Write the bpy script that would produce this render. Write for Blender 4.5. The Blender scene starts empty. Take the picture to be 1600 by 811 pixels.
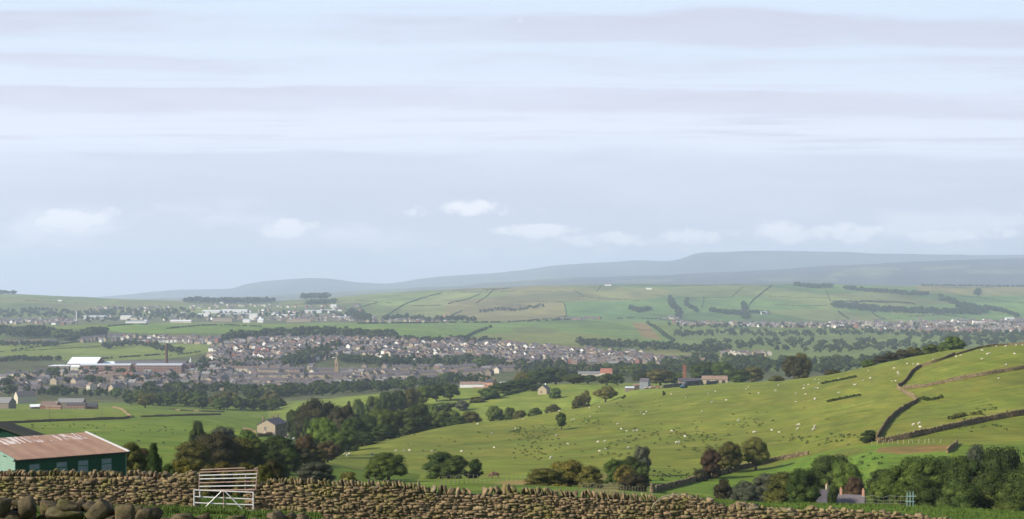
import bpy, math, random
import numpy as np

# ------------------------------------------------------------------ camera, world, sun, exposure
scene = bpy.context.scene
R = math.radians
FPX, HORIZON = 2198.0, 455.0            # focal length and eye level, in pixels of the 1600 px wide photograph
cam_data = bpy.data.cameras.new('camera')
cam_data.sensor_width = 36.0
cam_data.lens = 36.0 * FPX / 1600.0
cam_data.shift_y = (HORIZON - 405.5) / 1600.0
cam_data.clip_start = 0.5
cam_data.clip_end = 60000
cam = bpy.data.objects.new('camera', cam_data)
scene.collection.objects.link(cam)
cam.location = (0, 0, 0)
cam.rotation_euler = (R(90), 0, 0)
scene.camera = cam

SUN_AZ, SUN_EL = R(242), R(31)          # azimuth clockwise from the view direction: behind the viewer's left shoulder
sx, sy, sz = math.sin(SUN_AZ) * math.cos(SUN_EL), math.cos(SUN_AZ) * math.cos(SUN_EL), math.sin(SUN_EL)
sun_data = bpy.data.lights.new('sun', 'SUN')
sun_data.energy = 4.4
sun_data.angle = R(0.55)
sun_data.color = (1.0, 0.93, 0.80)
sun = bpy.data.objects.new('sun', sun_data)
scene.collection.objects.link(sun)
from mathutils import Vector, Matrix
sun.rotation_euler = Vector((sx, sy, sz)).to_track_quat('Z', 'Y').to_euler()

scene.view_settings.view_transform = 'Standard'
scene.view_settings.look = 'None'
scene.view_settings.exposure = 0.75
scene.view_settings.gamma = 1.0
scene.view_settings.use_curve_mapping = False
cy = scene.cycles
cy.use_denoising = True
try:
    cy.denoiser = 'OPENIMAGEDENOISE'
    cy.denoising_input_passes = 'RGB_ALBEDO_NORMAL'
except Exception:
    pass
cy.max_bounces = 4; cy.diffuse_bounces = 2; cy.glossy_bounces = 1; cy.transmission_bounces = 2
cy.volume_bounces = 1; cy.transparent_max_bounces = 6
cy.caustics_reflective = False; cy.caustics_refractive = False
cy.sample_clamp_indirect = 4.0


class NT:
    """small helper round a node tree"""
    def __init__(s, tree):
        s.t = tree; s.n = tree.nodes; s.l = tree.links
    def node(s, kind, **kw):
        n = s.n.new(kind)
        for k, v in kw.items():
            setattr(n, k, v)
        return n
    def link(s, a, b):
        s.l.new(a, b)
    def put(s, sock, v):
        if isinstance(v, bpy.types.NodeSocket): s.l.new(v, sock)
        else: sock.default_value = v
    def math(s, op, a, b=0.0, c=None, clamp=False):
        n = s.n.new('ShaderNodeMath'); n.operation = op; n.use_clamp = clamp
        s.put(n.inputs[0], a); s.put(n.inputs[1], b)
        if c is not None: s.put(n.inputs[2], c)
        return n.outputs[0]
    def mix(s, f, a, b, blend='MIX'):
        n = s.n.new('ShaderNodeMix'); n.data_type = 'RGBA'; n.blend_type = blend
        s.put(n.inputs[0], f); s.put(n.inputs[6], a); s.put(n.inputs[7], b)
        return n.outputs[2]
    def noise(s, vec, scale, detail=3.0, rough=0.55, dist=0.0):
        n = s.n.new('ShaderNodeTexNoise')
        if vec is not None: s.l.new(vec, n.inputs['Vector'])
        n.inputs['Scale'].default_value = scale; n.inputs['Detail'].default_value = detail
        n.inputs['Roughness'].default_value = rough; n.inputs['Distortion'].default_value = dist
        return n.outputs['Fac']
    def ramp(s, f, stops, interp='LINEAR'):
        n = s.n.new('ShaderNodeValToRGB'); cr = n.color_ramp; cr.interpolation = interp
        while len(cr.elements) < len(stops): cr.elements.new(0.5)
        for e, (p, c) in zip(cr.elements, stops):
            e.position = p
            e.color = (c, c, c, 1) if isinstance(c, (int, float)) else (*c, 1)
        s.l.new(f, n.inputs[0]); return n.outputs[0]
    def vmath(s, op, a, b):
        n = s.n.new('ShaderNodeVectorMath'); n.operation = op
        s.put(n.inputs[0], a); s.put(n.inputs[1], b); return n.outputs[0]
    def combine(s, x, y, z):
        n = s.n.new('ShaderNodeCombineXYZ')
        for i, v in enumerate((x, y, z)): s.put(n.inputs[i], v)
        return n.outputs[0]


def build_world():
    w = bpy.data.worlds.new('World'); scene.world = w; w.use_nodes = True
    t = NT(w.node_tree); t.n.clear()
    out = t.node('ShaderNodeOutputWorld'); bg = t.node('ShaderNodeBackground')
    bg.inputs['Strength'].default_value = 0.1
    sky = t.node('ShaderNodeTexSky', sky_type='NISHITA', sun_disc=False)
    sky.sun_elevation = SUN_EL; sky.sun_rotation = SUN_AZ
    sky.altitude = 300; sky.air_density = 1.0; sky.dust_density = 1.2; sky.ozone_density = 1.0
    tc = t.node('ShaderNodeTexCoord'); sep = t.node('ShaderNodeSeparateXYZ')
    t.link(tc.outputs['Generated'], sep.inputs[0])
    x, y, z = sep.outputs
    az = t.math('ARCTAN2', x, y)
    # height of a far, level cloud street: z over depth keeps the streets straight and parallel
    el = t.math('DIVIDE', z, t.math('MAXIMUM', t.math('ABSOLUTE', y), 0.25))
    # bands of stratus seen edge on: T = 0 at 11.8 degrees up, 1 on the horizon
    azel = t.combine(az, t.math('MULTIPLY', el, 6.0), 0.0)
    wob = t.noise(azel, 2.3, 4, 0.5)
    wob2 = t.noise(t.combine(t.math('MULTIPLY', az, 3.0), t.math('MULTIPLY', el, 30.0), 3.3), 3.0, 5, 0.6)
    T = t.math('SUBTRACT', 1.0, t.math('MULTIPLY', el, 1.0 / 0.207))
    T = t.math('ADD', T, t.math('MULTIPLY', t.math('SUBTRACT', wob, 0.5), 0.17))
    T = t.math('ADD', T, t.math('MULTIPLY', t.math('SUBTRACT', wob2, 0.5), 0.065))
    T = t.math('SUBTRACT', T, t.math('MULTIPLY', az, 0.03))
    band = t.ramp(T, [(0.0, 0.0), (0.035, 0.0), (0.06, 0.95), (0.10, .8), (0.135, .7), (0.16, .05), (0.175, 0.1), (0.195, .85), (0.235, .55), (0.25, 0.02),
                      (0.29, 0.0), (0.30, .85), (0.33, .75), (0.375, .7), (0.395, .1), (0.44, 0.0), (0.462, .06), (0.468, .45), (0.476, 0.05), (0.515, 0.0), (0.535, .7), (0.58, .62),
                      (0.7, .9), (0.8, .8), (0.9, .6), (1.0, .5)])
    patch = t.ramp(t.noise(t.combine(t.math('MULTIPLY', az, 2.0), t.math('MULTIPLY', el, 14.0), 9.1), 2.0, 5, 0.6), [(0.34, 0.22), (0.56, 1.0)])
    band = t.math('MULTIPLY', band, patch)
    fine = t.noise(t.combine(t.math('MULTIPLY', az, 5.0), t.math('MULTIPLY', el, 50.0), 1.7), 3.0, 6, 0.65)
    band = t.math('MULTIPLY', band, t.math('ADD', 0.45, t.math('MULTIPLY', fine, 1.0)), clamp=True)
    veil = t.ramp(T, [(0.0, (4.45, 5.2, 6.4)), (0.25, (4.85, 5.4, 6.4)), (0.45, (5.35, 5.65, 6.4)), (0.53, (5.1, 5.5, 6.3)), (0.7, (4.75, 5.0, 5.85)), (0.9, (5.1, 5.25, 5.8)), (1.0, (5.4, 5.4, 5.8))])
    grey = t.ramp(T, [(0.0, (4.0, 4.15, 5.0)), (0.35, (4.3, 4.35, 5.1)), (0.55, (4.1, 4.3, 5.2)), (0.72, (4.25, 4.5, 5.3)), (1.0, (5.0, 5.1, 5.6))])
    # thin torn streaks between the broad bands
    sn = t.noise(t.combine(t.math('MULTIPLY', az, 2.2), t.math('MULTIPLY', el, 95.0), 4.4), 1.6, 6, 0.62, 0.4)
    sm = t.noise(t.combine(t.math('MULTIPLY', az, 3.0), t.math('MULTIPLY', el, 22.0), 7.7), 1.8, 4, 0.6)
    st = t.math('MULTIPLY', t.ramp(sn, [(0.50, 0.0), (0.62, 0.8)]), t.ramp(sm, [(0.42, 0.0), (0.60, 1.0)]))
    st = t.math('MULTIPLY', st, t.ramp(T, [(0.0, 0.6), (0.45, 1.0), (0.75, 0.5), (1.0, 0.0)]))
    band = t.math('MAXIMUM', band, st)
    col = t.mix(band, veil, grey)
    # small cumulus low over the horizon
    puff = t.noise(t.combine(t.math('MULTIPLY', az, 1.0), t.math('MULTIPLY', el, 2.6), 5.2), 13.0, 7, 0.6, 0.2)
    low = t.ramp(el, [(0.0, 0.0), (0.022, 0.25), (0.032, 1.0), (0.046, 0.9), (0.062, 0.35), (0.072, 0.0)])
    where = t.ramp(t.noise(t.combine(az, t.math('MULTIPLY', el, 5.0), 2.6), 6.5, 2, 0.5), [(0.42, 0.0), (0.56, 1.0)])
    pf = t.math('MULTIPLY', t.math('MULTIPLY', t.ramp(puff, [(0.47, 0.0), (0.60, 1.0)]), low), where)
    # the line of heads over the far moor and three lone ones
    heads = None
    for (a0, e0, wa, we) in ((-0.30, .0510, .034, .011), (-.036, .0590, .045, .0065), (-.365, .051, .018, .006), (-.155, .044, .028, .007), (.183, .0430, .030, .0095), (.205, .0405, .07, .006), (.225, .0415, .022, .007), (.02, .043, .04, .005), (.125, .0385, .030, .007), (.07, .037, .05, .006), (.30, .040, .045, .006), (.245, .040, .03, .007)):
        da = t.math('DIVIDE', t.math('SUBTRACT', az, a0), wa); de = t.math('DIVIDE', t.math('SUBTRACT', el, e0), we)
        q = t.math('SUBTRACT', 1.0, t.math('ADD', t.math('MULTIPLY', da, da), t.math('MULTIPLY', de, de)), clamp=False)
        heads = q if heads is None else t.math('MAXIMUM', heads, q)
    hn = t.noise(t.combine(az, t.math('MULTIPLY', el, 1.5), 8.2), 42.0, 7, 0.6)
    heads = t.math('ADD', t.math('MAXIMUM', heads, -1.0), t.math('MULTIPLY', t.math('SUBTRACT', hn, 0.5), 5.2))
    heads = t.ramp(heads, [(-0.3, 0.0), (1.5, 0.95)], 'EASE')
    pf = t.math('MAXIMUM', t.math('MULTIPLY', pf, 0.6), heads)
    col = t.mix(pf, col, (6.9, 6.8, 7.0, 1))
    # cover thins out to the blue sky overhead and behind
    cover = t.ramp(el, [(0.0, 1.0), (0.21, 1.0), (0.36, 0.25), (1.0, 0.05)])
    colr = t.mix(cover, sky.outputs[0], col)
    t.link(colr, bg.inputs['Color']); t.link(bg.outputs[0], out.inputs[0])
    w.cycles.sampling_method = 'MANUAL'; w.cycles.sample_map_resolution = 512


build_world()

# ------------------------------------------------------------------ numbers and helpers
rng = np.random.default_rng(7)
random.seed(11)


def vnoise(x, y, seed=0):
    """smooth 2-D value noise in [-1, 1]"""
    x = np.asarray(x, float); y = np.asarray(y, float)
    xi = np.floor(x).astype(np.int64); yi = np.floor(y).astype(np.int64)
    fx = x - xi; fy = y - yi
    fx = fx * fx * fx * (fx * (fx * 6 - 15) + 10); fy = fy * fy * fy * (fy * (fy * 6 - 15) + 10)
    def h(a, b):
        n = (a * 374761393 + b * 668265263 + seed * 974711) & 0x7fffffff
        n = (n ^ (n >> 13)) * 1274126177 & 0x7fffffff
        return ((n ^ (n >> 16)) & 0xffff) / 32767.5 - 1.0
    a, b, c, d = h(xi, yi), h(xi + 1, yi), h(xi, yi + 1), h(xi + 1, yi + 1)
    return (a * (1 - fx) + b * fx) * (1 - fy) + (c * (1 - fx) + d * fx) * fy


def pchip_slopes(x, y):
    h = np.diff(x, axis=0); dl = np.diff(y, axis=0) / h
    m = np.zeros_like(y)
    a, b = dl[:-1], dl[1:]
    w1 = 2 * h[1:] + h[:-1]; w2 = h[1:] + 2 * h[:-1]
    with np.errstate(divide='ignore', invalid='ignore'):
        v = (w1 + w2) / (w1 / a + w2 / b)
    m[1:-1] = np.where(a * b > 0, v, 0.0)
    m[0] = dl[0]; m[-1] = dl[-1]
    return m


def pchip(xk, yk, xq):
    """xk, yk: (K,) or (K, N); xq (Q,) -> (Q, N)"""
    xk = np.asarray(xk, float); yk = np.asarray(yk, float)
    one = yk.ndim == 1
    if one: xk = xk[:, None]; yk = yk[:, None]
    if xk.ndim == 1: xk = np.repeat(xk[:, None], yk.shape[1], 1)
    m = pchip_slopes(xk, yk)
    xq = np.asarray(xq, float)
    out = np.zeros((len(xq), yk.shape[1]))
    for k in range(len(xk) - 1):
        x0, x1 = xk[k], xk[k + 1]
        t = (xq[:, None] - x0) / (x1 - x0)
        if k == 0: sel = t < 1
        elif k == len(xk) - 2: sel = t >= 0
        else: sel = (t >= 0) & (t < 1)
        tc = np.clip(t, 0, 1); h = x1 - x0
        v = (2*tc**3 - 3*tc**2 + 1) * yk[k] + (tc**3 - 2*tc**2 + tc) * h * m[k] + (-2*tc**3 + 3*tc**2) * yk[k+1] + (tc**3 - tc**2) * h * m[k+1]
        out = np.where(sel, v, out)
    return out[:, 0] if one else out


# lie of the land: the same few break lines run from one side to the other, each at its own distance
NODES = [-225, 0, 200, 400, 500, 600, 700, 800, 900, 1000, 1100, 1200, 1300, 1400, 1500, 1600, 1825]
def const(v): return [v] * len(NODES)
LAND = [   # (depths in metres, where the ground appears: rows of the photograph)
    (const(2.0),  const(455 + FPX * 1.70 / 2)),
    (const(9.0),  const(455 + FPX * 2.45 / 9)),
    (const(24.0), [905, 905, 900, 905, 915, 925, 935, 940, 950, 960, 965, 970, 975, 980, 985, 990, 990]),
    (const(50.0), [806, 806, 806, 812, 820, 830, 838, 845, 852, 860, 870, 880, 886, 892, 898, 904, 915]),
    (const(60.0), [795, 795, 795, 803, 808, 812, 815, 818, 822, 830, 838, 846, 852, 858, 864, 870, 880]),
    (const(105.0),[772, 768, 768, 770, 775, 778, 778, 776, 776, 778, 782, 787, 789, 791, 796, 802, 815]),
    ([230, 230, 230, 230, 230, 230, 230, 230, 230, 235, 225, 215, 200, 195, 195, 195, 195],
                  [738, 736, 735, 745, 752, 756, 756, 758, 762, 770, 780, 800, 808, 812, 822, 835, 850]),
    ([350, 350, 350, 350, 330, 320, 320, 320, 320, 320, 315, 310, 300, 290, 285, 285, 285],
                  [712, 706, 704, 716, 722, 738, 741, 740, 738, 736, 738, 738, 722, 706, 706, 708, 710]),
    ([480, 480, 480, 470, 430, 460, 470, 480, 490, 490, 480, 460, 440, 420, 400, 390, 390],
                  [690, 684, 684, 696, 712, 704, 697, 690, 680, 670, 664, 662, 652, 642, 634, 625, 615]),
    ([620, 620, 620, 600, 500, 540, 580, 620, 670, 720, 740, 740, 710, 670, 620, 580, 560],
                  [668, 662, 662, 676, 707, 689.5, 668, 655, 640, 621, 605, 597, 584, 563, 545, 537, 531]),
    ([820, 820, 820, 800, 650, 700, 730, 760, 810, 850, 880, 900, 880, 840, 800, 760, 740],
                  [648, 645, 646, 662, 705, 702, 680, 664, 645, 610, 601, 599, 615, 618, 610, 600, 600]),
    ([1150, 1150, 1150, 1120, 1080, 1080, 1080, 1080, 1060, 1000, 1000, 1150, 1200, 1200, 1200, 1200, 1200],
                  [632, 634, 634, 640, 634, 618, 609, 605, 600, 605, 600.5, 601, 606, 604, 600, 595, 595]),
    ([1400, 1400, 1400, 1380, 1380, 1350, 1350, 1350, 1350, 1350, 1350, 1400, 1400, 1400, 1400, 1400, 1400],
                  [618, 618, 620, 622, 617, 613, 606, 603, 598, 596, 594, 594, 594, 592, 590, 588, 588]),
    (const(1800), [586, 586, 584, 588, 589, 588, 586, 582, 578, 575, 574, 573, 572, 570, 568, 566, 564]),
    (const(2250), [556, 555, 555, 550, 548, 549, 551, 552, 553, 555, 556, 556, 556, 555, 554, 552, 550]),
    (const(2700), [530, 530, 533, 525, 523, 525, 529, 532, 534, 538, 540, 540, 540, 540, 538, 537, 536]),
    (const(3050), [517, 517, 509, 511, 512, 510, 515, 520, 522, 526, 528, 528, 527, 526, 525, 524, 523]),
    (const(3600), [506, 506, 505, 506, 503, 503, 503, 504, 503, 507, 511, 512, 512, 511, 511, 511, 510]),
    (const(4200), [496, 496, 495, 495, 494, 494, 494, 495, 495, 496, 498, 499, 500, 501, 501, 501, 500]),
    (const(5000), [474, 474, 480, 479, 476, 473, 471, 468, 466, 465, 466, 467, 468, 469, 470, 470, 468]),
    (const(5900), [455, 459.5, 468, 471.5, 466, 459, 453, 449, 446, 444.5, 444, 443.5, 445, 446.5, 447, 448, 449]),
    (const(8000), [478, 478, 480, 482, 480, 475, 468, 462, 458, 456, 455, 455, 456, 457, 458, 458, 460]),
    (const(12500), [476, 474, 468, 463, 457, 452, 447, 440, 434, 431, 427, 421.5, 415.5, 410, 406, 404, 402]),
    (const(14200),[480, 478, 476, 470, 465, 460, 455, 450, 445, 442, 436, 430, 425, 420, 416, 414, 412]),
    (const(17500),[478, 474, 459, 441, 434.5, 443, 432, 424, 414, 407, 394.5, 392, 393.5, 396.5, 398, 398.5, 400]),
    (const(20000),[520] * len(NODES)),
    (const(22000),[560] * len(NODES)),
]
EXTRA_NODES = {17500: ([-225, 0, 100, 170, 240, 290, 360, 385, 410, 450, 490, 530, 560, 600, 625, 660, 700, 760, 800, 860, 900, 960, 1000, 1040, 1065, 1085, 1110, 1200, 1300, 1400, 1500, 1600, 1825],
                       [478, 474, 467, 463, 455.5, 452.5, 450.5, 444, 440.5, 436.5, 434.5, 437, 441.5, 443, 440.5, 435, 431.5, 427, 424, 416, 412.5, 409, 407, 408, 404, 397, 394, 392, 393.5, 397, 398, 398.5, 400])}

AZ = np.concatenate([np.linspace(R(-180), R(-30), 46)[:-1], np.linspace(R(-30), R(-23), 36)[:-1], np.linspace(R(-23), R(23), 1041)[:-1], np.linspace(R(23), R(30), 36)[:-1], np.linspace(R(30), R(180), 46)])
AZC = np.clip(AZ, R(-25), R(25))
PXC = 800 + FPX * np.tan(AZC)

BRK_D = np.stack([pchip(NODES, d, np.clip(PXC, -225, 1825)) for d, p in LAND])
BRK_P = np.stack([pchip(*( (EXTRA_NODES[d[0]]) if d[0] in EXTRA_NODES else (NODES, p)), np.clip(PXC, -225, 1825)) for d, p in LAND])
# rows of the sheet: closer together where the ground is seen steeply
def _rows():
    segs = [(2, 24, 24), (24, 60, 46), (60, 230, 130), (230, 760, 330), (760, 1500, 170), (1500, 3200, 200), (3200, 6200, 190), (6200, 22000, 130)]
    out = []
    for a, b, n in segs:
        out.append(np.exp(np.linspace(math.log(a), math.log(b), n, endpoint=False)))
    return np.concatenate(out + [np.array([22000.0])])
DROW = _rows()
PY = pchip(np.log(BRK_D), BRK_P, np.log(DROW))                       # (rows, columns)
GX = DROW[:, None] / np.cos(AZC) * np.sin(AZ)
GY = DROW[:, None] / np.cos(AZC) * np.cos(AZ)
GZ = -(PY - HORIZON) / FPX * DROW[:, None]
# swells and hummocks
def bumps(x, y, d):
    near = np.clip((d - 70) / 100, 0, 1) * np.clip((1500 - d) / 600, 0, 1)
    u, v = x * .82 + y * .57, -x * .57 + y * .82
    z = near * (0.62 * vnoise(x / 34, y / 34, 1) + 0.30 * vnoise(u / 30, v / 9, 2) + 0.16 * vnoise(x / 7.5, y / 7.5, 3))
    z += np.clip((90 - d) / 30, 0, 1) * (0.07 * vnoise(x / 2.2, y / 2.2, 4) + 0.03 * vnoise(x / .8, y / .8, 5))
    far = np.clip((d - 3300) / 600, 0, 1)
    z += far * np.clip((20000 - d) / 2000, 0, 1) * (3.5 * vnoise(x / 260, y / 260, 6) + 1.6 * vnoise(x / 90, y / 90, 7)) * np.clip(d / 5000, .5, 1.6)
    mid = np.clip((d - 1500) / 400, 0, 1) * np.clip((3600 - d) / 400, 0, 1)
    z += mid * 1.2 * vnoise(x / 120, y / 120, 8)
    return z
GZ = GZ + bumps(GX, GY, DROW[:, None] + 0 * GX)
LOGD = np.log(DROW)


def col_of(px):
    az = math.atan((px - 800) / FPX)
    j = int(np.searchsorted(AZ, az)) - 1
    j = max(0, min(len(AZ) - 2, j))
    return j, (az - AZ[j]) / (AZ[j + 1] - AZ[j])


def profile(px):
    j, t = col_of(px)
    return GZ[:, j] * (1 - t) + GZ[:, j + 1] * t


def ground(px, d):
    """ground height at photograph column px and depth d"""
    return float(np.interp(math.log(max(d, 2.0)), LOGD, profile(px)))


def gz(x, y):
    return ground(800 + FPX * x / max(y, 1.0), max(y, 2.0))


def hit(px, py, dmin=2.0, dmax=15000.0):
    """depth at which the line of sight through (px, py) first meets the ground beyond dmin"""
    z = profile(px)
    p = HORIZON - FPX * z / DROW
    i0 = int(np.searchsorted(DROW, dmin)); i1 = int(np.searchsorted(DROW, dmax))
    for i in range(max(i0, 1), i1):
        if p[i] <= py:
            if i == i0 or p[i - 1] <= py: return float(DROW[i])
            t = (p[i - 1] - py) / (p[i - 1] - p[i])
            return float(math.exp(LOGD[i - 1] * (1 - t) + LOGD[i] * t))
    k = i0 + int(np.argmin(p[i0:i1]))
    return float(DROW[k])


def P3(px, py, d):
    return Vector(((px - 800) / FPX * d, d, -(py - HORIZON) / FPX * d))


def on_ground(px, d):
    x = (px - 800) / FPX * d
    return Vector((x, d, ground(px, d)))


def spot(px, py, dmin=2.0, dmax=15000.0):
    return on_ground(px, hit(px, py, dmin, dmax))

# ------------------------------------------------------------------ materials
MATS = {}
def new_mat(name, rough=0.9, spec=0.2):
    m = bpy.data.materials.new(name); m.use_nodes = True
    t = NT(m.node_tree)
    b = t.n['Principled BSDF']
    b.inputs['Roughness'].default_value = rough
    b.inputs['Specular IOR Level'].default_value = spec
    return m, t, b


def mat(name, col, rough=0.9, spec=0.2, var=0.18, scale=1.0, rnd=0.0, bump=0.0, metallic=0.0, coord='Object'):
    """a plain procedural surface: base colour broken by noise of the given size, and by a per-object shift"""
    if name in MATS: return MATS[name]
    m, t, b = new_mat(name, rough, spec)
    tc = t.node('ShaderNodeTexCoord')
    v = tc.outputs[coord]
    n = t.noise(v, scale, 5, 0.6)
    lo = tuple(max(0, c * (1 - var * 1.6)) for c in col) + (1,); hi = tuple(min(1, c * (1 + var * 1.6)) for c in col) + (1,)
    c = t.mix(n, lo, hi)
    if rnd:
        oi = t.node('ShaderNodeObjectInfo')
        hsv = t.node('ShaderNodeHueSaturation')
        t.link(c, hsv.inputs['Color'])
        t.link(t.math('ADD', 1 - rnd, t.math('MULTIPLY', oi.outputs['Random'], 2 * rnd)), hsv.inputs['Value'])
        t.link(t.math('ADD', 0.5 - 0.06 * rnd, t.math('MULTIPLY', t.math('FRACT', t.math('MULTIPLY', oi.outputs['Random'], 7.3)), 0.12 * rnd)), hsv.inputs['Hue'])
        c = hsv.outputs[0]
    t.link(c, b.inputs['Base Color'])
    b.inputs['Metallic'].default_value = metallic
    if bump:
        bp = t.node('ShaderNodeBump'); bp.inputs['Strength'].default_value = bump; bp.inputs['Distance'].default_value = 0.05
        t.link(t.noise(v, scale * 3, 4, 0.6), bp.inputs['Height']); t.link(bp.outputs[0], b.inputs['Normal'])
    MATS[name] = m
    return m


def leaf_mat(name, col, col2, rnd=0.25):
    if name in MATS: return MATS[name]
    m, t, b = new_mat(name, 0.8, 0.06)
    tc = t.node('ShaderNodeTexCoord'); oi = t.node('ShaderNodeObjectInfo'); geo = t.node('ShaderNodeNewGeometry')
    off = t.vmath('ADD', tc.outputs['Object'], t.combine(t.math('MULTIPLY', oi.outputs['Random'], 37.0), 0.0, 0.0))
    n = t.noise(off, 5.0, 2, 0.5)
    f = t.math('ADD', t.math('MULTIPLY', t.math('SUBTRACT', n, 0.5), 1.6), t.math('ADD', 0.15, t.math('MULTIPLY', geo.outputs['Random Per Island'], 0.7)), clamp=True)
    c = t.mix(f, (*col, 1), (*col2, 1))
    hsv = t.node('ShaderNodeHueSaturation'); t.link(c, hsv.inputs['Color'])
    t.link(t.math('ADD', 1 - rnd, t.math('MULTIPLY', oi.outputs['Random'], 2 * rnd)), hsv.inputs['Value'])
    t.link(t.math('ADD', 0.485, t.math('MULTIPLY', t.math('FRACT', t.math('MULTIPLY', oi.outputs['Random'], 13.7)), 0.03)), hsv.inputs['Hue'])
    t.link(hsv.outputs[0], b.inputs['Base Color'])
    MATS[name] = m
    return m


def attr_mat(name, var=0.25, scale=8.0, bump=0.4, rough=0.95, moss=None):
    """colour per stone from the mesh, broken by fine noise and (optionally) moss"""
    if name in MATS: return MATS[name]
    m, t, b = new_mat(name, rough, 0.15)
    a = t.node('ShaderNodeAttribute', attribute_name='tint')
    tc = t.node('ShaderNodeTexCoord'); v = tc.outputs['Object']
    n = t.noise(v, scale, 6, 0.65)
    c = t.mix(1.0, a.outputs['Color'], t.ramp(n, [(0.25, 1 - var * 1.7), (0.75, 1 + var)]), 'MULTIPLY')
    if moss:
        f = t.ramp(t.noise(v, 1.1, 6, 0.7), [(0.50, 0.0), (0.66, moss[1])])
        c = t.mix(f, c, (*moss[0], 1))
    t.link(c, b.inputs['Base Color'])
    if bump:
        bp = t.node('ShaderNodeBump'); bp.inputs['Strength'].default_value = bump; bp.inputs['Distance'].default_value = 0.04
        t.link(t.noise(v, scale * 1.6, 6, 0.7), bp.inputs['Height']); t.link(bp.outputs[0], b.inputs['Normal'])
    MATS[name] = m
    return m


# ------------------------------------------------------------------ mesh helpers
COL = scene.collection
class MB:
    """collects faces and builds ONE mesh object"""
    def __init__(s):
        s.v = []; s.f = []; s.m = []; s.c = []
        s.off = 0
    def add(s, verts, faces, mi=0, tint=None, xf=None):
        verts = np.asarray(verts, float)
        if xf is not None:
            M = np.array(xf); verts = verts @ M[:3, :3].T + M[:3, 3]
        s.v.append(verts)
        o = s.off
        s.f.extend([tuple(i + o for i in f) for f in faces])
        s.m.extend([mi] * len(faces))
        s.c.append(np.tile(np.array(tint if tint is not None else (1, 1, 1)), (len(verts), 1)))
        s.off += len(verts)
    def box(s, c, size, mi=0, xf=None, tint=None):
        cx, cy_, cz = c; a, b, h = (q / 2 for q in size)
        v = [(cx + i * a, cy_ + j * b, cz + k * h) for k in (-1, 1) for j in (-1, 1) for i in (-1, 1)]
        f = [(0, 2, 3, 1), (4, 5, 7, 6), (0, 1, 5, 4), (2, 6, 7, 3), (0, 4, 6, 2), (1, 3, 7, 5)]
        s.add(v, f, mi, tint, xf)
    def tube(s, a, b, r0, r1=None, n=8, mi=0, tint=None, cap=True):
        a = Vector(a); b = Vector(b); r1 = r0 if r1 is None else r1
        d = (b - a); q = d.to_track_quat('Z', 'Y')
        v = []
        for (p, r) in ((a, r0), (b, r1)):
            for i in range(n):
                w = q @ Vector((r * math.cos(2 * math.pi * i / n), r * math.sin(2 * math.pi * i / n), 0)); v.append(tuple(p + w))
        f = [(i, (i + 1) % n, n + (i + 1) % n, n + i) for i in range(n)]
        if cap: f += [tuple(range(n - 1, -1, -1)), tuple(range(n, 2 * n))]
        s.add(v, f, mi, tint)
    def mesh(s, name, mats, smooth=False, tint=False):
        me = bpy.data.meshes.new(name)
        V = np.concatenate(s.v) if s.v else np.zeros((0, 3))
        me.from_pydata([tuple(p) for p in V.tolist()], [], s.f)
        for m in (mats if isinstance(mats, (list, tuple)) else [mats]): me.materials.append(m)
        if len(me.materials) > 1: me.polygons.foreach_set('material_index', np.array(s.m, dtype=np.int32))
        if smooth: me.polygons.foreach_set('use_smooth', np.ones(len(me.polygons), bool))
        if tint:
            a = me.color_attributes.new('tint', 'FLOAT_COLOR', 'POINT')
            c = np.concatenate(s.c); a.data.foreach_set('color', np.hstack([c, np.ones((len(c), 1))]).ravel())
        me.update()
        return me
    def build(s, name, mats, parent=None, **kw):
        return obj(name, s.mesh(name, mats, **kw), parent)


def obj(name, me, parent=None, loc=None):
    o = bpy.data.objects.new(name, me); COL.objects.link(o)
    if parent is not None: o.parent = parent
    if loc is not None: o.location = loc
    return o


def tag(o, label=None, cat=None, group=None, kind=None):
    if label: o['label'] = label
    if cat: o['category'] = cat
    if group: o['group'] = group
    if kind: o['kind'] = kind
    return o


def thing(name, label, cat, loc=(0, 0, 0), rz=0.0, group=None, scale=None):
    o = bpy.data.objects.new(name, None); COL.objects.link(o); o['kind'] = 'thing'
    o.location = loc; o.rotation_euler = (0, 0, rz); o.empty_display_size = 0.5
    if scale is not None: o.scale = scale
    return tag(o, label, cat, group)


def mesh_np(name, V, F, mats, tint=None, smooth=False):
    """V (n,3), F (m,k) arrays -> mesh, quickly"""
    me = bpy.data.meshes.new(name)
    k = F.shape[1]
    me.vertices.add(len(V)); me.vertices.foreach_set('co', np.ascontiguousarray(V, dtype=np.float32).ravel())
    me.loops.add(F.size); me.loops.foreach_set('vertex_index', np.ascontiguousarray(F, dtype=np.int32).ravel())
    me.polygons.add(len(F)); me.polygons.foreach_set('loop_start', np.arange(0, F.size, k, dtype=np.int32))
    try: me.polygons.foreach_set('loop_total', np.full(len(F), k, dtype=np.int32))
    except Exception: pass
    if smooth: me.polygons.foreach_set('use_smooth', np.ones(len(F), bool))
    for m in (mats if isinstance(mats, (list, tuple)) else [mats]): me.materials.append(m)
    me.update(calc_edges=True)
    if tint is not None:
        a = me.color_attributes.new('tint', 'FLOAT_COLOR', 'POINT')
        a.data.foreach_set('color', np.hstack([tint, np.ones((len(tint), 1))]).astype(np.float32).ravel())
    return me


def ordinal(n):
    return f"{n}{'th' if 10 <= n % 100 <= 20 else {1: 'st', 2: 'nd', 3: 'rd'}.get(n % 10, 'th')}"
# ------------------------------------------------------------------ the ground: one sheet out to the horizon
NR, NC = GX.shape
PXG = np.repeat(PXC[None, :], NR, 0)
DG = np.repeat(DROW[:, None], NC, 1)


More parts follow.
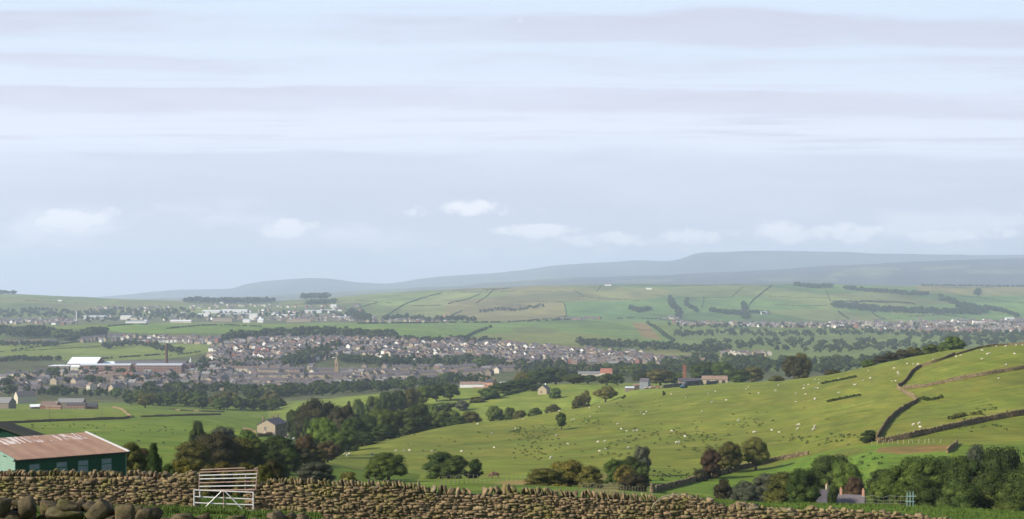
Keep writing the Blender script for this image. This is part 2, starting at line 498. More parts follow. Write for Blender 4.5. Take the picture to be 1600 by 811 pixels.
def in_poly(px, py, poly):
    inside = np.zeros(px.shape, bool)
    n = len(poly); j = n - 1
    for i in range(n):
        xi, yi = poly[i]; xj, yj = poly[j]
        if yi != yj:
            c = ((yi > py) != (yj > py)) & (px < (xj - xi) * (py - yi) / (yj - yi) + xi)
            inside ^= c
        j = i
    return inside


def paint_ground():
    C = np.zeros((NR, NC, 3)); C[:] = (.118, .155, .030)
    def zone(d0, d1, col, poly=None, soft=1.0):
        m = (DG >= d0) & (DG < d1)
        if poly is not None:
            jx = PXG + 2.5 * vnoise(GX / (DG * .01 + 1), GY / (DG * .02 + 1), 31)
            m &= in_poly(jx, PY, poly)
        C[m] = C[m] * (1 - soft) + np.array(col) * soft
    zone(0, 60, (.070, .110, .020))
    zone(60, 130, (.085, .150, .018))
    zone(130, 300, (.088, .140, .022))
    zone(300, 800, (.138, .165, .036))
    # left hand pasture and the wet ground under it
    zone(130, 1250, (.112, .165, .026), [(-300, 600), (430, 600), (470, 700), (470, 760), (-300, 800)])
    zone(600, 1250, (.135, .180, .034), [(-300, 625), (205, 636), (185, 655), (60, 660), (-300, 668)])
    # bright meadow strip in front of the bushes, and the bare earth under it
    zone(105, 600, (.150, .200, .038), [(655, 742), (690, 746), (845, 737), (845, 760), (650, 760)])
    zone(60, 600, (.235, .185, .095), [(728, 757), (800, 752), (850, 752), (860, 764), (728, 764)])
    zone(60, 500, (.200, .165, .085), [(925, 735), (965, 740), (970, 775), (1010, 780), (930, 775)], .7)
    zone(105, 520, (.165, .155, .070), [(1010, 763), (1140, 775), (1180, 790), (1020, 775)], .7)
    # grass below the field wall, bracken in the corner
    zone(105, 420, (.100, .165, .030), [(1180, 735), (1260, 712), (1370, 694), (1490, 694), (1480, 740), (1300, 790), (1150, 770)])
    zone(105, 420, (.105, .165, .028), [(1000, 745), (1200, 735), (1200, 800), (1000, 790)], .8)
    zone(150, 420, (.190, .105, .070), [(1372, 698), (1480, 695), (1486, 704), (1400, 711), (1366, 706)], .75)
    zone(150, 420, (.120, .095, .040), [(1280, 718), (1330, 700), (1368, 700), (1300, 716)], .5)
    # meadows beyond the spur
    zone(760, 1300, (.150, .195, .042), [(420, 600), (780, 595), (1160, 585), (1160, 625), (960, 625), (700, 690), (420, 660)])
    # town and valley floor
    zone(1250, 2300, (.070, .082, .045))
    zone(2300, 3000, (.085, .105, .045))
    zone(1700, 3000, (.150, .185, .050), [(-300, 542), (0, 541), (130, 535), (200, 537), (345, 538), (340, 550), (260, 560), (130, 566), (0, 556), (-300, 556)])
    zone(1700, 3500, (.130, .185, .045), [(-300, 506), (110, 513), (0, 528), (-300, 532)])
    zone(2600, 3400, (.125, .190, .045), [(150, 514), (240, 500), (470, 505), (380, 522), (200, 520)])
    zone(1300, 3300, (.125, .160, .055), [(1010, 500), (1600, 500), (1900, 500), (1900, 580), (880, 580)])
    zone(1300, 3300, (.165, .165, .070), [(1000, 543), (1060, 546), (1160, 560), (1130, 563), (1010, 552)])
    zone(1300, 3300, (.170, .175, .070), [(1330, 528), (1400, 535), (1410, 545), (1350, 536)])
    zone(1300, 3300, (.120, .100, .085), [(1060, 505), (1900, 500), (1900, 521), (1420, 522), (1060, 514)], .8)
    zone(2500, 4200, (.125, .185, .050), [(470, 504), (780, 503), (1010, 502), (1050, 534), (800, 540), (500, 514)])
    zone(2500, 4200, (.165, .165, .060), [(730, 525), (820, 518), (900, 520), (1000, 532), (900, 542), (780, 536)], .8)
    zone(2500, 4200, (.215, .150, .075), [(985, 503), (1010, 505), (1036, 531), (1006, 528)])
    zone(2500, 4200, (.105, .090, .050), [(800, 513), (830, 510), (880, 516), (860, 522), (810, 520)], .5)
    zone(3300, 4800, (.105, .110, .070), [(-300, 482), (560, 482), (590, 504), (-300, 508)])
    # the long hill
    zone(4200, 7000, (.130, .160, .060))
    zone(3500, 7000, (.105, .165, .055), [(880, 440), (1900, 440), (1900, 505), (880, 503)])
    zone(3500, 7000, (.100, .175, .060), [(882, 471), (985, 470), (1000, 498), (885, 497)])
    zone(3500, 7000, (.195, .170, .085), [(690, 470), (800, 462), (882, 471), (885, 496), (800, 503), (690, 501)])
    zone(3500, 7000, (.180, .170, .080), [(790, 451), (1045, 453), (1045, 462), (1000, 470), (882, 471), (800, 462)], .9)
    zone(3500, 7000, (.290, .180, .115), [(636, 492), (700, 491), (694, 501), (640, 500)])
    zone(3500, 7000, (.150, .190, .075), [(560, 474), (632, 461), (680, 462), (640, 478), (600, 484)])
    zone(3500, 7000, (.165, .180, .080), [(640, 478), (700, 458), (760, 454), (700, 470), (690, 500), (610, 494)])
    zone(3500, 7000, (.110, .085, .065), [(745, 486), (800, 474), (830, 478), (800, 488)], .8)
    zone(3500, 7000, (.110, .075, .055), [(690, 455), (800, 449), (860, 449), (760, 458)], .5)
    zone(3500, 7000, (.180, .165, .080), [(1430, 447), (1620, 447), (1900, 447), (1900, 458), (1540, 462), (1440, 458)])
    zone(3500, 7000, (.150, .180, .070), [(1390, 485), (1490, 488), (1480, 495), (1390, 494)], .9)
    # far moors
    far = DG > 7000
    n1 = vnoise(GX / 700, GY / 900, 41); n2 = vnoise(GX / 300, GY / 500, 42)
    base = np.where((n1 + .5 * n2 > .15)[..., None], (.12, .14, .06), (.085, .085, .055))
    C[far] = base[far]
    moor = far & (PXG > 880 + 60 * n2) & (DG < 14500)
    C[moor] = (.052, .046, .062)
    moor2 = moor & in_poly(PXG, PY, [(1290, 432), (1330, 418), (1400, 418), (1410, 424), (1360, 440), (1280, 442)])
    C[moor2 & (n2 > -.3)] = (.12, .13, .08)
    for pl in ([(1430, 417), (1520, 414), (1510, 419), (1440, 421)], [(1180, 436), (1270, 430), (1300, 437), (1200, 441)], [(1500, 424), (1600, 420), (1600, 428), (1520, 430)], [(960, 438), (1060, 434), (1050, 440), (970, 442)]):
        C[moor & in_poly(PXG, PY, pl) & (n1 > -.4)] = (.10, .115, .075)
    C[far] *= (1 + .3 * vnoise(GX / 160, GY / 260, 81) + .25 * vnoise(GX / 70, GY / 130, 82))[far][:, None]
    top = DG > 14500
    C[top & (n1 > -.1)] = (.10, .10, .09); C[top & (n1 <= -.1)] = (.07, .068, .075)
    # patchwork of small fields in the hazy distance
    g1 = np.floor((GX * .9 + GY * .3) / 260); g2 = np.floor((GY * .8 - GX * .35) / 420)
    hsh = np.mod(np.sin(g1 * 12.98 + g2 * 78.2) * 43758.5, 1.0)
    f = (DG > 3300) & (DG < 9500)
    C[f] *= (0.74 + 0.50 * hsh[f])[:, None]
    tan = np.mod(hsh * 7.31, 1.0) > .68
    tf = f & tan & (C[..., 1] > .1); C[tf] = C[tf] * .55 + np.array([.20, .165, .085]) * .45
    C[DG > 3300] *= (1 + .22 * vnoise(GX / 120, GY / 260, 71) + .16 * vnoise(GX / 45, GY / 90, 72))[DG > 3300][:, None]
    g1 = np.floor((GX * .9 + GY * .3) / 110); g2 = np.floor((GY * .8 - GX * .35) / 160)
    hsh = np.mod(np.sin(g1 * 2.98 + g2 * 58.2) * 43758.5, 1.0)
    f = (DG > 1300) & (DG <= 3300)
    C[f] *= (0.9 + 0.2 * hsh[f])[:, None]
    town = (DG > 1250) & (DG < 2700) & (C[..., 1] < .125)
    q = vnoise(GX / 14, GY / 26, 61) * .6 + vnoise(GX / 5, GY / 9, 62) * .6
    C[town] = C[town] * (1 + .55 * q[town])[:, None] + np.array([.02, .012, .012]) * (q[town] < -.1)[:, None]
    # drier and wetter grass on the near pastures
    nr = (DG > 100) & (DG < 1300)
    a = 0.5 + 0.5 * vnoise((GX * .9 + GY * .3) / 60, (GY * .9 - GX * .3) / 14, 51)
    b = np.clip(0.5 + 0.9 * vnoise(GX / 22, GY / 16, 52) * .6 + .4 * vnoise(GX / 9, GY / 5, 53), 0, 1)
    mixv = np.clip(a * .6 + b * .6 - .35, 0, 1)[..., None] * .55
    dry = C * np.array([1.38, 1.05, 1.30]) + np.array([.010, 0, .004])
    C = np.where(nr[..., None], C * (1 - mixv) + dry * mixv, C)
    return C


def ground_material():
    m, t, b = new_mat('grassland', 0.95, 0.1)
    a = t.node('ShaderNodeAttribute', attribute_name='tint')
    tc = t.node('ShaderNodeTexCoord'); v = tc.outputs['Object']
    n0 = t.noise(v, 1 / 90.0, 6, 0.6); n1 = t.noise(v, 1 / 12.0, 6, 0.65)
    st = t.node('ShaderNodeMapping'); st.inputs['Scale'].default_value = (.25, 1.0, .5); st.inputs['Rotation'].default_value = (0, 0, R(-18))
    t.link(v, st.inputs[0])
    n2 = t.noise(st.outputs[0], 1 / 2.6, 5, 0.7); n3 = t.noise(v, 2.2, 5, 0.7)
    f = t.math('ADD', t.math('MULTIPLY', t.ramp(n0, [(0.3, .86), (0.7, 1.14)]), t.ramp(n1, [(0.3, .84), (0.7, 1.16)])), 0.0)
    f = t.math('MULTIPLY', f, t.math('MULTIPLY', t.ramp(n2, [(0.32, .74), (0.68, 1.22)]), t.ramp(n3, [(0.3, .74), (0.7, 1.22)])))
    # little terraces trodden along the contour
    mp = t.node('ShaderNodeMapping'); mp.inputs['Scale'].default_value = (.022, .022, .85); t.link(v, mp.inputs[0])
    ct = t.noise(mp.outputs[0], 1.0, 6, .68)
    f = t.math('MULTIPLY', f, t.ramp(ct, [(0.32, .80), (0.5, 1.0), (0.68, 1.18)]))
    c = t.mix(1.0, a.outputs['Color'], t.combine(f, f, f), 'MULTIPLY')
    yellow = t.mix(1.0, c, (1.24, 1.02, 1.15, 1), 'MULTIPLY')
    c = t.mix(t.ramp(t.noise(v, 1 / 5.0, 6, 0.7), [(0.46, 0.0), (0.64, 0.9)]), c, yellow)
    c = t.mix(t.ramp(ct, [(0.52, 0.0), (0.66, 0.6)]), c, yellow)
    t.link(c, b.inputs['Base Color'])
    bp = t.node('ShaderNodeBump'); bp.inputs['Strength'].default_value = 0.5; bp.inputs['Distance'].default_value = 0.5
    hsum = t.math('ADD', t.math('MULTIPLY', n2, 0.9), t.math('MULTIPLY', n3, 0.25))
    t.link(hsum, bp.inputs['Height']); t.link(bp.outputs[0], b.inputs['Normal'])
    return m


def build_ground():
    C = paint_ground() * np.array([.90, .95, .56])
    nc = NC - 1                                     # the last column is the first one again
    V = np.stack([GX[:, :nc], GY[:, :nc], GZ[:, :nc]], -1).reshape(-1, 3)
    i = np.arange(NR - 1)[:, None]; j = np.arange(nc)[None, :]
    j2 = (j + 1) % nc
    F = np.stack([(i * nc + j), (i * nc + j2), ((i + 1) * nc + j2), ((i + 1) * nc + j)], -1).reshape(-1, 4)
    # the cap under the viewer's feet
    V = np.vstack([V, [[0, 0, -1.62]]])
    ce = len(V) - 1
    jj = np.arange(0, nc)
    cap = np.stack([np.full(nc, ce), (jj + 1) % nc, jj, jj], -1)
    me = mesh_np('terrain', V, F, ground_material(), tint=np.vstack([C[:, :nc].reshape(-1, 3), [[.085, .135, .02]]]), smooth=True)
    o = tag(obj('terrain', me), 'rolling pasture valley running out to hazy moorland', 'terrain', kind='structure')
    return o


terrain = build_ground()

# air: an even, pale haze round the whole place
def build_haze():
    mb = MB()
    mb.box((0, 0, (530 - 1200) / 2), (45000, 45000, 530 + 1200))
    m = bpy.data.materials.new('air'); m.use_nodes = True
    t = NT(m.node_tree); t.n.clear()
    out = t.node('ShaderNodeOutputMaterial'); pv = t.node('ShaderNodeVolumePrincipled')
    pv.inputs['Color'].default_value = (0.68, 0.80, 1.0, 1)
    pv.inputs['Density'].default_value = HAZE
    pv.inputs['Anisotropy'].default_value = 0.1
    t.link(pv.outputs[0], out.inputs['Volume'])
    try: m.cycles.homogeneous_volume = True
    except Exception: pass
    o = mb.build('haze', m)
    tag(o, 'pale summer haze hanging over the valley', 'haze', kind='stuff')
    return o
HAZE = 8.8e-5
build_haze()
# ------------------------------------------------------------------ trees and bushes
def leaf_quads(rg, centres, normals, size, squash=1.0):
    """one small four-cornered leaf clump per centre"""
    n = len(centres)
    nn = normals + rg.normal(0, .55, (n, 3)); nn /= np.linalg.norm(nn, axis=1)[:, None] + 1e-9
    a = rg.normal(0, 1, (n, 3)); a -= (a * nn).sum(1)[:, None] * nn; a /= np.linalg.norm(a, axis=1)[:, None] + 1e-9
    b = np.cross(nn, a)
    s = size * rg.uniform(.55, 1.35, n)[:, None]; s2 = s * rg.uniform(.5, 1.0, n)[:, None]
    V = np.stack([centres - a * s - b * s2 * .4, centres + a * s * .2 - b * s2, centres + a * s + b * s2 * .4, centres - a * s * .2 + b * s2], 1)
    return V.reshape(-1, 3)


def ico(rg, c, r, sub=1, jit=.2):
    import bmesh
    bm = bmesh.new(); bmesh.ops.create_icosphere(bm, subdivisions=sub, radius=1)
    V = np.array([v.co[:] for v in bm.verts]); F = np.array([[v.index for v in f.verts] for f in bm.faces]); bm.free()
    V = V * (1 + rg.uniform(-jit, jit, len(V)))[:, None] * np.array(r) + np.array(c)
    return V, F


def crown_arrays(seed, n_leaf, leaf, lobes=18, shape='round', core=True):
    """crown in a unit box: half width .5, from z = .12 to z = 1; returns leaf verts, core verts, core faces"""
    rg = np.random.default_rng(seed)
    z0, z1 = {'round': (.16, .98), 'bush': (.02, .98), 'cone': (.02, 1.0), 'thorn': (.24, .98), 'column': (.05, 1.0)}[shape]
    C = []; Rr = []
    for k in range(lobes):
        th = rg.uniform(0, 2 * math.pi); h = (k + rg.uniform(.1, .9)) / lobes
        if shape == 'cone': prof = .44 * (1 - h) ** .75 + .03
        elif shape == 'column': prof = .40 * (1 - h ** 3) + .03
        elif shape == 'bush': prof = .43 * math.sqrt(max(0, 1 - (h * .96) ** 3.6))
        elif shape == 'thorn': prof = .45 * math.sin(math.pi * min(1, .28 + h * .62)) ** .6
        else: prof = .43 * math.sin(math.pi * (.16 + h * .72)) ** .55
        lr = rg.uniform(.105, .20) * (1.0 if shape != 'cone' else .75)
        rr = max(0, prof - lr * .55) * math.sqrt(rg.uniform(.25, 1))
        C.append((rr * math.cos(th) * rg.uniform(.85, 1.15), rr * math.sin(th), z0 + (z1 - z0 - lr * .9) * h + lr * .35)); Rr.append(lr)
    C = np.array(C); Rr = np.array(Rr)
    k = rg.choice(lobes, n_leaf, p=Rr ** 2 / (Rr ** 2).sum())
    d = rg.normal(0, 1, (n_leaf, 3)); d /= np.linalg.norm(d, axis=1)[:, None]
    d[:, 2] = np.where(d[:, 2] < -.45, -d[:, 2], d[:, 2])
    rad = Rr[k] * rg.uniform(.72, 1.10, n_leaf) * (1 + .12 * rg.normal(0, 1, n_leaf) * (rg.random(n_leaf) < .25))
    pos = C[k] + d * rad[:, None] * np.array([1, 1, .9])
    pos[:, 2] = np.clip(pos[:, 2], .0, 1.02)
    V = leaf_quads(rg, pos, d, leaf)
    cv = []; cf = []; off = 0
    if core:
        for c, r in zip(C, Rr):
            v, f = ico(rg, c, (r * .80, r * .80, r * .72), 1, .16)
            v[:, 2] = np.clip(v[:, 2], .0, 1)
            cv.append(v); cf.append(f + off); off += len(v)
        if lobes > 4:
            v, f = ico(rg, (0, 0, (z0 + z1) / 2), (.24, .24, (z1 - z0) * .32), 1, .2); cv.append(v); cf.append(f + off)
    return V, cv, cf


def crown_mesh(seed, n_leaf, leaf, lobes, shape, material):
    V, cv, cf = crown_arrays(seed, n_leaf, leaf, lobes, shape)
    nl = len(V) // 4
    F = np.arange(nl * 4).reshape(-1, 4)
    me = bpy.data.meshes.new('crown')
    cvv = np.vstack(cv); cff = np.vstack(cf)
    allv = np.vstack([V, cvv])
    nloop = nl * 4 + len(cff) * 3
    me.vertices.add(len(allv)); me.vertices.foreach_set('co', allv.astype(np.float32).ravel())
    me.loops.add(nloop); me.loops.foreach_set('vertex_index', np.concatenate([F.ravel(), (cff + len(V)).ravel()]).astype(np.int32))
    me.polygons.add(nl + len(cff))
    me.polygons.foreach_set('loop_start', np.concatenate([np.arange(nl) * 4, nl * 4 + np.arange(len(cff)) * 3]).astype(np.int32))
    try: me.polygons.foreach_set('loop_total', np.concatenate([np.full(nl, 4), np.full(len(cff), 3)]).astype(np.int32))
    except Exception: pass
    me.materials.append(material); me.update(calc_edges=True)
    return me


def trunk_mesh(seed, shape, material):
    rg = random.Random(seed); mb = MB()
    r = .035 if shape != 'thorn' else .04
    top = {'round': .62, 'bush': .5, 'cone': .9, 'thorn': .6, 'column': .85}[shape]
    pts = [(0, 0, -.04)]
    for k in range(1, 5):
        pts.append((rg.uniform(-.02, .02) * k, rg.uniform(-.02, .02) * k, top * k / 4))
    for k in range(4):
        mb.tube(pts[k], pts[k + 1], r * (1 - k * .2) * (1.35 if k == 0 else 1), r * (1 - (k + 1) * .2), 7, cap=False)
    if shape in ('round', 'thorn', 'bush'):
        for q in range(6):
            a = q * 1.05 + rg.uniform(-.3, .3); k = rg.choice((1, 2, 3))
            b = pts[k]; e = (b[0] + .3 * math.cos(a), b[1] + .3 * math.sin(a), min(.85, b[2] + rg.uniform(.15, .32)))
            mb.tube(b, e, r * .5, r * .15, 5, cap=False)
    return mb.mesh('trunk', material)


bark = mat('bark', (.075, .058, .042), var=.3, scale=6, bump=.3)
LEAF = {   # kind -> (dark, light) foliage colours, and how the label calls it
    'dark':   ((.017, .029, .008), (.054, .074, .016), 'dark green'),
    'mid':    ((.034, .056, .011), (.092, .120, .022), 'mid green'),
    'bright': ((.045, .080, .015), (.105, .150, .030), 'bright green'),
    'copper': ((.024, .025, .012), (.054, .046, .020), 'copper brown'),
    'rust':   ((.042, .030, .016), (.080, .052, .026), 'rusty brown'),
    'olive':  ((.048, .050, .012), (.115, .108, .026), 'olive brown'),
    'yellow': ((.055, .060, .013), (.150, .120, .026), 'yellow-green'),
    'grey':   ((.045, .050, .030), (.085, .090, .055), 'grey-green'),
}
for k, (a, b, _) in LEAF.items(): leaf_mat('foliage_' + k, a, b)
_crowns = {}; _trunks = {}
def get_crown(size_px, shape, kind, seed):
    """size class from the size in the picture: large crowns get many small leaves"""
    cls = 0 if size_px > 44 else 1 if size_px > 20 else 2 if size_px > 10 else 3
    nvar = (4, 4, 4, 3)[cls]
    key = (cls, shape, kind, seed % nvar)
    if key not in _crowns:
        n, leaf, lobes = ((13000, .0125, 42), (4600, .021, 30), (1500, .036, 18), (420, .062, 9))[cls]
        _crowns[key] = crown_mesh(1000 + hash_(key), n, leaf, lobes, shape, MATS['foliage_' + kind])
    return _crowns[key]
def hash_(key):
    return sum((i + 1) * 131 * ord(c) for i, c in enumerate(str(key))) % 99991
def get_trunk(shape, seed):
    key = (shape, seed % 3)
    if key not in _trunks: _trunks[key] = trunk_mesh(hash_(key), shape, bark)
    return _trunks[key]


TREES = []     # every tree that is wanted: position, size, look, label words, group
def want_tree(px, d, w, h, kind, shape, where, group, cat='tree', name=None, prio=0):
    """w, h in metres; where: the words that tell which one"""
    TREES.append(dict(px=px, d=d, w=w, h=h, kind=kind, shape=shape, where=where, group=group, cat=cat, name=name, prio=prio, size=max(w, h) / d * FPX))


def tree_top(px, top, d, wpx, kind, where, shape='round', group=None, cat='tree', name=None, hmin=2.0, hmax=24.0, prio=1):
    """a tree at depth d whose top shows at row `top` and whose crown is wpx wide"""
    g = ground(px, d); zt = -(top - HORIZON) / FPX * d
    h = zt - g
    if not hmin <= h <= hmax: print('TREE HEIGHT', px, top, d, round(h, 1), where)
    h = min(max(h, hmin), hmax)
    want_tree(px, d, wpx / FPX * d, h, kind, shape, where, group, cat, name, prio)


# --- trees one by one, nearer than the town. (column, row of top, depth, width, kind, shape, words)
G_BECK = 'trees lining the beck below the farmhouse'
G_NEARL = 'bushes behind the gate and shed'
for a in [
    (240, 694, 106, 40, 'dark', 'column', 'dense conical evergreen between shed and hawthorns', 'conifer'),
    (205, 692, 116, 44, 'olive', 'bush', 'scrubby brown bush touching the far end of the green shed', 'bush'),
    (222, 702, 118, 34, 'rust', 'bush', 'small reddish shrub between shed and conical evergreen', 'bush'),
    (262, 726, 84, 26, 'dark', 'bush', 'dark scrub bush behind the tumbled wall end beside the gate', 'bush'),
    (288, 719, 86, 46, 'yellow', 'bush', 'yellow-green bush behind the gate, widest of that thicket', 'bush'),
    (326, 726, 84, 34, 'olive', 'bush', 'olive brown bush showing over the top bar of gate', 'bush'),
    (352, 722, 88, 40, 'yellow', 'bush', 'yellowing bush over the middle of the gate', 'bush'),
    (385, 724, 86, 36, 'olive', 'bush', 'brown bush behind the free end of the gate', 'bush'),
    (410, 727, 84, 30, 'olive', 'bush', 'dull brown bush behind wall just past the gate', 'bush'),
    (425, 718, 96, 34, 'copper', 'bush', 'dark reddish bush against the bright grass past the gate', 'bush'),
]:
    tree_top(a[0], a[1], a[2], a[3] * (1.0 if a[7] == 'conifer' else 1.5), a[4], a[6], a[5], G_NEARL, a[7], 'conifer' if a[7] == 'conifer' else 'bush', 1.0, 9, 2)
for a in [
    (309, 658, 330, 24, 'dark', 'round', 'small round dark tree alone in the grass above the hawthorns'),
    (300, 690, 215, 60, 'olive', 'bush', 'broad dark hawthorn with a reddish cast, lower half of the clump'),
    (336, 676, 235, 74, 'copper', 'bush', 'big dark reddish hawthorn, tallest of the clump in the pasture'),
    (376, 684, 240, 56, 'olive', 'bush', 'brownish hawthorn on the farmhouse side of the big clump'),
    (346, 667, 300, 44, 'grey', 'round', 'grey-green willow rising behind the dark hawthorn clump'),
    (388, 672, 330, 34, 'mid', 'round', 'green bush at the edge of the farmhouse garden'),
    (398, 686, 270, 44, 'mid', 'round', 'leafy green tree directly below the farmhouse wall'),
    (436, 682, 290, 50, 'dark', 'round', 'brown-tinged tree below the parked cars'),
    (420, 704, 240, 60, 'dark', 'bush', 'low dark tree where the beck thicket meets the bushes'),
    (448, 700, 265, 44, 'dark', 'bush', 'dark tree hiding the beck under the brown-tinged one'),
    (477, 681, 300, 34, 'rust', 'round', 'slender reddish-brown tree beside the bright green one'),
    (504, 654, 420, 44, 'bright', 'round', 'bright green round tree before the copper beech'),
    (470, 700, 290, 36, 'copper', 'bush', 'dusky reddish thicket at the foot of the slender brown tree'),
    (490, 697, 300, 34, 'olive', 'bush', 'brown shrub by the meadow corner'),
    (512, 690, 330, 34, 'rust', 'round', 'russet tree at the tip of the sheep pasture'),
    (520, 676, 395, 40, 'mid', 'round', 'pale green tree beside the russet one'),
    (480, 632, 640, 44, 'dark', 'round', 'wide dark sycamore right beside the farmhouse'),
    (500, 624, 600, 70, 'copper', 'round', 'huge copper beech behind the farmhouse, biggest of all'),
    (535, 634, 590, 50, 'copper', 'round', 'copper beech on the far side of the biggest one'),
    (466, 652, 600, 15, 'dark', 'round', 'narrow dark tree shading the farmyard'),
    (480, 652, 560, 18, 'dark', 'column', 'dark evergreen beside the farmyard'),
    (456, 641, 690, 18, 'dark', 'round', 'dark tree peeping over the farmhouse roof'),
    (550, 652, 520, 38, 'dark', 'round', 'dark ash where the tree belt leaves the beech'),
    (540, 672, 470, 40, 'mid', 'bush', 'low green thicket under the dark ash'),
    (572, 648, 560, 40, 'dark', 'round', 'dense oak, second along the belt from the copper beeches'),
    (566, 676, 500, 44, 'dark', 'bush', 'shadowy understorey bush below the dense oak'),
    (596, 640, 590, 46, 'mid', 'round', 'pale-topped tree in the middle of the belt above pasture'),
    (598, 664, 540, 44, 'dark', 'bush', 'dark lower tree against the pasture edge under pale-topped one'),
    (624, 642, 600, 40, 'dark', 'round', 'dark tree before the tallest of the belt'),
    (652, 632, 640, 50, 'dark', 'round', 'tallest dark tree of the belt above the sheep pasture'),
    (640, 652, 590, 40, 'dark', 'bush', 'dark spreading tree below the tallest one of the belt'),
    (676, 646, 640, 34, 'mid', 'round', 'round green tree just beyond the tallest dark tree'),
    (700, 642, 700, 42, 'mid', 'round', 'green tree near the upper end of the belt'),
    (712, 650, 660, 32, 'dark', 'round', 'small dark tree under the upper end of the belt'),
    (733, 643, 700, 34, 'olive', 'round', 'brown-green tree, last of the belt towards the hill'),
]:
    tree_top(*a[:3], a[3] * 1.32, a[4], a[6], a[5], G_BECK, 'tree', 'hawthorn_tree' if 'hawthorn' in a[6] else 'copper_beech' if 'beech' in a[6][:14] else 'broadleaf_tree', 2.0, 24, 2)
G_MEAD = 'trees standing in the meadow hollow beyond the belt'
for a in [
    (545, 628, 800, 18, 'dark', 'column', 'pointed dark tree by the half-hidden farm roof'),
    (560, 624, 830, 26, 'mid', 'round', 'green tree beside the pointed one'),
    (582, 620, 850, 34, 'mid', 'round', 'round green tree, first of the meadow row'),
    (602, 613, 880, 38, 'dark', 'round', 'dark tree, second of the meadow row'),
    (622, 610, 900, 34, 'dark', 'round', 'dark domed tree in the centre of meadow row'),
    (642, 606, 920, 34, 'olive', 'round', 'dull olive tree in the meadow row'),
    (660, 603, 940, 32, 'mid', 'round', 'mid green tree near the upper end of the meadow row'),
    (682, 601, 960, 34, 'dark', 'round', 'dark tree near the upper end of meadow row'),
    (704, 600, 960, 36, 'dark', 'round', 'big dark tree closing the meadow row'),
]:
    tree_top(*a[:5], a[6], a[5], G_MEAD, 'tree', 'broadleaf_tree', 2, 22, 2)
G_HEDGE = 'hedgerow trees between the meadows and the town'
for a in [
    (678, 632, 830, 26, 'mid', 'bush', 'thorn bush low on the hedge bank between the two meadows'),
    (700, 633, 830, 22, 'dark', 'bush', 'dark thorn on the hedge bank above the mid meadow'),
    (745, 620, 940, 26, 'olive', 'bush', 'olive thorn bush halfway up the hedge bank'),
    (722, 626, 900, 24, 'grey', 'bush', 'greyish thorn bush on the hedge bank'),
    (763, 606, 960, 34, 'mid', 'round', 'green tree at the top of the hedge bank'),
    (785, 598, 1000, 40, 'dark', 'round', 'dark round tree under the pink-ended house'),
    (806, 594, 1020, 38, 'dark', 'round', 'dark tree beside the pink-ended house'),
    (826, 592, 1020, 36, 'dark', 'round', 'dark tree left of the gabled cottage'),
    (819, 582, 1130, 34, 'yellow', 'round', 'yellow-green airy tree above the hedge'),
    (846, 577, 1120, 40, 'dark', 'round', 'tall dark tree over the gabled cottage'),
    (868, 574, 1130, 40, 'dark', 'round', 'tallest dark tree behind the gabled cottage'),
    (896, 584, 1060, 42, 'mid', 'round', 'green oak right of the gabled cottage'),
    (918, 586, 1080, 34, 'dark', 'round', 'dark oak beside the green one'),
    (948, 584, 1040, 34, 'dark', 'round', 'dark tree in line with the black bales'),
    (965, 583, 1060, 26, 'dark', 'round', 'second dark tree towards the farm sheds'),
    (838, 600, 1000, 24, 'dark', 'bush', 'dark bush at the cottage garden wall'),
    (868, 606, 940, 22, 'mid', 'bush', 'rounded bush beside the cottage'),
    (915, 610, 860, 18, 'olive', 'bush', 'small olive bush near the cottage paddock'),
    (1002, 582, 1080, 34, 'dark', 'round', 'dark tree behind the tall grey shed'),
    (1032, 577, 1060, 46, 'olive', 'round', 'russet-olive tree behind the black bales'),
    (1056, 583, 1060, 34, 'mid', 'round', 'green tree behind the far end of bales'),
    (1094, 567, 1100, 40, 'dark', 'round', 'dark tree right of the short brick chimney'),
    (1128, 567, 1120, 44, 'mid', 'round', 'green dome behind the long barn'),
    (1112, 566, 1160, 30, 'dark', 'round', 'dark tree between the dome and brick chimney'),
    (1156, 577, 960, 38, 'dark', 'round', 'dark tree past the end of the long barn'),
    (1176, 573, 1000, 36, 'olive', 'round', 'olive tree beyond the long barn'),
    (1154, 586, 890, 24, 'mid', 'bush', 'bush in the field by the long barn'),
]:
    tree_top(*a[:3], a[3] * 1.18, a[4], a[6], a[5], G_HEDGE, 'tree' if a[5] != 'bush' else 'bush', 'thorn_bush' if a[5] == 'bush' else 'broadleaf_tree', 1.5, 24, 2)
G_CREST = 'thorns along the crest of the sheep pasture'
for a in [
    (773, 635, 745, 36, 'mid', 'thorn', 'wind-bent thorn, lowest one of the crest'),
    (796, 636, 760, 26, 'mid', 'bush', 'short green thorn next to the wind-bent one'),
    (812, 641, 745, 30, 'olive', 'bush', 'olive brown thorn beside the short green one'),
    (836, 637, 745, 30, 'mid', 'bush', 'low green hawthorn midway along the crest'),
    (864, 632, 745, 32, 'olive', 'bush', 'low brown hawthorn on the crest'),
    (904, 618, 760, 28, 'olive', 'bush', 'domed olive bush on the crest before the flat-topped tree'),
    (946, 604, 780, 40, 'olive', 'thorn', 'flat-topped olive thorn tree on the crest'),
    (975, 617, 740, 10, 'dark', 'bush', 'tiny dark bush between flat-topped thorn and bales'),
    (1037, 611, 690, 7, 'dark', 'bush', 'single dark gorse bush under the black bales'),
]:
    tree_top(*a[:5], a[6], a[5], G_CREST, 'bush' if a[5] == 'bush' else 'tree', 'thorn_bush' if a[5] == 'bush' else 'thorn_tree', .6, 16, 3)
d877 = hit(877, 671.5, 300)
tree_top(877, 645, d877, 22, 'dark', 'lone dark hawthorn casting its shadow in open sheep pasture', 'thorn', None, 'tree', 'thorn_tree', 2, 12, 5)
G_FOOT = 'trees at the foot of the sheep pasture'
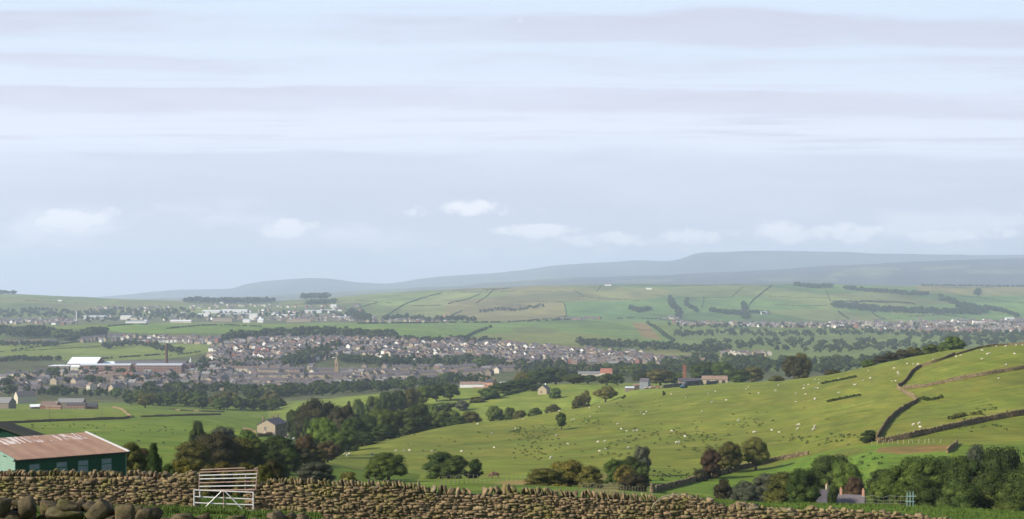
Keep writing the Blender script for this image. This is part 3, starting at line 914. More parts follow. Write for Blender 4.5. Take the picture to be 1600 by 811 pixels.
for a in [
    (492, 723, 190, 62, 'grey', 'bush', 'grey-green willow bush just over the wall right of the gate'),
    (545, 737, 150, 34, 'olive', 'bush', 'low dull bush barely topping the wall'),
    (606, 708, 262, 62, 'mid', 'thorn', 'round green ash standing alone behind the wall'),
    (588, 716, 270, 40, 'mid', 'bush', 'lighter side bush leaning on the round green ash'),
    (690, 706, 285, 58, 'dark', 'bush', 'dark spreading hawthorn behind the wall'),
    (712, 712, 280, 48, 'dark', 'bush', 'second half of the dark spreading hawthorn'),
    (742, 717, 290, 26, 'dark', 'bush', 'small dark thorn at the side of the spreading hawthorn'),
    (850, 732, 190, 66, 'olive', 'bush', 'golden olive hawthorn over the wall, low flank towards the cow'),
    (888, 719, 200, 70, 'yellow', 'bush', 'largest golden-tinted hawthorn hanging over the wall'),
    (922, 728, 195, 46, 'olive', 'bush', 'golden-brown hawthorn nearest the track'),
    (962, 718, 270, 40, 'mid', 'bush', 'olive green bush on the far side of the track'),
    (985, 713, 290, 38, 'dark', 'bush', 'dark bush at the top of the gully clump'),
    (1003, 697, 305, 30, 'grey', 'round', 'pointed grey-brown tree rising out of the gully clump'),
    (1000, 720, 275, 32, 'dark', 'bush', 'dark bush in the bottom of the gully'),
    (990, 741, 205, 46, 'copper', 'bush', 'reddish-brown bush touching the wall coping by the track'),
    (975, 726, 260, 34, 'yellow', 'bush', 'yellow-green bush in the gully clump'),
]:
    tree_top(*a[:3], a[3] * 1.18, a[4], a[6], a[5], G_FOOT, 'bush' if a[5] == 'bush' else 'tree', 'hawthorn_bush' if a[5] == 'bush' else 'broadleaf_tree', .8, 16, 3)
G_SLOPE = 'scrub trees on the grassy gully slope'
for a in [
    (1112, 702, 300, 36, 'rust', 'bush', 'reddish bare-looking thorn, lowest of the three gully trees'),
    (1142, 691, 315, 40, 'olive', 'thorn', 'brown-green thorn in the middle of the three gully trees'),
    (1181, 684, 320, 44, 'olive', 'thorn', 'tallest thorn beside the field wall, uppermost gully tree'),
    (1094, 733, 290, 24, 'copper', 'bush', 'brown heather clump under the reddish thorn'),
    (1358, 672, hit(1358, 691, 250), 30, 'dark', 'bush', 'dark thorn tucked in the corner where the field walls meet'),
    (1197, 741, 235, 70, 'grey', 'bush', 'low grey-green gorse mound beside the field wall'),
    (1165, 752, 225, 46, 'grey', 'bush', 'lower grey-green gorse mound nearest the stone wall'),
    (1130, 749, 235, 34, 'copper', 'bush', 'patch of brown bramble by the gorse mounds'),
]:
    tree_top(*a[:3], a[3] * 1.18, a[4], a[6], a[5], G_SLOPE, 'bush' if a[5] == 'bush' else 'tree', 'scrub_bush' if a[5] == 'bush' else 'thorn_tree', .5, 12, 3)
G_COTT = 'dense trees round the sunken cottages'
for a in [
    (1228, 738, 205, 64, 'olive', 'bush', 'olive-tinted tree, outermost of the cottage wood'),
    (1254, 734, 195, 50, 'dark', 'round', 'dark tree whose foot touches the cottage roof'),
    (1300, 713, 240, 72, 'dark', 'round', 'domed dark tree over the two cottage roofs'),
    (1322, 722, 235, 44, 'mid', 'round', 'green tree leaning on the domed dark tree'),
    (1336, 746, 214, 30, 'rust', 'round', 'small red-leaved tree above the chimneys'),
    (1303, 758, 206, 20, 'dark', 'bush', 'dark bush between the two cottage roofs'),
    (1380, 733, 225, 46, 'dark', 'round', 'dark tree right behind the red-leaved one'),
    (1376, 752, 180, 42, 'mid', 'bush', 'light green bush beside the end chimney'),
    (1408, 728, 190, 60, 'mid', 'round', 'pale green tree on the chimney side of the big wood'),
    (1440, 714, 190, 76, 'mid', 'round', 'big rounded green tree, crown lit along its top'),
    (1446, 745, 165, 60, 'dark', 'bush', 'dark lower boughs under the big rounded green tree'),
    (1480, 716, 200, 60, 'dark', 'round', 'dark tree in the middle of the big wood'),
    (1524, 697, 215, 40, 'grey', 'round', 'pointed grey-green tree top rising from the wood'),
    (1508, 716, 185, 60, 'dark', 'round', 'dense dark tree under the pointed grey-green top'),
    (1565, 702, 200, 80, 'dark', 'round', 'tallest domed dark tree towards the picture edge'),
    (1545, 735, 165, 70, 'dark', 'bush', 'dark low tree below the tallest dome'),
    (1602, 726, 180, 60, 'dark', 'round', 'dark tree cut by the picture edge'),
    (1590, 752, 160, 60, 'dark', 'bush', 'low dark tree in the corner by the grass bank'),
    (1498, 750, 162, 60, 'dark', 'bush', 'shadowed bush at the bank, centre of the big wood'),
    (1410, 758, 168, 40, 'mid', 'bush', 'mid green bush behind the blue hurdles'),
]:
    tree_top(*a[:3], a[3] * 1.35, a[4], a[6], a[5], G_COTT, 'tree', 'broadleaf_tree', .8, 22, 4)
G_RIDGE = 'trees along the skyline of the right hand hill'
for a in [
    (1241, 557, 760, 46, 'copper', 'round', 'big brown-green tree alone on the pasture crest'),
    (1253, 552, 800, 34, 'yellow', 'round', 'paler tree behind the big brown one on the crest'),
    (1214, 587, 760, 30, 'olive', 'bush', 'low brown scrub beside the big crest tree'),
    (1300, 577, 730, 34, 'olive', 'bush', 'low olive scrub alone on the crest'),
    (1375, 556, 690, 30, 'copper', 'round', 'first brown tree of the copse on the skyline'),
    (1394, 551, 690, 34, 'copper', 'round', 'second brown tree of the skyline copse'),
    (1412, 546, 680, 34, 'copper', 'round', 'third brown tree of the skyline copse'),
    (1428, 542, 680, 30, 'olive', 'round', 'olive tree in the middle of skyline copse'),
    (1452, 538, 680, 34, 'mid', 'round', 'grey-green tree beside the brightest of the copse'),
    (1488, 526, 670, 44, 'bright', 'round', 'bright rounded tree, tallest of the skyline copse'),
    (1466, 540, 690, 30, 'mid', 'round', 'mid green tree leaning to the brightest of the copse'),
    (1358, 562, 720, 30, 'mid', 'round', 'green tree starting the skyline copse'),
    (1440, 552, 650, 30, 'dark', 'bush', 'dark undergrowth shrub below the skyline copse'),
]:
    tree_top(*a[:5], a[6], a[5], G_RIDGE, 'tree' if a[5] != 'bush' else 'bush', 'broadleaf_tree' if a[5] != 'bush' else 'scrub_bush', 1, 22, 3)


# --- belts and woods farther off: (where, points of the foot line, count, height range, kinds, spread in rows, nearest depth, farthest)
BELTS = [
    ('dark belt between the pasture wall and the town', [(205, 634), (260, 632), (330, 636), (400, 640), (435, 636)], 26, (8, 13), 'dark dark mid mid olive', 9, 700, 1400),
    ('belt of trees behind the brick farm', [(0, 616), (60, 618), (120, 618), (200, 622)], 13, (7, 11), 'dark mid', 5, 1000, 1600),
    ('upper edge of the wood nearest the town', [(215, 616), (290, 612), (360, 616), (430, 618)], 20, (9, 13), 'dark dark mid', 7, 1000, 1650),
    ('tree line under the lowest terraces', [(425, 620), (480, 613), (560, 608), (640, 604), (700, 598), (760, 600)], 34, (8, 12), 'dark dark mid grey', 6, 1100, 1600),
    ('garden trees at the foot of town', [(380, 624), (430, 621), (520, 615), (620, 609), (700, 604)], 34, (8, 12), 'dark mid dark', 5, 1060, 1600),
    ('trees among the terraces', [(340, 604), (450, 598), (560, 592), (680, 588), (760, 586)], 14, (6, 9), 'dark mid', 16, 1250, 2200),
    ('trees among the estate houses', [(350, 556), (450, 545), (560, 543), (700, 552), (850, 560), (980, 562)], 40, (6, 10), 'dark mid', 18, 1600, 2900),
    ('trees scattered among the houses round the mill', [(0, 600), (80, 595), (150, 592), (230, 598), (320, 592)], 34, (7, 12), 'dark mid dark', 22, 1250, 2000),
    ('wood beside the church', [(448, 570), (480, 562), (520, 556), (525, 545)], 20, (9, 15), 'dark dark mid', 10, 1500, 2500),
    ('tree belt dividing the terraces from the estate', [(530, 566), (600, 569), (660, 570), (720, 568), (770, 570)], 34, (9, 14), 'dark dark mid', 8, 1500, 2400),
    ('trees behind the terraces above the mill road', [(310, 572), (360, 576), (400, 570), (450, 568)], 20, (8, 12), 'dark mid', 10, 1500, 2300),
    ('tall belt along the top of the estate', [(350, 534), (400, 529), (450, 526), (520, 524), (580, 528), (620, 530)], 40, (13, 19), 'dark dark mid', 4, 2300, 3100),
    ('upper estate trees below the far field', [(620, 532), (680, 536), (720, 535), (780, 537)], 16, (9, 13), 'dark mid', 4, 2300, 3200),
    ('trees in front of the plain', [(740, 572), (820, 576), (900, 580), (980, 585), (1040, 588)], 44, (9, 14), 'dark dark mid', 12, 1250, 2000),
    ('dark row along the lower edge of the valley plain', [(820, 588), (900, 584), (960, 582), (1060, 584), (1160, 580), (1210, 582)], 44, (9, 12), 'dark mid grey', 6, 1300, 1900),
    ('trees on the town edge beneath the long hill', [(905, 540), (960, 541), (1010, 545), (1060, 548), (1120, 550)], 40, (10, 15), 'dark dark', 6, 2000, 3300),
    ('woods of the valley plain', [(1040, 575), (1100, 566), (1200, 570), (1280, 578), (1340, 572), (1420, 560)], 80, (9, 13), 'dark dark mid', 16, 1500, 2700),
    ('woods under the far town', [(1100, 545), (1200, 540), (1300, 545), (1400, 540), (1500, 536), (1600, 530)], 90, (9, 13), 'dark dark mid', 16, 2000, 3400),
    ('hedge trees on the plain', [(1050, 524), (1150, 522), (1250, 524), (1350, 520), (1450, 524), (1600, 524)], 90, (8, 12), 'dark dark', 7, 2600, 3700),
    ('far town trees', [(1050, 512), (1200, 510), (1350, 512), (1500, 512), (1620, 508)], 60, (8, 12), 'dark dark', 8, 2900, 4300),
    ('wood over the left pastures', [(-10, 524), (40, 526), (80, 527), (110, 533), (160, 528)], 26, (14, 22), 'dark dark mid', 5, 2300, 3300),
    ('trees by the white houses above the mill', [(160, 543), (175, 545), (215, 538), (265, 550), (285, 551)], 14, (9, 13), 'dark mid', 4, 1900, 2900),
    ('left hand houses on the pasture edge', [(0, 540), (20, 541), (60, 540), (90, 541)], 8, (8, 11), 'dark', 3, 1900, 3000),
    ('hedge above the low brick terraces', [(-5, 565), (40, 563), (95, 563)], 16, (6, 8), 'dark mid', 3, 1700, 2300),
    ('distant wood over the industrial estate', [(0, 492), (60, 490), (120, 494), (200, 490), (300, 492)], 90, (9, 14), 'dark dark', 12, 3500, 5600),
    ('trees between the factories', [(130, 500), (250, 498), (400, 494), (520, 492), (580, 502)], 70, (8, 12), 'dark dark', 9, 3500, 5600),
    ('skyline wood left', [(-10, 459), (25, 460)], 9, (12, 18), 'dark', 1, 5600, 6100),
    ('skyline wood behind the factories', [(290, 473), (340, 474), (400, 474), (430, 473)], 34, (18, 26), 'dark', 1.5, 5000, 6200),
    ('skyline trees left of the long hill', [(470, 468), (490, 467), (510, 467)], 14, (20, 28), 'dark', 1, 5000, 6200),
    ('copse below the skyline trees', [(480, 477), (500, 476), (525, 474)], 12, (14, 20), 'dark', 2, 4400, 6000),
    ('wood at the foot of the long hill', [(545, 492), (560, 496), (575, 501)], 30, (14, 20), 'dark', 6, 3600, 5400),
    ('field trees on the long hill', [(600, 502), (632, 499), (668, 503), (700, 502), (745, 503)], 14, (12, 18), 'dark', 1.5, 3500, 5400),
    ('scrub on the moorland edge', [(750, 488), (780, 484), (800, 486), (850, 478)], 26, (6, 10), 'dark', 4, 3800, 5600),
    ('heart-shaped copse', [(985, 482), (1000, 488), (1015, 484)], 20, (9, 14), 'dark', 4, 3800, 5600),
    ('gully wood on the long hill', [(1048, 468), (1050, 478), (1062, 488), (1060, 497)], 40, (9, 14), 'dark', 5, 3800, 5800),
    ('small copse beside the gully wood', [(1075, 468), (1072, 478), (1090, 488)], 12, (9, 13), 'dark', 3, 3800, 5800),
    ('cross-shaped wood on the long hill', [(1110, 486), (1135, 490), (1165, 492), (1162, 476), (1166, 500)], 60, (9, 14), 'dark', 4, 3700, 5800),
    ('wood right of the hill farm', [(1170, 490), (1200, 490)], 10, (8, 12), 'dark', 3, 3700, 5800),
    ('skyline wood on the long hill', [(1240, 446), (1270, 450), (1300, 449)], 30, (12, 18), 'dark', 2, 5000, 6100),
    ('long wood under the skyline', [(1320, 452), (1370, 456), (1420, 460), (1450, 461)], 60, (10, 15), 'dark', 3, 4600, 6100),
    ('great wood on the long hill', [(1300, 478), (1360, 484), (1420, 487), (1490, 489), (1540, 488), (1500, 478), (1470, 466)], 170, (10, 15), 'dark', 7, 3800, 5900),
    ('wood strip at the end of the great wood', [(1540, 482), (1570, 488), (1590, 496)], 30, (9, 14), 'dark', 3, 3700, 5800),
    ('trees by the lone field edge', [(1526, 462), (1530, 456)], 6, (12, 18), 'dark', 3, 4600, 6000),
    ('hedges crossing the great hill', [(1300, 472), (1400, 473), (1430, 476)], 30, (5, 8), 'dark', 1, 4000, 5900),
    ('hill skyline hedges', [(1440, 446), (1500, 447), (1560, 447), (1600, 448)], 24, (7, 11), 'dark', .7, 5300, 6100),
]
def along(pts, t):
    L = [math.dist(a, b) for a, b in zip(pts, pts[1:])]; s = t * sum(L)
    for (a, b), l in zip(zip(pts, pts[1:]), L):
        if s <= l: return a[0] + (b[0] - a[0]) * s / l, a[1] + (b[1] - a[1]) * s / l
        s -= l
    return pts[-1]
for where, pts, n, (h0, h1), kinds, spread, d0, d1 in BELTS:
    rg = random.Random(hash_(where)); ks = kinds.split(); n = int(n * (2.3 if d0 >= 1500 else 1.7))
    for i in range(n):
        px, py = along(pts, (i + rg.random()) / n)
        py += rg.uniform(-1, 1) * spread * .5; px += rg.uniform(-1, 1) * spread * .7
        d = hit(px, py, d0, d1)
        h = rg.uniform(h0, h1); w = h * rg.uniform(.95, 1.75)
        want_tree(px, d, w, h, rg.choice(ks), 'round', where, where, prio=0)


TREE_LIMIT = 285
def place_trees():
    T = TREES
    T.sort(key=lambda t: (-t['prio'], -t['size']))
    near, rest = T[:TREE_LIMIT], T[TREE_LIMIT:]
    order = {}
    for t in near: order.setdefault(t['where'], []).append(t)
    for w, lst in order.items(): lst.sort(key=lambda t: t['px'])
    shapeword = {'round': 'rounded', 'bush': 'bushy', 'thorn': 'wind-shaped', 'cone': 'conical', 'column': 'narrow'}
    for i, t in enumerate(near):
        s = hash_((t['where'], round(t['px'], 1))) + i
        p = on_ground(t['px'], t['d'])
        lst = order[t['where']]
        if t['prio'] == 0:
            k = lst.index(t) + 1
            label = f"{LEAF[t['kind']][2]} tree, {ordinal(k)} from left in the {t['where']}"
            ws = label.split()
            if len(ws) > 16: label = ' '.join(f"{LEAF[t['kind']][2]} tree, {ordinal(k)} from left, {t['where']}".split()[:16])
        else: label = t['where']
        name = t['name'] or 'broadleaf_tree'
        o = thing(name, label, t['cat'], p, (s * 1.7) % 6.28, t['group'], (t['w'], t['w'], t['h']))
        obj('crown', get_crown(t['size'], t['shape'], t['kind'], s), o)
        if t['shape'] != 'bush' or t['size'] > 25: obj('trunk', get_trunk(t['shape'], s), o)
    # everything beyond that: one mass of small crowns
    Vq = []; Vc = []; Fc = []; off = 0
    proto = [crown_arrays(500 + k, 130, .085, 7, 'round') for k in range(8)]
    pc = [(np.vstack(p[1]), np.vstack(p[2])) for p in proto]
    for i, t in enumerate(rest):
        q = proto[i % 8]; a = i * 2.1; c, s_ = math.cos(a), math.sin(a)
        M = np.array([[c * t['w'], s_ * t['w'], 0], [-s_ * t['w'], c * t['w'], 0], [0, 0, t['h']]])
        p = np.array(on_ground(t['px'], t['d'])) - np.array([0, 0, .4])
        Vq.append(q[0] @ M + p); v, f = pc[i % 8]; Vc.append(v @ M + p); Fc.append(f + off); off += len(v)
    V = np.vstack(Vq); nq = len(V) // 4
    tri = np.vstack(Fc)
    quads = np.vstack([np.arange(nq * 4).reshape(-1, 4)])
    V2 = np.vstack([V] + Vc)
    # triangles of the cores are written as quads with a midpoint left out: two meshes' worth in one, built directly
    me = bpy.data.meshes.new('distant_trees')
    nl = nq * 4 + len(tri) * 3
    me.vertices.add(len(V2)); me.vertices.foreach_set('co', V2.astype(np.float32).ravel())
    me.loops.add(nl); me.loops.foreach_set('vertex_index', np.concatenate([quads.ravel(), (tri + len(V)).ravel()]).astype(np.int32))
    me.polygons.add(nq + len(tri))
    me.polygons.foreach_set('loop_start', np.concatenate([np.arange(nq) * 4, nq * 4 + np.arange(len(tri)) * 3]).astype(np.int32))
    me.materials.append(MATS['foliage_dark']); me.update(calc_edges=True)
    tag(obj('distant_trees', me), 'dark woods, hedges and garden trees far across the valley', 'woodland', kind='stuff')
    print('TREES', len(near), len(rest))
# ------------------------------------------------------------------ dry stone work
def _cube_template(n):
    """surface points of a cube cut n times, and its quads"""
    import bmesh
    bm = bmesh.new(); bmesh.ops.create_cube(bm, size=1.0)
    if n > 1: bmesh.ops.subdivide_edges(bm, edges=bm.edges[:], cuts=n - 1, use_grid_fill=True)
    V = np.array([v.co[:] for v in bm.verts]); F = np.array([[v.index for v in f.verts] for f in bm.faces]); bm.free()
    return V, F
CUBE = {1: _cube_template(1), 2: _cube_template(2), 4: _cube_template(4)}
STONE_TINTS = np.array([(.30, .215, .115), (.245, .175, .095), (.20, .145, .080), (.325, .205, .130), (.27, .175, .115), (.17, .135, .090), (.20, .185, .135), (.22, .20, .075), (.36, .27, .16), (.11, .085, .055), (.15, .12, .075)])
STONE_P = np.array([.18, .20, .16, .06, .09, .10, .02, .07, .03, .04, .05])


def stones_mesh(name, pos, size, rot, tints, material, res=2, rough=.10, seed=0, smooth=False, core=None):
    """many separate rough stones as one mesh. pos, size (n,3); rot (n,3) small angles (x tilt, y lean, z yaw)"""
    rg = np.random.default_rng(seed)
    T, F = CUBE[res]
    n = len(pos); k = len(T)
    if n == 0: return None
    r = np.linalg.norm(T, axis=1)
    roundness = 1 - np.clip((r - .5) / .37, 0, 1) * (.0 if res == 2 else .08)
    V = (T * roundness[:, None])[None] * np.ones((n, 1, 1))
    V = V + rg.normal(0, rough * .5, (n, k, 3)) if res < 4 else V
    if res == 4:                                  # broad facets: shear and slice each stone its own way
        for _ in range(8):
            d = rg.normal(0, 1, (n, 1, 3)); d /= np.linalg.norm(d, axis=2, keepdims=True)
            h = rg.uniform(.28, .50, (n, 1)); q = (V * d).sum(2); over = np.clip(q - h, 0, None)
            V = V - d * over[..., None] * 1.0
        V = V + rg.normal(0, rough * .14, (n, k, 3))
    V = V * size[:, None, :]
    a, b, c = rot[:, 0], rot[:, 1], rot[:, 2]
    ca, sa, cb, sb, cc, sc = np.cos(a), np.sin(a), np.cos(b), np.sin(b), np.cos(c), np.sin(c)
    O, I = np.zeros(n), np.ones(n)
    Rx = np.stack([I, O, O, O, ca, -sa, O, sa, ca], -1).reshape(n, 3, 3)
    Ry = np.stack([cb, O, sb, O, I, O, -sb, O, cb], -1).reshape(n, 3, 3)
    Rz = np.stack([cc, -sc, O, sc, cc, O, O, O, I], -1).reshape(n, 3, 3)
    M = Rz @ Ry @ Rx
    V = np.einsum('nij,nkj->nki', M, V) + pos[:, None, :]
    V = V.reshape(-1, 3); FF = (F[None] + (np.arange(n) * k)[:, None, None]).reshape(-1, 4)
    TT = np.repeat(tints, k, 0)
    if core is not None:
        cv, cf = core
        FF = np.vstack([FF, np.array(cf) + len(V)]); V = np.vstack([V, cv]); TT = np.vstack([TT, np.tile([.12, .09, .055], (len(cv), 1))])
    return mesh_np(name, V, FF, material, tint=TT, smooth=smooth)


def pick_tints(rg, n, patch=None, dark=1.0):
    mean = np.array([.225, .170, .095])
    c = mean * .45 + .55 * STONE_TINTS[rg.choice(len(STONE_TINTS), n, p=STONE_P / STONE_P.sum())] * rg.uniform(.84, 1.16, (n, 1)) * dark
    if patch is not None: c = c * patch[:, None]
    return c


wall_stone = attr_mat('gritstone', .42, 5.0, .9, moss=((.155, .150, .035), .65))
rubble_stone = attr_mat('mossy_gritstone', .55, 5.0, 1.0, moss=((.085, .085, .022), .8))
far_stone = attr_mat('field_stone', .35, 1.2, .4, moss=((.075, .075, .035), .5))

WALL_Y = 58.0
def px_x(px, d): return (px - 800) / FPX * d
def py_z(py, d): return -(py - HORIZON) / FPX * d
def strip_core(xs, zt, zb, y, th):
    """a closed ribbon of rubble fill behind the face stones"""
    V = []; F = []
    for x, a, b in zip(xs, zt, zb): V += [(x, y - th, b), (x, y - th, a), (x, y + th, a), (x, y + th, b)]
    for i in range(len(xs) - 1):
        o = i * 4
        for k in range(4): F.append((o + k, o + (k + 1) % 4, o + 4 + (k + 1) % 4, o + 4 + k))
    e = (len(xs) - 1) * 4
    F += [(0, 3, 2, 1), (e, e + 1, e + 2, e + 3)]
    return np.array(V), F


def near_wall(label, tops, cop, seed, ruin=None):
    """tops: [(px, row of the top)], cop(px) -> coping style or None"""
    rg = np.random.default_rng(seed)
    xa, xb = px_x(tops[0][0], WALL_Y), px_x(tops[-1][0], WALL_Y)
    tx = [px_x(a, WALL_Y) for a, b in tops]; tz = [py_z(b, WALL_Y) for a, b in tops]
    top = lambda x: float(np.interp(x, tx, tz))
    px = lambda x: 800 + FPX * x / WALL_Y
    base = lambda x: gz(x, WALL_Y) - .12
    cap = lambda x: .34 if cop(px(x)) else .0
    zlo = min(base(x) for x in np.linspace(xa, xb, 60)); zhi = max(tz)
    pos = []; size = []; rot = []
    z = zlo; k = 0
    while z < zhi:
        h = rg.uniform(.050, .112)
        if rg.random() < .15: h = rg.uniform(.12, .17)
        x = xa + rg.uniform(-.1, .1)
        while x < xb:
            w = float(np.clip(rg.lognormal(-1.62, .45), .08, .52)) * (1.15 if h > .16 else 1)
            xc = min(x + w / 2, xb)
            zz = z + .07 * float(vnoise(xc / 1.7, z * 1.3, seed)) + .03 * float(vnoise(xc / .5, z * 3, seed + 1))
            t = top(xc) - cap(xc)
            if zz + h * .55 < t + .02 and zz + h > base(xc):
                hh = h * rg.uniform(.86, 1.0)
                if rg.random() < .10:                    # two thin ones in place of one
                    for q in (0, 1):
                        pos.append((xc, WALL_Y + rg.uniform(-.03, .03), zz + h * (.25 + .5 * q))); size.append((w * .94, .56, hh * .5)); rot.append((rg.normal(0, .05), rg.normal(0, .03), rg.normal(0, .07)))
                else:
                    pos.append((xc, WALL_Y + rg.normal(0, .028), zz + h / 2)); size.append((w * rg.uniform(1.02, 1.10), rg.uniform(.52, .62), hh * 1.13)); rot.append((rg.normal(0, .06), rg.normal(0, .05), rg.normal(0, .08)))
            x += w
        z += h * .97
    pos = np.array(pos); size = np.array(size); rot = np.array(rot)
    patch = 1 + .16 * vnoise(pos[:, 0] / 2.6, pos[:, 2] / 1.2, 77)
    xs = np.linspace(xa + .05, xb - .05, int((xb - xa) / .5) + 2)
    core = strip_core(xs, [top(x) - cap(x) - .10 for x in xs], [base(x) - .2 for x in xs], WALL_Y, .235)
    t = thing('dry_stone_wall', label, 'wall', (0, 0, 0))
    obj('stonework', stones_mesh('stonework', pos, size, rot, pick_tints(rg, len(pos), patch, .76), wall_stone, 2, .05, seed, core=core), t)
    # upright coping stones
    pos = []; size = []; rot = []; x = xa
    while x < xb:
        st = cop(px(x))
        if not st: x += .1; continue
        w = rg.uniform(.09, .17); lean, var, hh = st
        if var > .3: w = rg.uniform(.14, .30)
        h = rg.uniform(.30, .42) * hh
        if rg.random() < (.12 if var > .3 else .03): x += w; continue
        zt = top(x + w / 2)
        l = lean + rg.normal(0, var)
        pos.append((x + w / 2, WALL_Y + rg.uniform(-.03, .03), zt - .36 + h / 2 + rg.uniform(-.02, .02))); size.append((w * .92, rg.uniform(.42, .56), h)); rot.append((rg.normal(0, .06), l, rg.normal(0, .12)))
        x += w * (.93 + abs(math.sin(l)) * .45)
    if pos:
        pos = np.array(pos); size = np.array(size); rot = np.array(rot)
        obj('coping', stones_mesh('coping', pos, size, rot, pick_tints(rg, len(pos), None, .78), wall_stone, 4, .10, seed + 5), t)
    if ruin:
        a, b, n = ruin; pos = []; size = []; rot = []
        for i in range(n):
            x = rg.uniform(px_x(a, WALL_Y), px_x(b, WALL_Y)); s = rg.uniform(.13, .28)
            pos.append((x, WALL_Y + rg.uniform(-.16, .16), top(x) - rg.uniform(-.10, .22))); size.append((s * rg.uniform(.8, 1.4), s * rg.uniform(.8, 1.3), s * rg.uniform(.55, .95))); rot.append(tuple(rg.normal(0, .45, 3)))
        pos = np.array(pos); size = np.array(size); rot = np.array(rot)
        obj('loose_stones', stones_mesh('loose_stones', pos, size, rot, pick_tints(rg, len(pos), None, .92), wall_stone, 4, .1, seed + 9), t)
    return t


def cop_left(px):
    if px > 254: return None
    return (.10, .28, .75) if px < 150 else (-.18, .22, .75)
def cop_right(px):
    if px < 406: return None
    if px < 470: return (-.25, .30, .75)
    if px < 668: return (-.36, .13, .8)
    if px < 810: return (.05, .42, 1.15)
    if px < 1028: return (-.20, .12, .9)
    return None
near_wall('mossy dry stone wall running from the picture edge to the gate',
          [(-90, 733), (0, 732), (120, 731), (245, 732), (256, 742), (272, 745), (285, 741), (305, 739)], cop_left, 3, ruin=(256, 303, 16))
near_wall('long dry stone wall from the gate to its tumbled right hand end',
          [(386, 766), (400, 764), (404, 748), (430, 743), (470, 744), (560, 748), (620, 749), (655, 752), (670, 758), (700, 761), (760, 762), (800, 758), (900, 764), (1000, 770), (1027, 773), (1030, 780), (1055, 777), (1085, 778),
           (1105, 783), (1128, 791), (1145, 793), (1158, 789), (1200, 797), (1300, 797), (1400, 805), (1440, 809), (1500, 817), (1580, 826)], cop_right, 4, ruin=(1032, 1480, 230))


def rubble_bank():
    """the tumbled wall of big blocks nearest the camera"""
    rg = np.random.default_rng(21); D = 24.0
    tops = [(-60, 776), (0, 775), (35, 778), (60, 782), (90, 784), (130, 782), (150, 792), (185, 786), (215, 790), (240, 804), (268, 803), (300, 799), (330, 806), (372, 803), (400, 808), (440, 799), (480, 802), (520, 814), (640, 830), (760, 850)]
    top = lambda px: float(np.interp(px, [a for a, b in tops], [b for a, b in tops]))
    pos = []; size = []; rot = []
    for row in range(10):
        px = -80 + rg.uniform(0, 15)
        while px < 740:
            s = rg.uniform(.17, .33) if row else rg.uniform(.16, .31)
            w = s * rg.uniform(.8, 1.5); wp = w / D * FPX
            t = top(px + wp / 2)
            if row == 0 and px > 520: px += wp; continue
            z = py_z(t, D) - (.06 if row == 0 else .06 + row * .16) - s * .25 + rg.uniform(-.03, .03)
            g = gz(px_x(px, D), D)
            if z > g - .25:
                pos.append((px_x(px + wp / 2, D), D + rg.uniform(-.2, .2) - row * .05, z)); size.append((w, s * rg.uniform(.8, 1.4), s * rg.uniform(.45, 1.0) * (1.1 if row == 0 else 1)))
                rot.append((rg.normal(0, .25), rg.normal(0, .42 if row == 0 else .22), rg.normal(0, .4)))
            px += wp * rg.uniform(.80, 1.0)
    # the odd ones that can be picked out: flat slab, leaning slab, pale block, pale wedge
    for (px, py, w, h, dd, ry, tint) in [(112, 795, .62, .20, .5, .03, 0), (52, 786, .34, .36, .4, -.35, 1), (20, 803, .55, .28, .5, .1, 1), (161, 796, .34, .52, .3, .75, 0), (203, 797, .42, .46, .4, -.15, 1), (232, 800, .26, .30, .3, .2, 0), (12, 783, .34, .30, .4, .1, 0), (292, 808, .50, .26, .4, -.05, 1), (116, 783, .36, .22, .4, .2, 0), (376, 810, .34, .26, .3, .1, 0), (443, 809, .30, .36, .3, .2, 0), (476, 808, .28, .32, .3, -.3, 1)]:
        pos.append((px_x(px, D), D - .35, py_z(py, D) - h * .1)); size.append((w, dd, h)); rot.append((.05, ry, .2))
    pos = np.array(pos); size = np.array(size); rot = np.array(rot)
    ti = pick_tints(rg, len(pos), None, .31)
    ti = ti * .6 + np.array([.058, .052, .034]) * .4
    t = thing('rubble_wall', 'tumbled wall of big dark mossy blocks in the nearest corner', 'wall')
    obj('blocks', stones_mesh('blocks', pos, size, rot, ti, rubble_stone, 4, .12, 8), t)
    return t
rubble_bank()


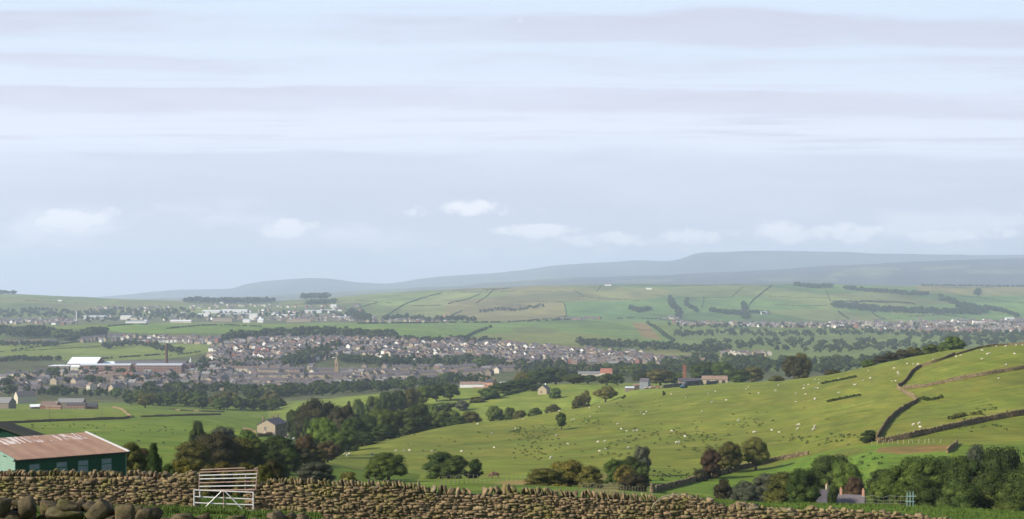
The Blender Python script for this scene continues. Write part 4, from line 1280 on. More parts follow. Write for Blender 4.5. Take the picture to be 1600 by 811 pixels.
# ------------------------------------------------------------------ the two gates in the gap
galv = mat('galvanised_steel', (.55, .54, .52), .5, .5, .12, 9, metallic=.25)
rusty = mat('rusted_rail', (.30, .20, .16), .65, .3, .35, 6)
post_stone = mat('post_stone', (.28, .23, .11), .95, .1, .4, 5, bump=.8)
post_wood = mat('weathered_post', (.16, .14, .085), .9, .1, .3, 7, bump=.5)
def gates():
    D = 57.45
    p = lambda px, py, d=D: tuple(P3(px, py, d))
    t = thing('field_gate', 'white metal five-bar gate with V brace standing in the wall gap', 'gate')
    mb = MB()
    for (l, r) in ((765.6, 769.4), (776, 780), (785.6, 789), (793.8, 798)): mb.tube(p(303.5, l), p(396, r), .025, n=10)
    mb.tube(p(303.5, 801), p(384, 805.5), .034, n=10)
    mb.build('rail', galv, t)
    for px, a, b in ((303.5, 765, 802), (396, 769, 800)):
        m = MB(); m.tube(p(px, a), p(px, b), .032, n=10); m.build('stile', galv, t)
    for (a, b) in (((312, 801), (346, 768)), ((388, 805), (352, 768))):
        m = MB(); m.tube(p(*a, D - .05), p(*b, D - .05), .024, n=8); m.build('brace', galv, t)
    m = MB(); m.tube(p(349.5, 768, D - .05), p(350, 802, D - .05), .02, n=8); m.build('brace', rusty, t)
    m = MB(); m.tube(p(312, 768, D - .06), p(312.5, 776, D - .06), .03, n=8); m.build('latch', galv, t)
    t['label'] = 'white metal five-bar gate with V brace standing in the wall gap'
    D2 = 57.62
    t = thing('upper_gate', 'pinkish rusty barred gate tied above the white field gate', 'gate')
    for i, (l, r) in enumerate(((738.2, 734.8), (743, 740.6), (748.6, 746.6), (754.6, 752.2), (760.2, 758.6), (766.2, 765.4))):
        m = MB(); m.tube(p(311.5, l, D2), p(402.5 - i * .7, r, D2), .026 if i != 5 else .034, n=8); m.build('rail', rusty if i in (0, 5, 3) else galv, t)
    m = MB(); m.tube(p(402.5, 734, D2), p(399.5, 766, D2), .022, n=8); m.build('stile', rusty, t)
    m = MB(); m.tube(p(312, 737, D2), p(311, 766, D2), .022, n=8); m.build('stile', rusty, t)
    t = thing('top_rail', 'thin loose pinkish rail lying over the upper gate', 'rail')
    m = MB(); m.tube(p(313.5, 734, D2 + .3), p(380, 731.2, D2 + .3), .024, n=8); m.tube(p(380, 731.2, D2 + .3), p(383, 731.5, D2 + .3), .024, n=8); m.tube(p(397, 732.6, D2 + .3), p(402.5, 730.8, D2 + .3), .024, n=8); m.build('bars', rusty, t)
    # posts
    def post(name, label, px, top, w, dd, material, y, lean=0.0):
        z0 = gz(px_x(px, y), y) - .2; z1 = py_z(top, y)
        rg = np.random.default_rng(int(px)); T, F = CUBE[4]
        V = T * np.array([w, dd, z1 - z0]) * (1 - .08 * np.clip(np.linalg.norm(T, axis=1) - .5, 0, 1))[:, None] + rg.normal(0, .008, T.shape)
        V[:, 0] += (V[:, 2]) * lean
        o = tag(obj(name, mesh_np(name, V, F, material)), label, 'post')
        o.location = (px_x(px, y), y, (z0 + z1) / 2)
    post('gate_post', 'squared mossy stone gatepost at the hinge side of both gates', 308, 738.5, .22, .24, post_stone, 57.95)
    post('gate_post', 'slim weathered timber post behind the free end of the gates', 383.5, 741, .07, .09, post_wood, 57.95, .02)
    post('gate_post', 'second slim timber post hard by the wall end', 387, 742, .06, .09, post_wood, 58.0, -.01)
    post('stone_stub', 'stone jamb of the wall end showing between the gate bars', 391, 764, .30, .5, post_stone, 58.15)
gates()
def branch():
    mb = MB(); D = 57.6; pts = [(1018, 795), (1022, 788), (1029, 781), (1038, 776), (1050, 773.5), (1062, 773), (1074, 774.5), (1084, 777)]
    for i, (a, b) in enumerate(zip(pts, pts[1:])): mb.tube(P3(*a, D), P3(*b, D), .035 - i * .003, .032 - i * .003, 8)
    tag(mb.build('bent_branch', mat('dead_wood', (.20, .17, .12), var=.3, scale=8)), 'bent bare branch arching over the tumbled stones', 'branch')
branch()


# ------------------------------------------------------------------ the sheds behind the wall
def rust_roof():
    m, t, b = new_mat('rusted_corrugated_roof', .75, .3)
    tc = t.node('ShaderNodeTexCoord'); v = tc.outputs['Object']
    mp = t.node('ShaderNodeMapping'); mp.inputs['Scale'].default_value = (1.0, .12, 1.0); t.link(v, mp.inputs[0])
    st = t.noise(mp.outputs[0], 5.0, 5, .6); st2 = t.noise(mp.outputs[0], 1.1, 3, .6); n = t.noise(v, 2.0, 5, .6)
    c = t.mix(st, (.13, .080, .055, 1), (.22, .145, .105, 1))
    c = t.mix(t.ramp(n, [(.35, 0), (.7, .7)]), c, (.245, .15, .11, 1))
    c = t.mix(t.ramp(st2, [(.45, 0), (.7, .45)]), c, (.13, .062, .045, 1))
    # bare bright sheets near the top
    mp2 = t.node('ShaderNodeMapping'); mp2.inputs['Scale'].default_value = (5.0, .15, 1.0); t.link(v, mp2.inputs[0])
    sp = t.node('ShaderNodeSeparateXYZ'); t.link(v, sp.inputs[0])
    up = t.ramp(t.math('DIVIDE', sp.outputs[1], 7.8), [(.48, 0.0), (.70, 1.0)])
    lw = t.ramp(t.math('DIVIDE', sp.outputs[0], 8.4), [(.0, .42), (.25, .50), (.5, .40), (.62, .30), (.80, .46), (1.0, .25)])
    bare = t.math('MULTIPLY', t.noise(mp2.outputs[0], 1.0, 4, .65), up)
    f = t.math('GREATER_THAN', t.math('ADD', bare, t.math('MULTIPLY', lw, .5)), .745)
    c = t.mix(t.math('MULTIPLY', f, .7), c, (.46, .44, .45, 1))
    t.link(c, b.inputs['Base Color'])
    return m
def sheds():
    # brown-roofed shed: corner A nearest, wall A-B faces the camera's right
    A = Vector((px_x(24, 100), 100, 0)); u = Vector((.776, .631, 0)).normalized(); n = Vector((-u.y, u.x, 0))
    L, W = 8.3, 7.7; ze, zr = py_z(719, 100), py_z(677, 111.2)
    t = thing('green_shed', 'long green weatherboard shed with rusty brown corrugated roof', 'shed', (A.x, A.y, ze - 2.35), math.atan2(u.y, u.x))
    E, Rr = 2.35, 2.35 + (zr - ze)
    lit = mat('sunlit_green_boards', (.17, .26, .21), .8, .2, .10, 2, bump=.1); dk = mat('shaded_green_boards', (.016, .062, .036), .8, .2, .25, 1.5)  # sun on the end walls and shade on the front painted into the greens
    mb = MB()        # walls with board grooves
    nb = 12
    def sl(y): return E + (Rr - E) * y / W
    for i in range(nb):
        z0, z1 = i * E / nb, (i + 1) * E / nb - .012
        mb.box((L / 2, .04, (z0 + z1) / 2), (L, .06, z1 - z0), 0)
    mb.box((L / 2, .12, E / 2), (L - .1, .06, E), 0)
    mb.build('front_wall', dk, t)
    mb = MB()
    for side, xx in ((0, 0), (1, L)):
        for i in range(nb + 4):
            z0, z1 = i * .20, (i + 1) * .20 - .012
            y0 = 0 if z1 <= E else (z1 - E) / (Rr - E) * W
            if y0 < W - .1: mb.box((xx, (y0 + W) / 2, (z0 + z1) / 2), (.06, W - y0, z1 - z0))
    mb.box((.08, W / 2, E / 2), (.06, W - .1, E)); mb.box((L - .08, W / 2, E / 2), (.06, W - .1, E))
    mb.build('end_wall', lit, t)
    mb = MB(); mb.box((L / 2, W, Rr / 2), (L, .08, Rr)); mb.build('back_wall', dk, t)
    mb = MB(); N = 8.3 / .15; nx = int(N * 4)
    ang = math.atan2(Rr - E, W); V = []; 
    for j, y in enumerate((-.22, W + .15)):
        for i in range(nx + 1):
            x = -.12 + (L + .24) * i / nx; V.append((x, y, E + .05 + math.tan(ang) * y + .022 * math.sin(2 * math.pi * x / .15)))
    F = [(i, i + 1, nx + 2 + i, nx + 1 + i) for i in range(nx)]
    V2 = [(x, y, z - .03) for x, y, z in V]; o = len(V)
    F2 = [(o + a, o + d, o + c, o + b) for a, b, c, d in F]
    edge = [(i, o + i, o + i + 1, i + 1) for i in range(nx)] + [(nx + 1 + i, nx + 2 + i, o + nx + 2 + i, o + nx + 1 + i) for i in range(nx)]
    mb.add(V + V2, F + F2 + edge); rf = mb.build('roof', rust_roof(), t)
    mb = MB(); wh = mat('white_flashing', (.50, .49, .47), .5, .4, .08, 3)
    M = Matrix.Translation((L + .13, W / 2, (E + Rr) / 2 + .08)) @ Matrix.Rotation(ang, 4, 'X')
    mb.box((0, 0, 0), (.16, W + .5, .07), xf=M); mb.build('verge', wh, rf)
    mb = MB(); M = Matrix.Translation((-.13, W / 2, (E + Rr) / 2 + .06)) @ Matrix.Rotation(ang, 4, 'X')
    mb.box((0, 0, 0), (.09, W + .4, .12), xf=M); mb.build('verge', lit, rf)
    mb = MB(); mb.box((L / 2, -.17, E - .05), (L + .2, .05, .12)); mb.build('fascia', mat('dark_trim', (.02, .03, .025), .7), rf)
    gl = mat('shed_window', (.16, .19, .22), .35, .5, .25, 3)
    for x in (1.35, 3.35, 4.95, 6.75):
        w = MB(); w.box((x, -.03, 1.78), (.72, .05, .34)); w.box((x, -.04, 1.02), (.74, .05, 1.05)); wn = w.build('window', gl, t)
        fr = MB(); fr.box((x, -.055, 1.575), (.80, .05, .07)); fr.box((x - .40, -.05, 1.22), (.05, .05, 1.5)); fr.box((x + .40, -.05, 1.22), (.05, .05, 1.5)); fr.build('frame', mat('green_trim', (.03, .12, .07), .7), wn)
    # dark shed behind: only its roof end shows
    d = 122.0; z = lambda py: py_z(py, d)
    x1 = px_x(50, d); x0 = px_x(-4, d); z1, z0 = z(684.5), z(664)
    t = thing('dark_shed', 'dark green shed whose sloping roof edge rises to the picture edge', 'shed', (x0, d, z1 - 2.2))
    mb = MB(); w = x1 - x0; h = z0 - z1
    V = [(-w, 0, 0), (w, 0, 0), (w, 0, 2.15), (0, 0, 2.15 + h), (-w, 0, 2.15), (-w, 2.4, 0), (w, 2.4, 0), (w, 2.4, 2.15), (0, 2.4, 2.15 + h), (-w, 2.4, 2.15)]
    mb.add(V, [(0, 1, 2, 3, 4), (9, 8, 7, 6, 5), (1, 6, 7, 2), (5, 0, 4, 9)]); mb.build('wall', mat('dark_green_boards', (.012, .045, .028), .85, .1, .3, 1.2), t)  # one even dark green for the boards
    mb = MB()
    for s in (-1, 1):
        for k in range(24):
            a, b = k / 24, (k + 1) / 24
            mb.add([(s * w * 1.08 * a, -.35, 2.2 + h * (1 - a) + .05), (s * w * 1.08 * b, -.35, 2.2 + h * (1 - b * 1.0) + .05), (s * w * 1.08 * b, 2.7, 2.2 + h * (1 - b) + .05), (s * w * 1.08 * a, 2.7, 2.2 + h * (1 - a) + .05),
                    (s * w * 1.08 * a, -.35, 2.08 + h * (1 - a)), (s * w * 1.08 * b, -.35, 2.08 + h * (1 - b)), (s * w * 1.08 * b, 2.7, 2.08 + h * (1 - b)), (s * w * 1.08 * a, 2.7, 2.08 + h * (1 - a))],
                   [(0, 1, 2, 3), (7, 6, 5, 4), (0, 4, 5, 1), (3, 2, 6, 7)])
    mb.build('roof', mat('mossy_felt_roof', (.055, .055, .045), .9, .1, .35, 1.0), t)
sheds()
# ------------------------------------------------------------------ walls and hedges across the fields
def world_line(pts, dmin, dmax, step):
    """picture polyline -> points on the ground about `step` metres apart"""
    raw = []
    for (a, b) in zip(pts, pts[1:]):
        n = max(2, int(math.dist(a, b) / 1.5))
        for i in range(n):
            t = i / n; px, py = a[0] + (b[0] - a[0]) * t, a[1] + (b[1] - a[1]) * t
            d = hit(px, py, dmin, dmax); raw.append((px_x(px, d), d))
    d = hit(*pts[-1], dmin, dmax); raw.append((px_x(pts[-1][0], d), d))
    raw = np.array(raw)
    if len(raw) > 5:                                   # calm the depth: the line is straight-ish on the ground
        k = np.array([1, 2, 3, 2, 1.]) / 9
        sm = raw.copy()
        for c in (0, 1): sm[2:-2, c] = np.convolve(raw[:, c], k, 'valid')
        raw = sm
    seg = np.hypot(*np.diff(raw, axis=0).T); S = np.concatenate([[0], np.cumsum(seg)])
    n = max(2, int(S[-1] / step)); s = np.linspace(0, S[-1], n + 1)
    return np.stack([np.interp(s, S, raw[:, 0]), np.interp(s, S, raw[:, 1])], 1)


def field_wall(pts, label, dmin, dmax=1500, h=1.25, seed=0, fine=True, dark=.8, group=None, name='field_wall'):
    step = .42 if fine else 1.6
    L = world_line(pts, dmin, dmax, step)
    rg = np.random.default_rng(seed); courses = 4 if fine else 2
    z = np.array([gz(x, y) for x, y in L]); pos = []; size = []; rot = []
    dx = np.gradient(L[:, 0]); dy = np.gradient(L[:, 1]); yaw = np.arctan2(dy, dx)
    drop = 1 + .14 * vnoise(np.arange(len(L)) * step / 6, np.zeros(len(L)), seed)
    for i in range(len(L)):
        hh = h * drop[i] * rg.uniform(.88, 1.1)
        for c in range(courses):
            sh = hh / courses
            pos.append((L[i, 0] + rg.normal(0, .04), L[i, 1] + rg.normal(0, .04), z[i] + sh * (c + .5))); size.append((step * rg.uniform(.9, 1.25), .5 * (1 - .1 * c) * rg.uniform(.85, 1.1), sh * rg.uniform(.85, 1.15))); rot.append((rg.normal(0, .07), rg.normal(0, .12), yaw[i] + rg.normal(0, .12)))
    # a gap's worth of core so that no daylight shows through
    V = []; F = []
    for i in range(len(L)):
        nx, ny = -math.sin(yaw[i]) * .15, math.cos(yaw[i]) * .15
        V += [(L[i, 0] - nx, L[i, 1] - ny, z[i] - .4), (L[i, 0] - nx, L[i, 1] - ny, z[i] + h * .8), (L[i, 0] + nx, L[i, 1] + ny, z[i] + h * .8), (L[i, 0] + nx, L[i, 1] + ny, z[i] - .4)]
    for i in range(len(L) - 1):
        o = i * 4
        for k in range(4): F.append((o + k, o + (k + 1) % 4, o + 4 + (k + 1) % 4, o + 4 + k))
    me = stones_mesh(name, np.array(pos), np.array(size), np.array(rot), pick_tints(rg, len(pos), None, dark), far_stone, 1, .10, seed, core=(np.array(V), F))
    return tag(obj(name, me), label, 'wall', group, 'thing')


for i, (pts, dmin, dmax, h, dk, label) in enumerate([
    ([(1492, 556), (1462, 566), (1436, 575), (1424, 584), (1419, 592), (1411, 601), (1403, 606)], 350, 640, 1.35, .55, 'stone wall painted dark on its shaded side, winding down from the skyline copse'),  # stone tint darkened to paint the side turned from the sun
    ([(1402, 606), (1408, 612), (1424, 620), (1433, 628)], 250, 600, 1.3, 1.15, 'sunlit kinked piece of stone wall below the wall junction'),  # stone tint brightened to paint the sun on this piece
    ([(1433, 629), (1417, 637), (1400, 648), (1387, 661), (1377, 676), (1370, 690)], 230, 600, 1.35, .55, 'stone wall painted dark as shaded, dropping to the thorn in the corner'),  # shade painted in by the same darkened stone tint
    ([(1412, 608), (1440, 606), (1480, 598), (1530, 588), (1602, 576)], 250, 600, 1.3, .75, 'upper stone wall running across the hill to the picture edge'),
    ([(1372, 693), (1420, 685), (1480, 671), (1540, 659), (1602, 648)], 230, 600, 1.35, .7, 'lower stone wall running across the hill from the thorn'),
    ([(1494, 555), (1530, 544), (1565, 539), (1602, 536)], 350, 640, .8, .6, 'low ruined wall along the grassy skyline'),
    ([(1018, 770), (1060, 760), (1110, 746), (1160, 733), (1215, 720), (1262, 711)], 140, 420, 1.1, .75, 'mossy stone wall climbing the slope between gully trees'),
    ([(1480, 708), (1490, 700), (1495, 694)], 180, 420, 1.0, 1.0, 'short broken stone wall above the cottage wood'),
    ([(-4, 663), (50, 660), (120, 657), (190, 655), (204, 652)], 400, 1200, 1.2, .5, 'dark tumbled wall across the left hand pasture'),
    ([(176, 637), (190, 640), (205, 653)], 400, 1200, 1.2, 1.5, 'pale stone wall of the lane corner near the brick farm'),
    ([(220, 652), (270, 650), (345, 648)], 400, 1200, 1.0, .6, 'far wall on the pasture beyond the lane corner'),
    ([(268, 641), (310, 643), (350, 644)], 500, 1250, 1.0, .9, 'low pale wall by the pasture under the wood'),
]):
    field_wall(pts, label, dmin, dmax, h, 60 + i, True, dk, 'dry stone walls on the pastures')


def hedge(pts, label, dmin, dmax, h, w, kind='dark', seed=0, gap=.12, group=None, name='hedgerow'):
    """a run of leafy clumps standing on the ground"""
    rg = np.random.default_rng(seed)
    step = max(1.2, w * .8)
    L = world_line(pts, dmin, dmax, step)
    if len(L) > 1600: L = L[::len(L) // 1600 + 1]
    per = 26 if len(L) < 500 else 12
    V = []; 
    cen = []; nor = []; dm = L[:, 1].mean()
    for i, (x, y) in enumerate(L):
        if vnoise(i * .35, seed * 3.1, 5) < -1 + gap * 2: continue
        hh = h * rg.uniform(.7, 1.2); g = gz(x, y)
        d = rg.normal(0, 1, (per, 3)); d /= np.linalg.norm(d, axis=1)[:, None]; d[:, 2] = np.abs(d[:, 2])
        cen.append(np.array([x, y, g + hh * .25]) + d * np.array([step * .7, w * .5, hh * .75]) * rg.uniform(.75, 1.05, (per, 1))); nor.append(d)
    V = leaf_quads(rg, np.vstack(cen), np.vstack(nor), max(.45, min(w, h) * .42))
    # solid heart
    Vc = []; F = []
    z = np.array([gz(x, y) for x, y in L]); dx = np.gradient(L[:, 0]); dy = np.gradient(L[:, 1]); yaw = np.arctan2(dy, dx)
    for i in range(len(L)):
        thin = vnoise(i * .35, seed * 3.1, 5) < -1 + gap * 2
        nx, ny = -math.sin(yaw[i]) * w * .3, math.cos(yaw[i]) * w * .3; hh = h * .7 * (1 + .3 * math.sin(i * 1.7)) * (.12 if thin else 1)
        Vc += [(L[i, 0] - nx, L[i, 1] - ny, z[i] - .5), (L[i, 0] - nx, L[i, 1] - ny, z[i] + hh), (L[i, 0] + nx, L[i, 1] + ny, z[i] + hh), (L[i, 0] + nx, L[i, 1] + ny, z[i] - .5)]
    n = len(V)
    for i in range(len(L) - 1):
        o = n + i * 4
        for k in range(4): F.append((o + k, o + (k + 1) % 4, o + 4 + (k + 1) % 4, o + 4 + k))
    FF = np.vstack([np.arange(n).reshape(-1, 4), np.array(F)])
    me = mesh_np(name, np.vstack([V, np.array(Vc)]), FF, MATS['foliage_' + kind])
    return tag(obj(name, me), label, 'hedge', group, 'thing')


HG = 'hedges dividing the far fields'
for i, (pts, dmin, dmax, h, w, label) in enumerate([
    ([(640, 655), (700, 637), (750, 627), (800, 616), (838, 606)], 740, 1100, 2.6, 3.0, 'bushy hedge bank between the two bright meadows'),
    ([(722, 531), (745, 519), (768, 511)], 2500, 3600, 5, 6, 'thick hedge slanting down the green field above the estate'),
    ([(560, 506), (660, 505), (780, 504), (840, 502), (900, 499)], 3200, 4300, 4, 5, 'hedge along the very foot of the long hill'),
    ([(1012, 506), (1028, 515), (1040, 526), (1052, 533)], 2600, 4000, 7, 9, 'broad hedge beside the brown strip of ground'),
    ([(18, 548), (60, 542), (95, 538), (122, 534)], 1700, 2700, 2.5, 3, 'hedge slanting across the pale pasture above the mill'),
    ([(0, 550), (60, 547), (130, 543), (170, 541)], 1700, 2700, 1.3, 1.5, 'faint hedge crossing the pasture above the mill'),
    ([(160, 561), (200, 558), (258, 554)], 1700, 2600, 2.5, 2.5, 'hedge ending at the tall brick chimney'),
    ([(263, 556), (290, 553), (312, 550)], 1700, 2600, 2.2, 2.5, 'hedge carrying on beyond the tall brick chimney'),
    ([(160, 511), (195, 508), (230, 505)], 2600, 3300, 3, 3, 'upper hedge of the bright field on the ridge'),
    ([(228, 517), (270, 513), (310, 509), (350, 508), (420, 511)], 2600, 3300, 3, 3, 'long hedge over the bright field on the ridge'),
    ([(0, 533), (50, 529), (95, 526)], 2300, 3200, 2, 2, 'hedge in the left edge pasture below the wood'),
    ([(604, 494), (622, 482), (634, 475), (660, 466), (690, 458)], 4000, 5900, 6, 7, 'hedge climbing diagonally past the tan field'),
    ([(555, 470), (600, 472), (612, 474)], 4000, 5900, 3, 4, 'short hedge on the far side of the long hill'),
    ([(556, 483), (578, 476), (590, 473)], 4000, 5900, 4, 5, 'slanting hedge by the last factory'),
    ([(693, 500), (708, 492), (722, 486)], 3700, 5900, 5, 6, 'dark hedge at the corner of the ploughed strip'),
    ([(700, 475), (730, 468), (750, 460)], 4000, 5900, 5, 6, 'hedge in the middle of the tan fields'),
    ([(755, 452), (780, 451), (800, 450), (760, 454)], 4800, 6000, 4, 5, 'heathery bank just below the skyline'),
    ([(800, 472), (840, 471), (881, 472), (884, 484), (885, 496)], 3800, 5900, 3, 4, 'hedge boxing in the dry tan field'),
    ([(802, 503), (840, 500), (870, 498), (886, 495)], 3600, 5900, 5, 6, 'dark hedge under the dry tan field'),
    ([(965, 498), (985, 497), (1015, 498), (1035, 499)], 3600, 5900, 5, 6, 'dark hedge below the heart-shaped copse'),
    ([(1035, 500), (1100, 503), (1200, 504), (1300, 505)], 3600, 4600, 4, 5, 'long hedge over the roofs of the far town'),
    ([(898, 454), (905, 459), (912, 463)], 4600, 6000, 3, 4, 'curving wall line high on the dry fields'),
    ([(1056, 465), (1100, 465), (1142, 465)], 4300, 5900, 3, 4, 'level hedge right of the gully wood'),
    ([(1144, 464), (1152, 456), (1160, 449)], 4300, 6000, 3, 4, 'thin hedge climbing to the skyline'),
    ([(1170, 478), (1178, 468), (1188, 460), (1205, 447)], 4200, 6000, 6, 7, 'dark hedge climbing from the cross-shaped wood'),
    ([(1045, 447), (1100, 446), (1160, 444)], 5000, 6000, 3, 4, 'wall line just under the skyline'),
    ([(1290, 453), (1294, 462), (1298, 471)], 4300, 5900, 3, 4, 'upright hedge dividing the green hill fields'),
    ([(1310, 487), (1318, 494), (1328, 500)], 3700, 5900, 7, 8, 'dark hedge dropping into the far town'),
    ([(1362, 488), (1370, 495), (1385, 499)], 3700, 5900, 4, 5, 'hedge below the great wood'),
    ([(1345, 470), (1390, 472), (1430, 474)], 4000, 5900, 5, 6, 'hedge above the great wood'),
    ([(1420, 495), (1470, 492), (1510, 497)], 3700, 5900, 4, 5, 'hedge on the light green field above the far town'),
    ([(1440, 446), (1500, 450), (1560, 449), (1600, 447)], 5200, 6000, 3, 4, 'hedge along the far skyline field'),
    ([(1530, 456), (1528, 464), (1560, 470), (1600, 474)], 4300, 5900, 3, 4, 'hedge beside the lone field tree'),
    ([(40, 470), (80, 471), (120, 474)], 4600, 6000, 4, 5, 'hedge under the left hand skyline'),
    ([(0, 466), (40, 464), (70, 467)], 4800, 6000, 3, 4, 'topmost hedge on the left hand hill'),
    ([(440, 476), (480, 475), (545, 470)], 4400, 6000, 3, 4, 'hedge between factories and skyline trees'),
    ([(902, 463), (950, 467), (1000, 470)], 4300, 5900, 3, 4, 'thin hedge slanting across the dry upper fields'),
    ([(1200, 463), (1245, 465), (1292, 466)], 4200, 5900, 3, 4, 'thin level hedge in the wide green hill field'),
    ([(940, 446), (936, 451), (932, 456)], 4800, 6000, 3, 4, 'short wall line dropping from the tiny skyline farm'),
    ([(1212, 476), (1250, 478), (1292, 478)], 4000, 5900, 3, 4, 'faint hedge below the wide green hill field'),
    ([(700, 458), (790, 456), (880, 455)], 4500, 5900, 3, 4, 'long thin hedge under the heathery bank'),
    ([(772, 452), (762, 462), (744, 474)], 4200, 5900, 4, 5, 'hedge dropping from the heathery bank to the scrub'),
    ([(1332, 500), (1380, 499), (1420, 497)], 3600, 5900, 3, 4, 'low hedge right over the far town roofs'),
    ([(1100, 466), (1099, 474), (1096, 482)], 4000, 5900, 3, 4, 'upright thin hedge beside the small copse'),
    ([(1498, 463), (1545, 465), (1592, 468)], 4300, 5900, 3, 4, 'level hedge beyond the end of the great wood'),
    ([(640, 478), (665, 478), (690, 477)], 4100, 5900, 3, 4, 'short level hedge by the tan fields'),
    ([(860, 588), (930, 584), (1000, 583), (1065, 586)], 1200, 1800, 5, 5, 'clipped level hedge bordering the meadow before the plain'),
]):
    hedge(pts, label, dmin, dmax, h * (.55 if dmin > 3400 else .85), w * (.45 if dmin > 3400 else .85), 'dark', 200 + i, gap=.42, group=HG)


# low scrub strips on the sheep pasture
for i, (pts, label) in enumerate([
    ([(1286, 600), (1300, 597), (1336, 590)], 'strip of dark gorse high on the sheep pasture'),
    ([(1296, 628), (1315, 624), (1342, 619)], 'second gorse strip lower on the sheep pasture'),
    ([(1486, 655), (1505, 650), (1530, 648)], 'brown gorse patch over the lower field wall'),
    ([(1440, 624), (1455, 626), (1470, 622)], 'small gorse patch beside the kinked wall'),
    ([(1090, 742), (1110, 738), (1128, 732)], 'brown bramble strip at the foot of the gully trees'),
]):
    hedge(pts, label, 180, 700, .8, 1.6, 'olive' if i in (2, 4) else 'dark', 300 + i, gap=.05, group='gorse strips on the hill', name='gorse_strip')


# rush clumps dotted over the pasture (uncountable) and grass tufts near the walls
def clumps(name, label, spots, size, kind_mat, seed, per=10):
    rg = np.random.default_rng(seed); cen = []; nor = []
    for (x, y) in spots:
        s = rg.uniform(.6, 1.5); g = gz(x, y)
        d = rg.normal(0, 1, (per, 3)); d /= np.linalg.norm(d, axis=1)[:, None]; d[:, 2] = np.abs(d[:, 2])
        cen.append(np.array([x, y, g]) + d * size * s * np.array([1, 1, .8])); nor.append(d * np.array([1, 1, .3]))
    V = leaf_quads(rg, np.vstack(cen), np.vstack(nor), size * .5)
    tag(obj(name, mesh_np(name, V, np.arange(len(V)).reshape(-1, 4), kind_mat)), label, 'rushes', kind='stuff')
rgc = np.random.default_rng(5); sp = []
for cx, cyy, rx, ry, n in [(812, 675, 14, 6, 26), (840, 690, 40, 14, 34), (830, 708, 40, 10, 24), (850, 668, 30, 5, 14), (920, 660, 20, 4, 16), (960, 705, 50, 16, 20), (1030, 680, 60, 12, 40), (1090, 683, 50, 10, 36), (1100, 700, 40, 6, 24), (950, 640, 90, 10, 12), (1150, 660, 120, 25, 20), (700, 690, 60, 20, 16), (1040, 745, 50, 12, 30), (1170, 660, 30, 5, 16), (1250, 685, 30, 4, 14), (1320, 683, 20, 3, 10), (1530, 665, 40, 14, 14), (1545, 640, 30, 10, 12), (1330, 722, 60, 10, 20), (100, 665, 80, 6, 22), (240, 675, 80, 10, 20), (1290, 690, 40, 6, 14)]:
    for _ in range(n):
        px, py = rgc.normal(cx, rx * .6), rgc.normal(cyy, ry * .6); d = hit(px, py, 130, 750); sp.append((px_x(px, d), d))
clumps('rush_clumps', 'dark tufts of rush and thistle dotted over the sheep pasture', sp, .42, leaf_mat('rushes', (.028, .042, .012), (.075, .085, .028)), 6)

def grass_near():
    rg = np.random.default_rng(9); n = 26000
    # blades in tufts, where near grass shows: below the wall, in the gap and over the brow
    P = []
    for _ in range(n):
        r = rg.random()
        if r < .22: px, d = rg.uniform(60, 500), rg.uniform(53, 57.6)
        elif r < .45: px, d = rg.uniform(300, 400), rg.uniform(58.5, 90)
        elif r < .52: px, d = rg.uniform(200, 500), rg.uniform(27, 50)
        else: px, d = rg.uniform(1080, 1640), math.exp(rg.uniform(math.log(66), math.log(150)))
        P.append((px_x(px, d), d, d))
    P = np.array(P)
    z = np.array([gz(x, y) for x, y, _ in P])
    keep = vnoise(P[:, 0] / .8, P[:, 1] / .8, 19) > -.35
    P = P[keep]; z = z[keep]; m = len(P); k = 7
    base = np.repeat(np.stack([P[:, 0], P[:, 1], z], 1), k, 0) + np.concatenate([rg.normal(0, .07, (m * k, 2)), np.full((m * k, 1), -.02)], 1)
    h = rg.uniform(.07, .22, m * k) * np.repeat(rg.uniform(.6, 1.4, m), k); a = rg.uniform(0, 2 * math.pi, m * k); w = rg.uniform(.012, .03, m * k)
    tip = base + np.stack([rg.normal(0, .05, m * k), rg.normal(0, .05, m * k), h], 1)
    dx = np.stack([np.cos(a) * w, np.sin(a) * w, np.zeros(m * k)], 1)
    V = np.stack([base - dx, base + dx, tip + dx * .25, tip - dx * .25], 1).reshape(-1, 3)
    tag(obj('grass', mesh_np('grass', V, np.arange(len(V)).reshape(-1, 4), leaf_mat('grass_blades', (.050, .085, .014), (.105, .135, .030), .0))), 'rough green grass by the walls and over the brow', 'grass', kind='stuff')
grass_near()
# ------------------------------------------------------------------ houses
WALLM = {
    'stone': mat('house_stone', (.19, .155, .12), var=.25, scale=1.5, rnd=.15),
    'buff': mat('house_buff_render', (.32, .26, .18), var=.12, scale=1.2, rnd=.12),
    'cream': mat('house_cream_render', (.47, .42, .33), var=.08, scale=1.0, rnd=.10),
    'white': mat('house_white_render', (.64, .62, .58), var=.05, scale=1.0, rnd=.12),
    'brick': mat('house_red_brick', (.20, .095, .070), var=.22, scale=1.5, rnd=.15),
    'pink': mat('house_pink_brick', (.34, .19, .14), var=.12, scale=1.5),
}
ROOFM = {
    'slate': mat('slate_roof', (.088, .076, .082), .65, .3, .25, .9, rnd=.3),
    'brown': mat('brown_tile_roof', (.15, .105, .085), .8, .2, .25, .9, rnd=.2),
    'grey': mat('grey_tile_roof', (.17, .165, .165), .75, .3, .2, .9, rnd=.15),
    'red': mat('red_tile_roof', (.24, .10, .065), .8, .2, .2, .9, rnd=.1),
    'dark': mat('dark_slate_roof', (.055, .052, .06), .6, .35, .25, .9),
    'white': mat('white_sheet_roof', (.72, .74, .77), .5, .4, .06, .3),
    'pale': mat('pale_sheet_roof', (.42, .44, .46), .55, .4, .12, .2, rnd=.15),
    'rust': mat('rust_sheet_roof', (.24, .16, .12), .8, .3, .3, .3),
}
glass = mat('window_glass', (.05, .06, .07), .15, .6, .2, 2)
frame_white = mat('window_frame', (.75, .75, .73), .5, .3, .05, 3)
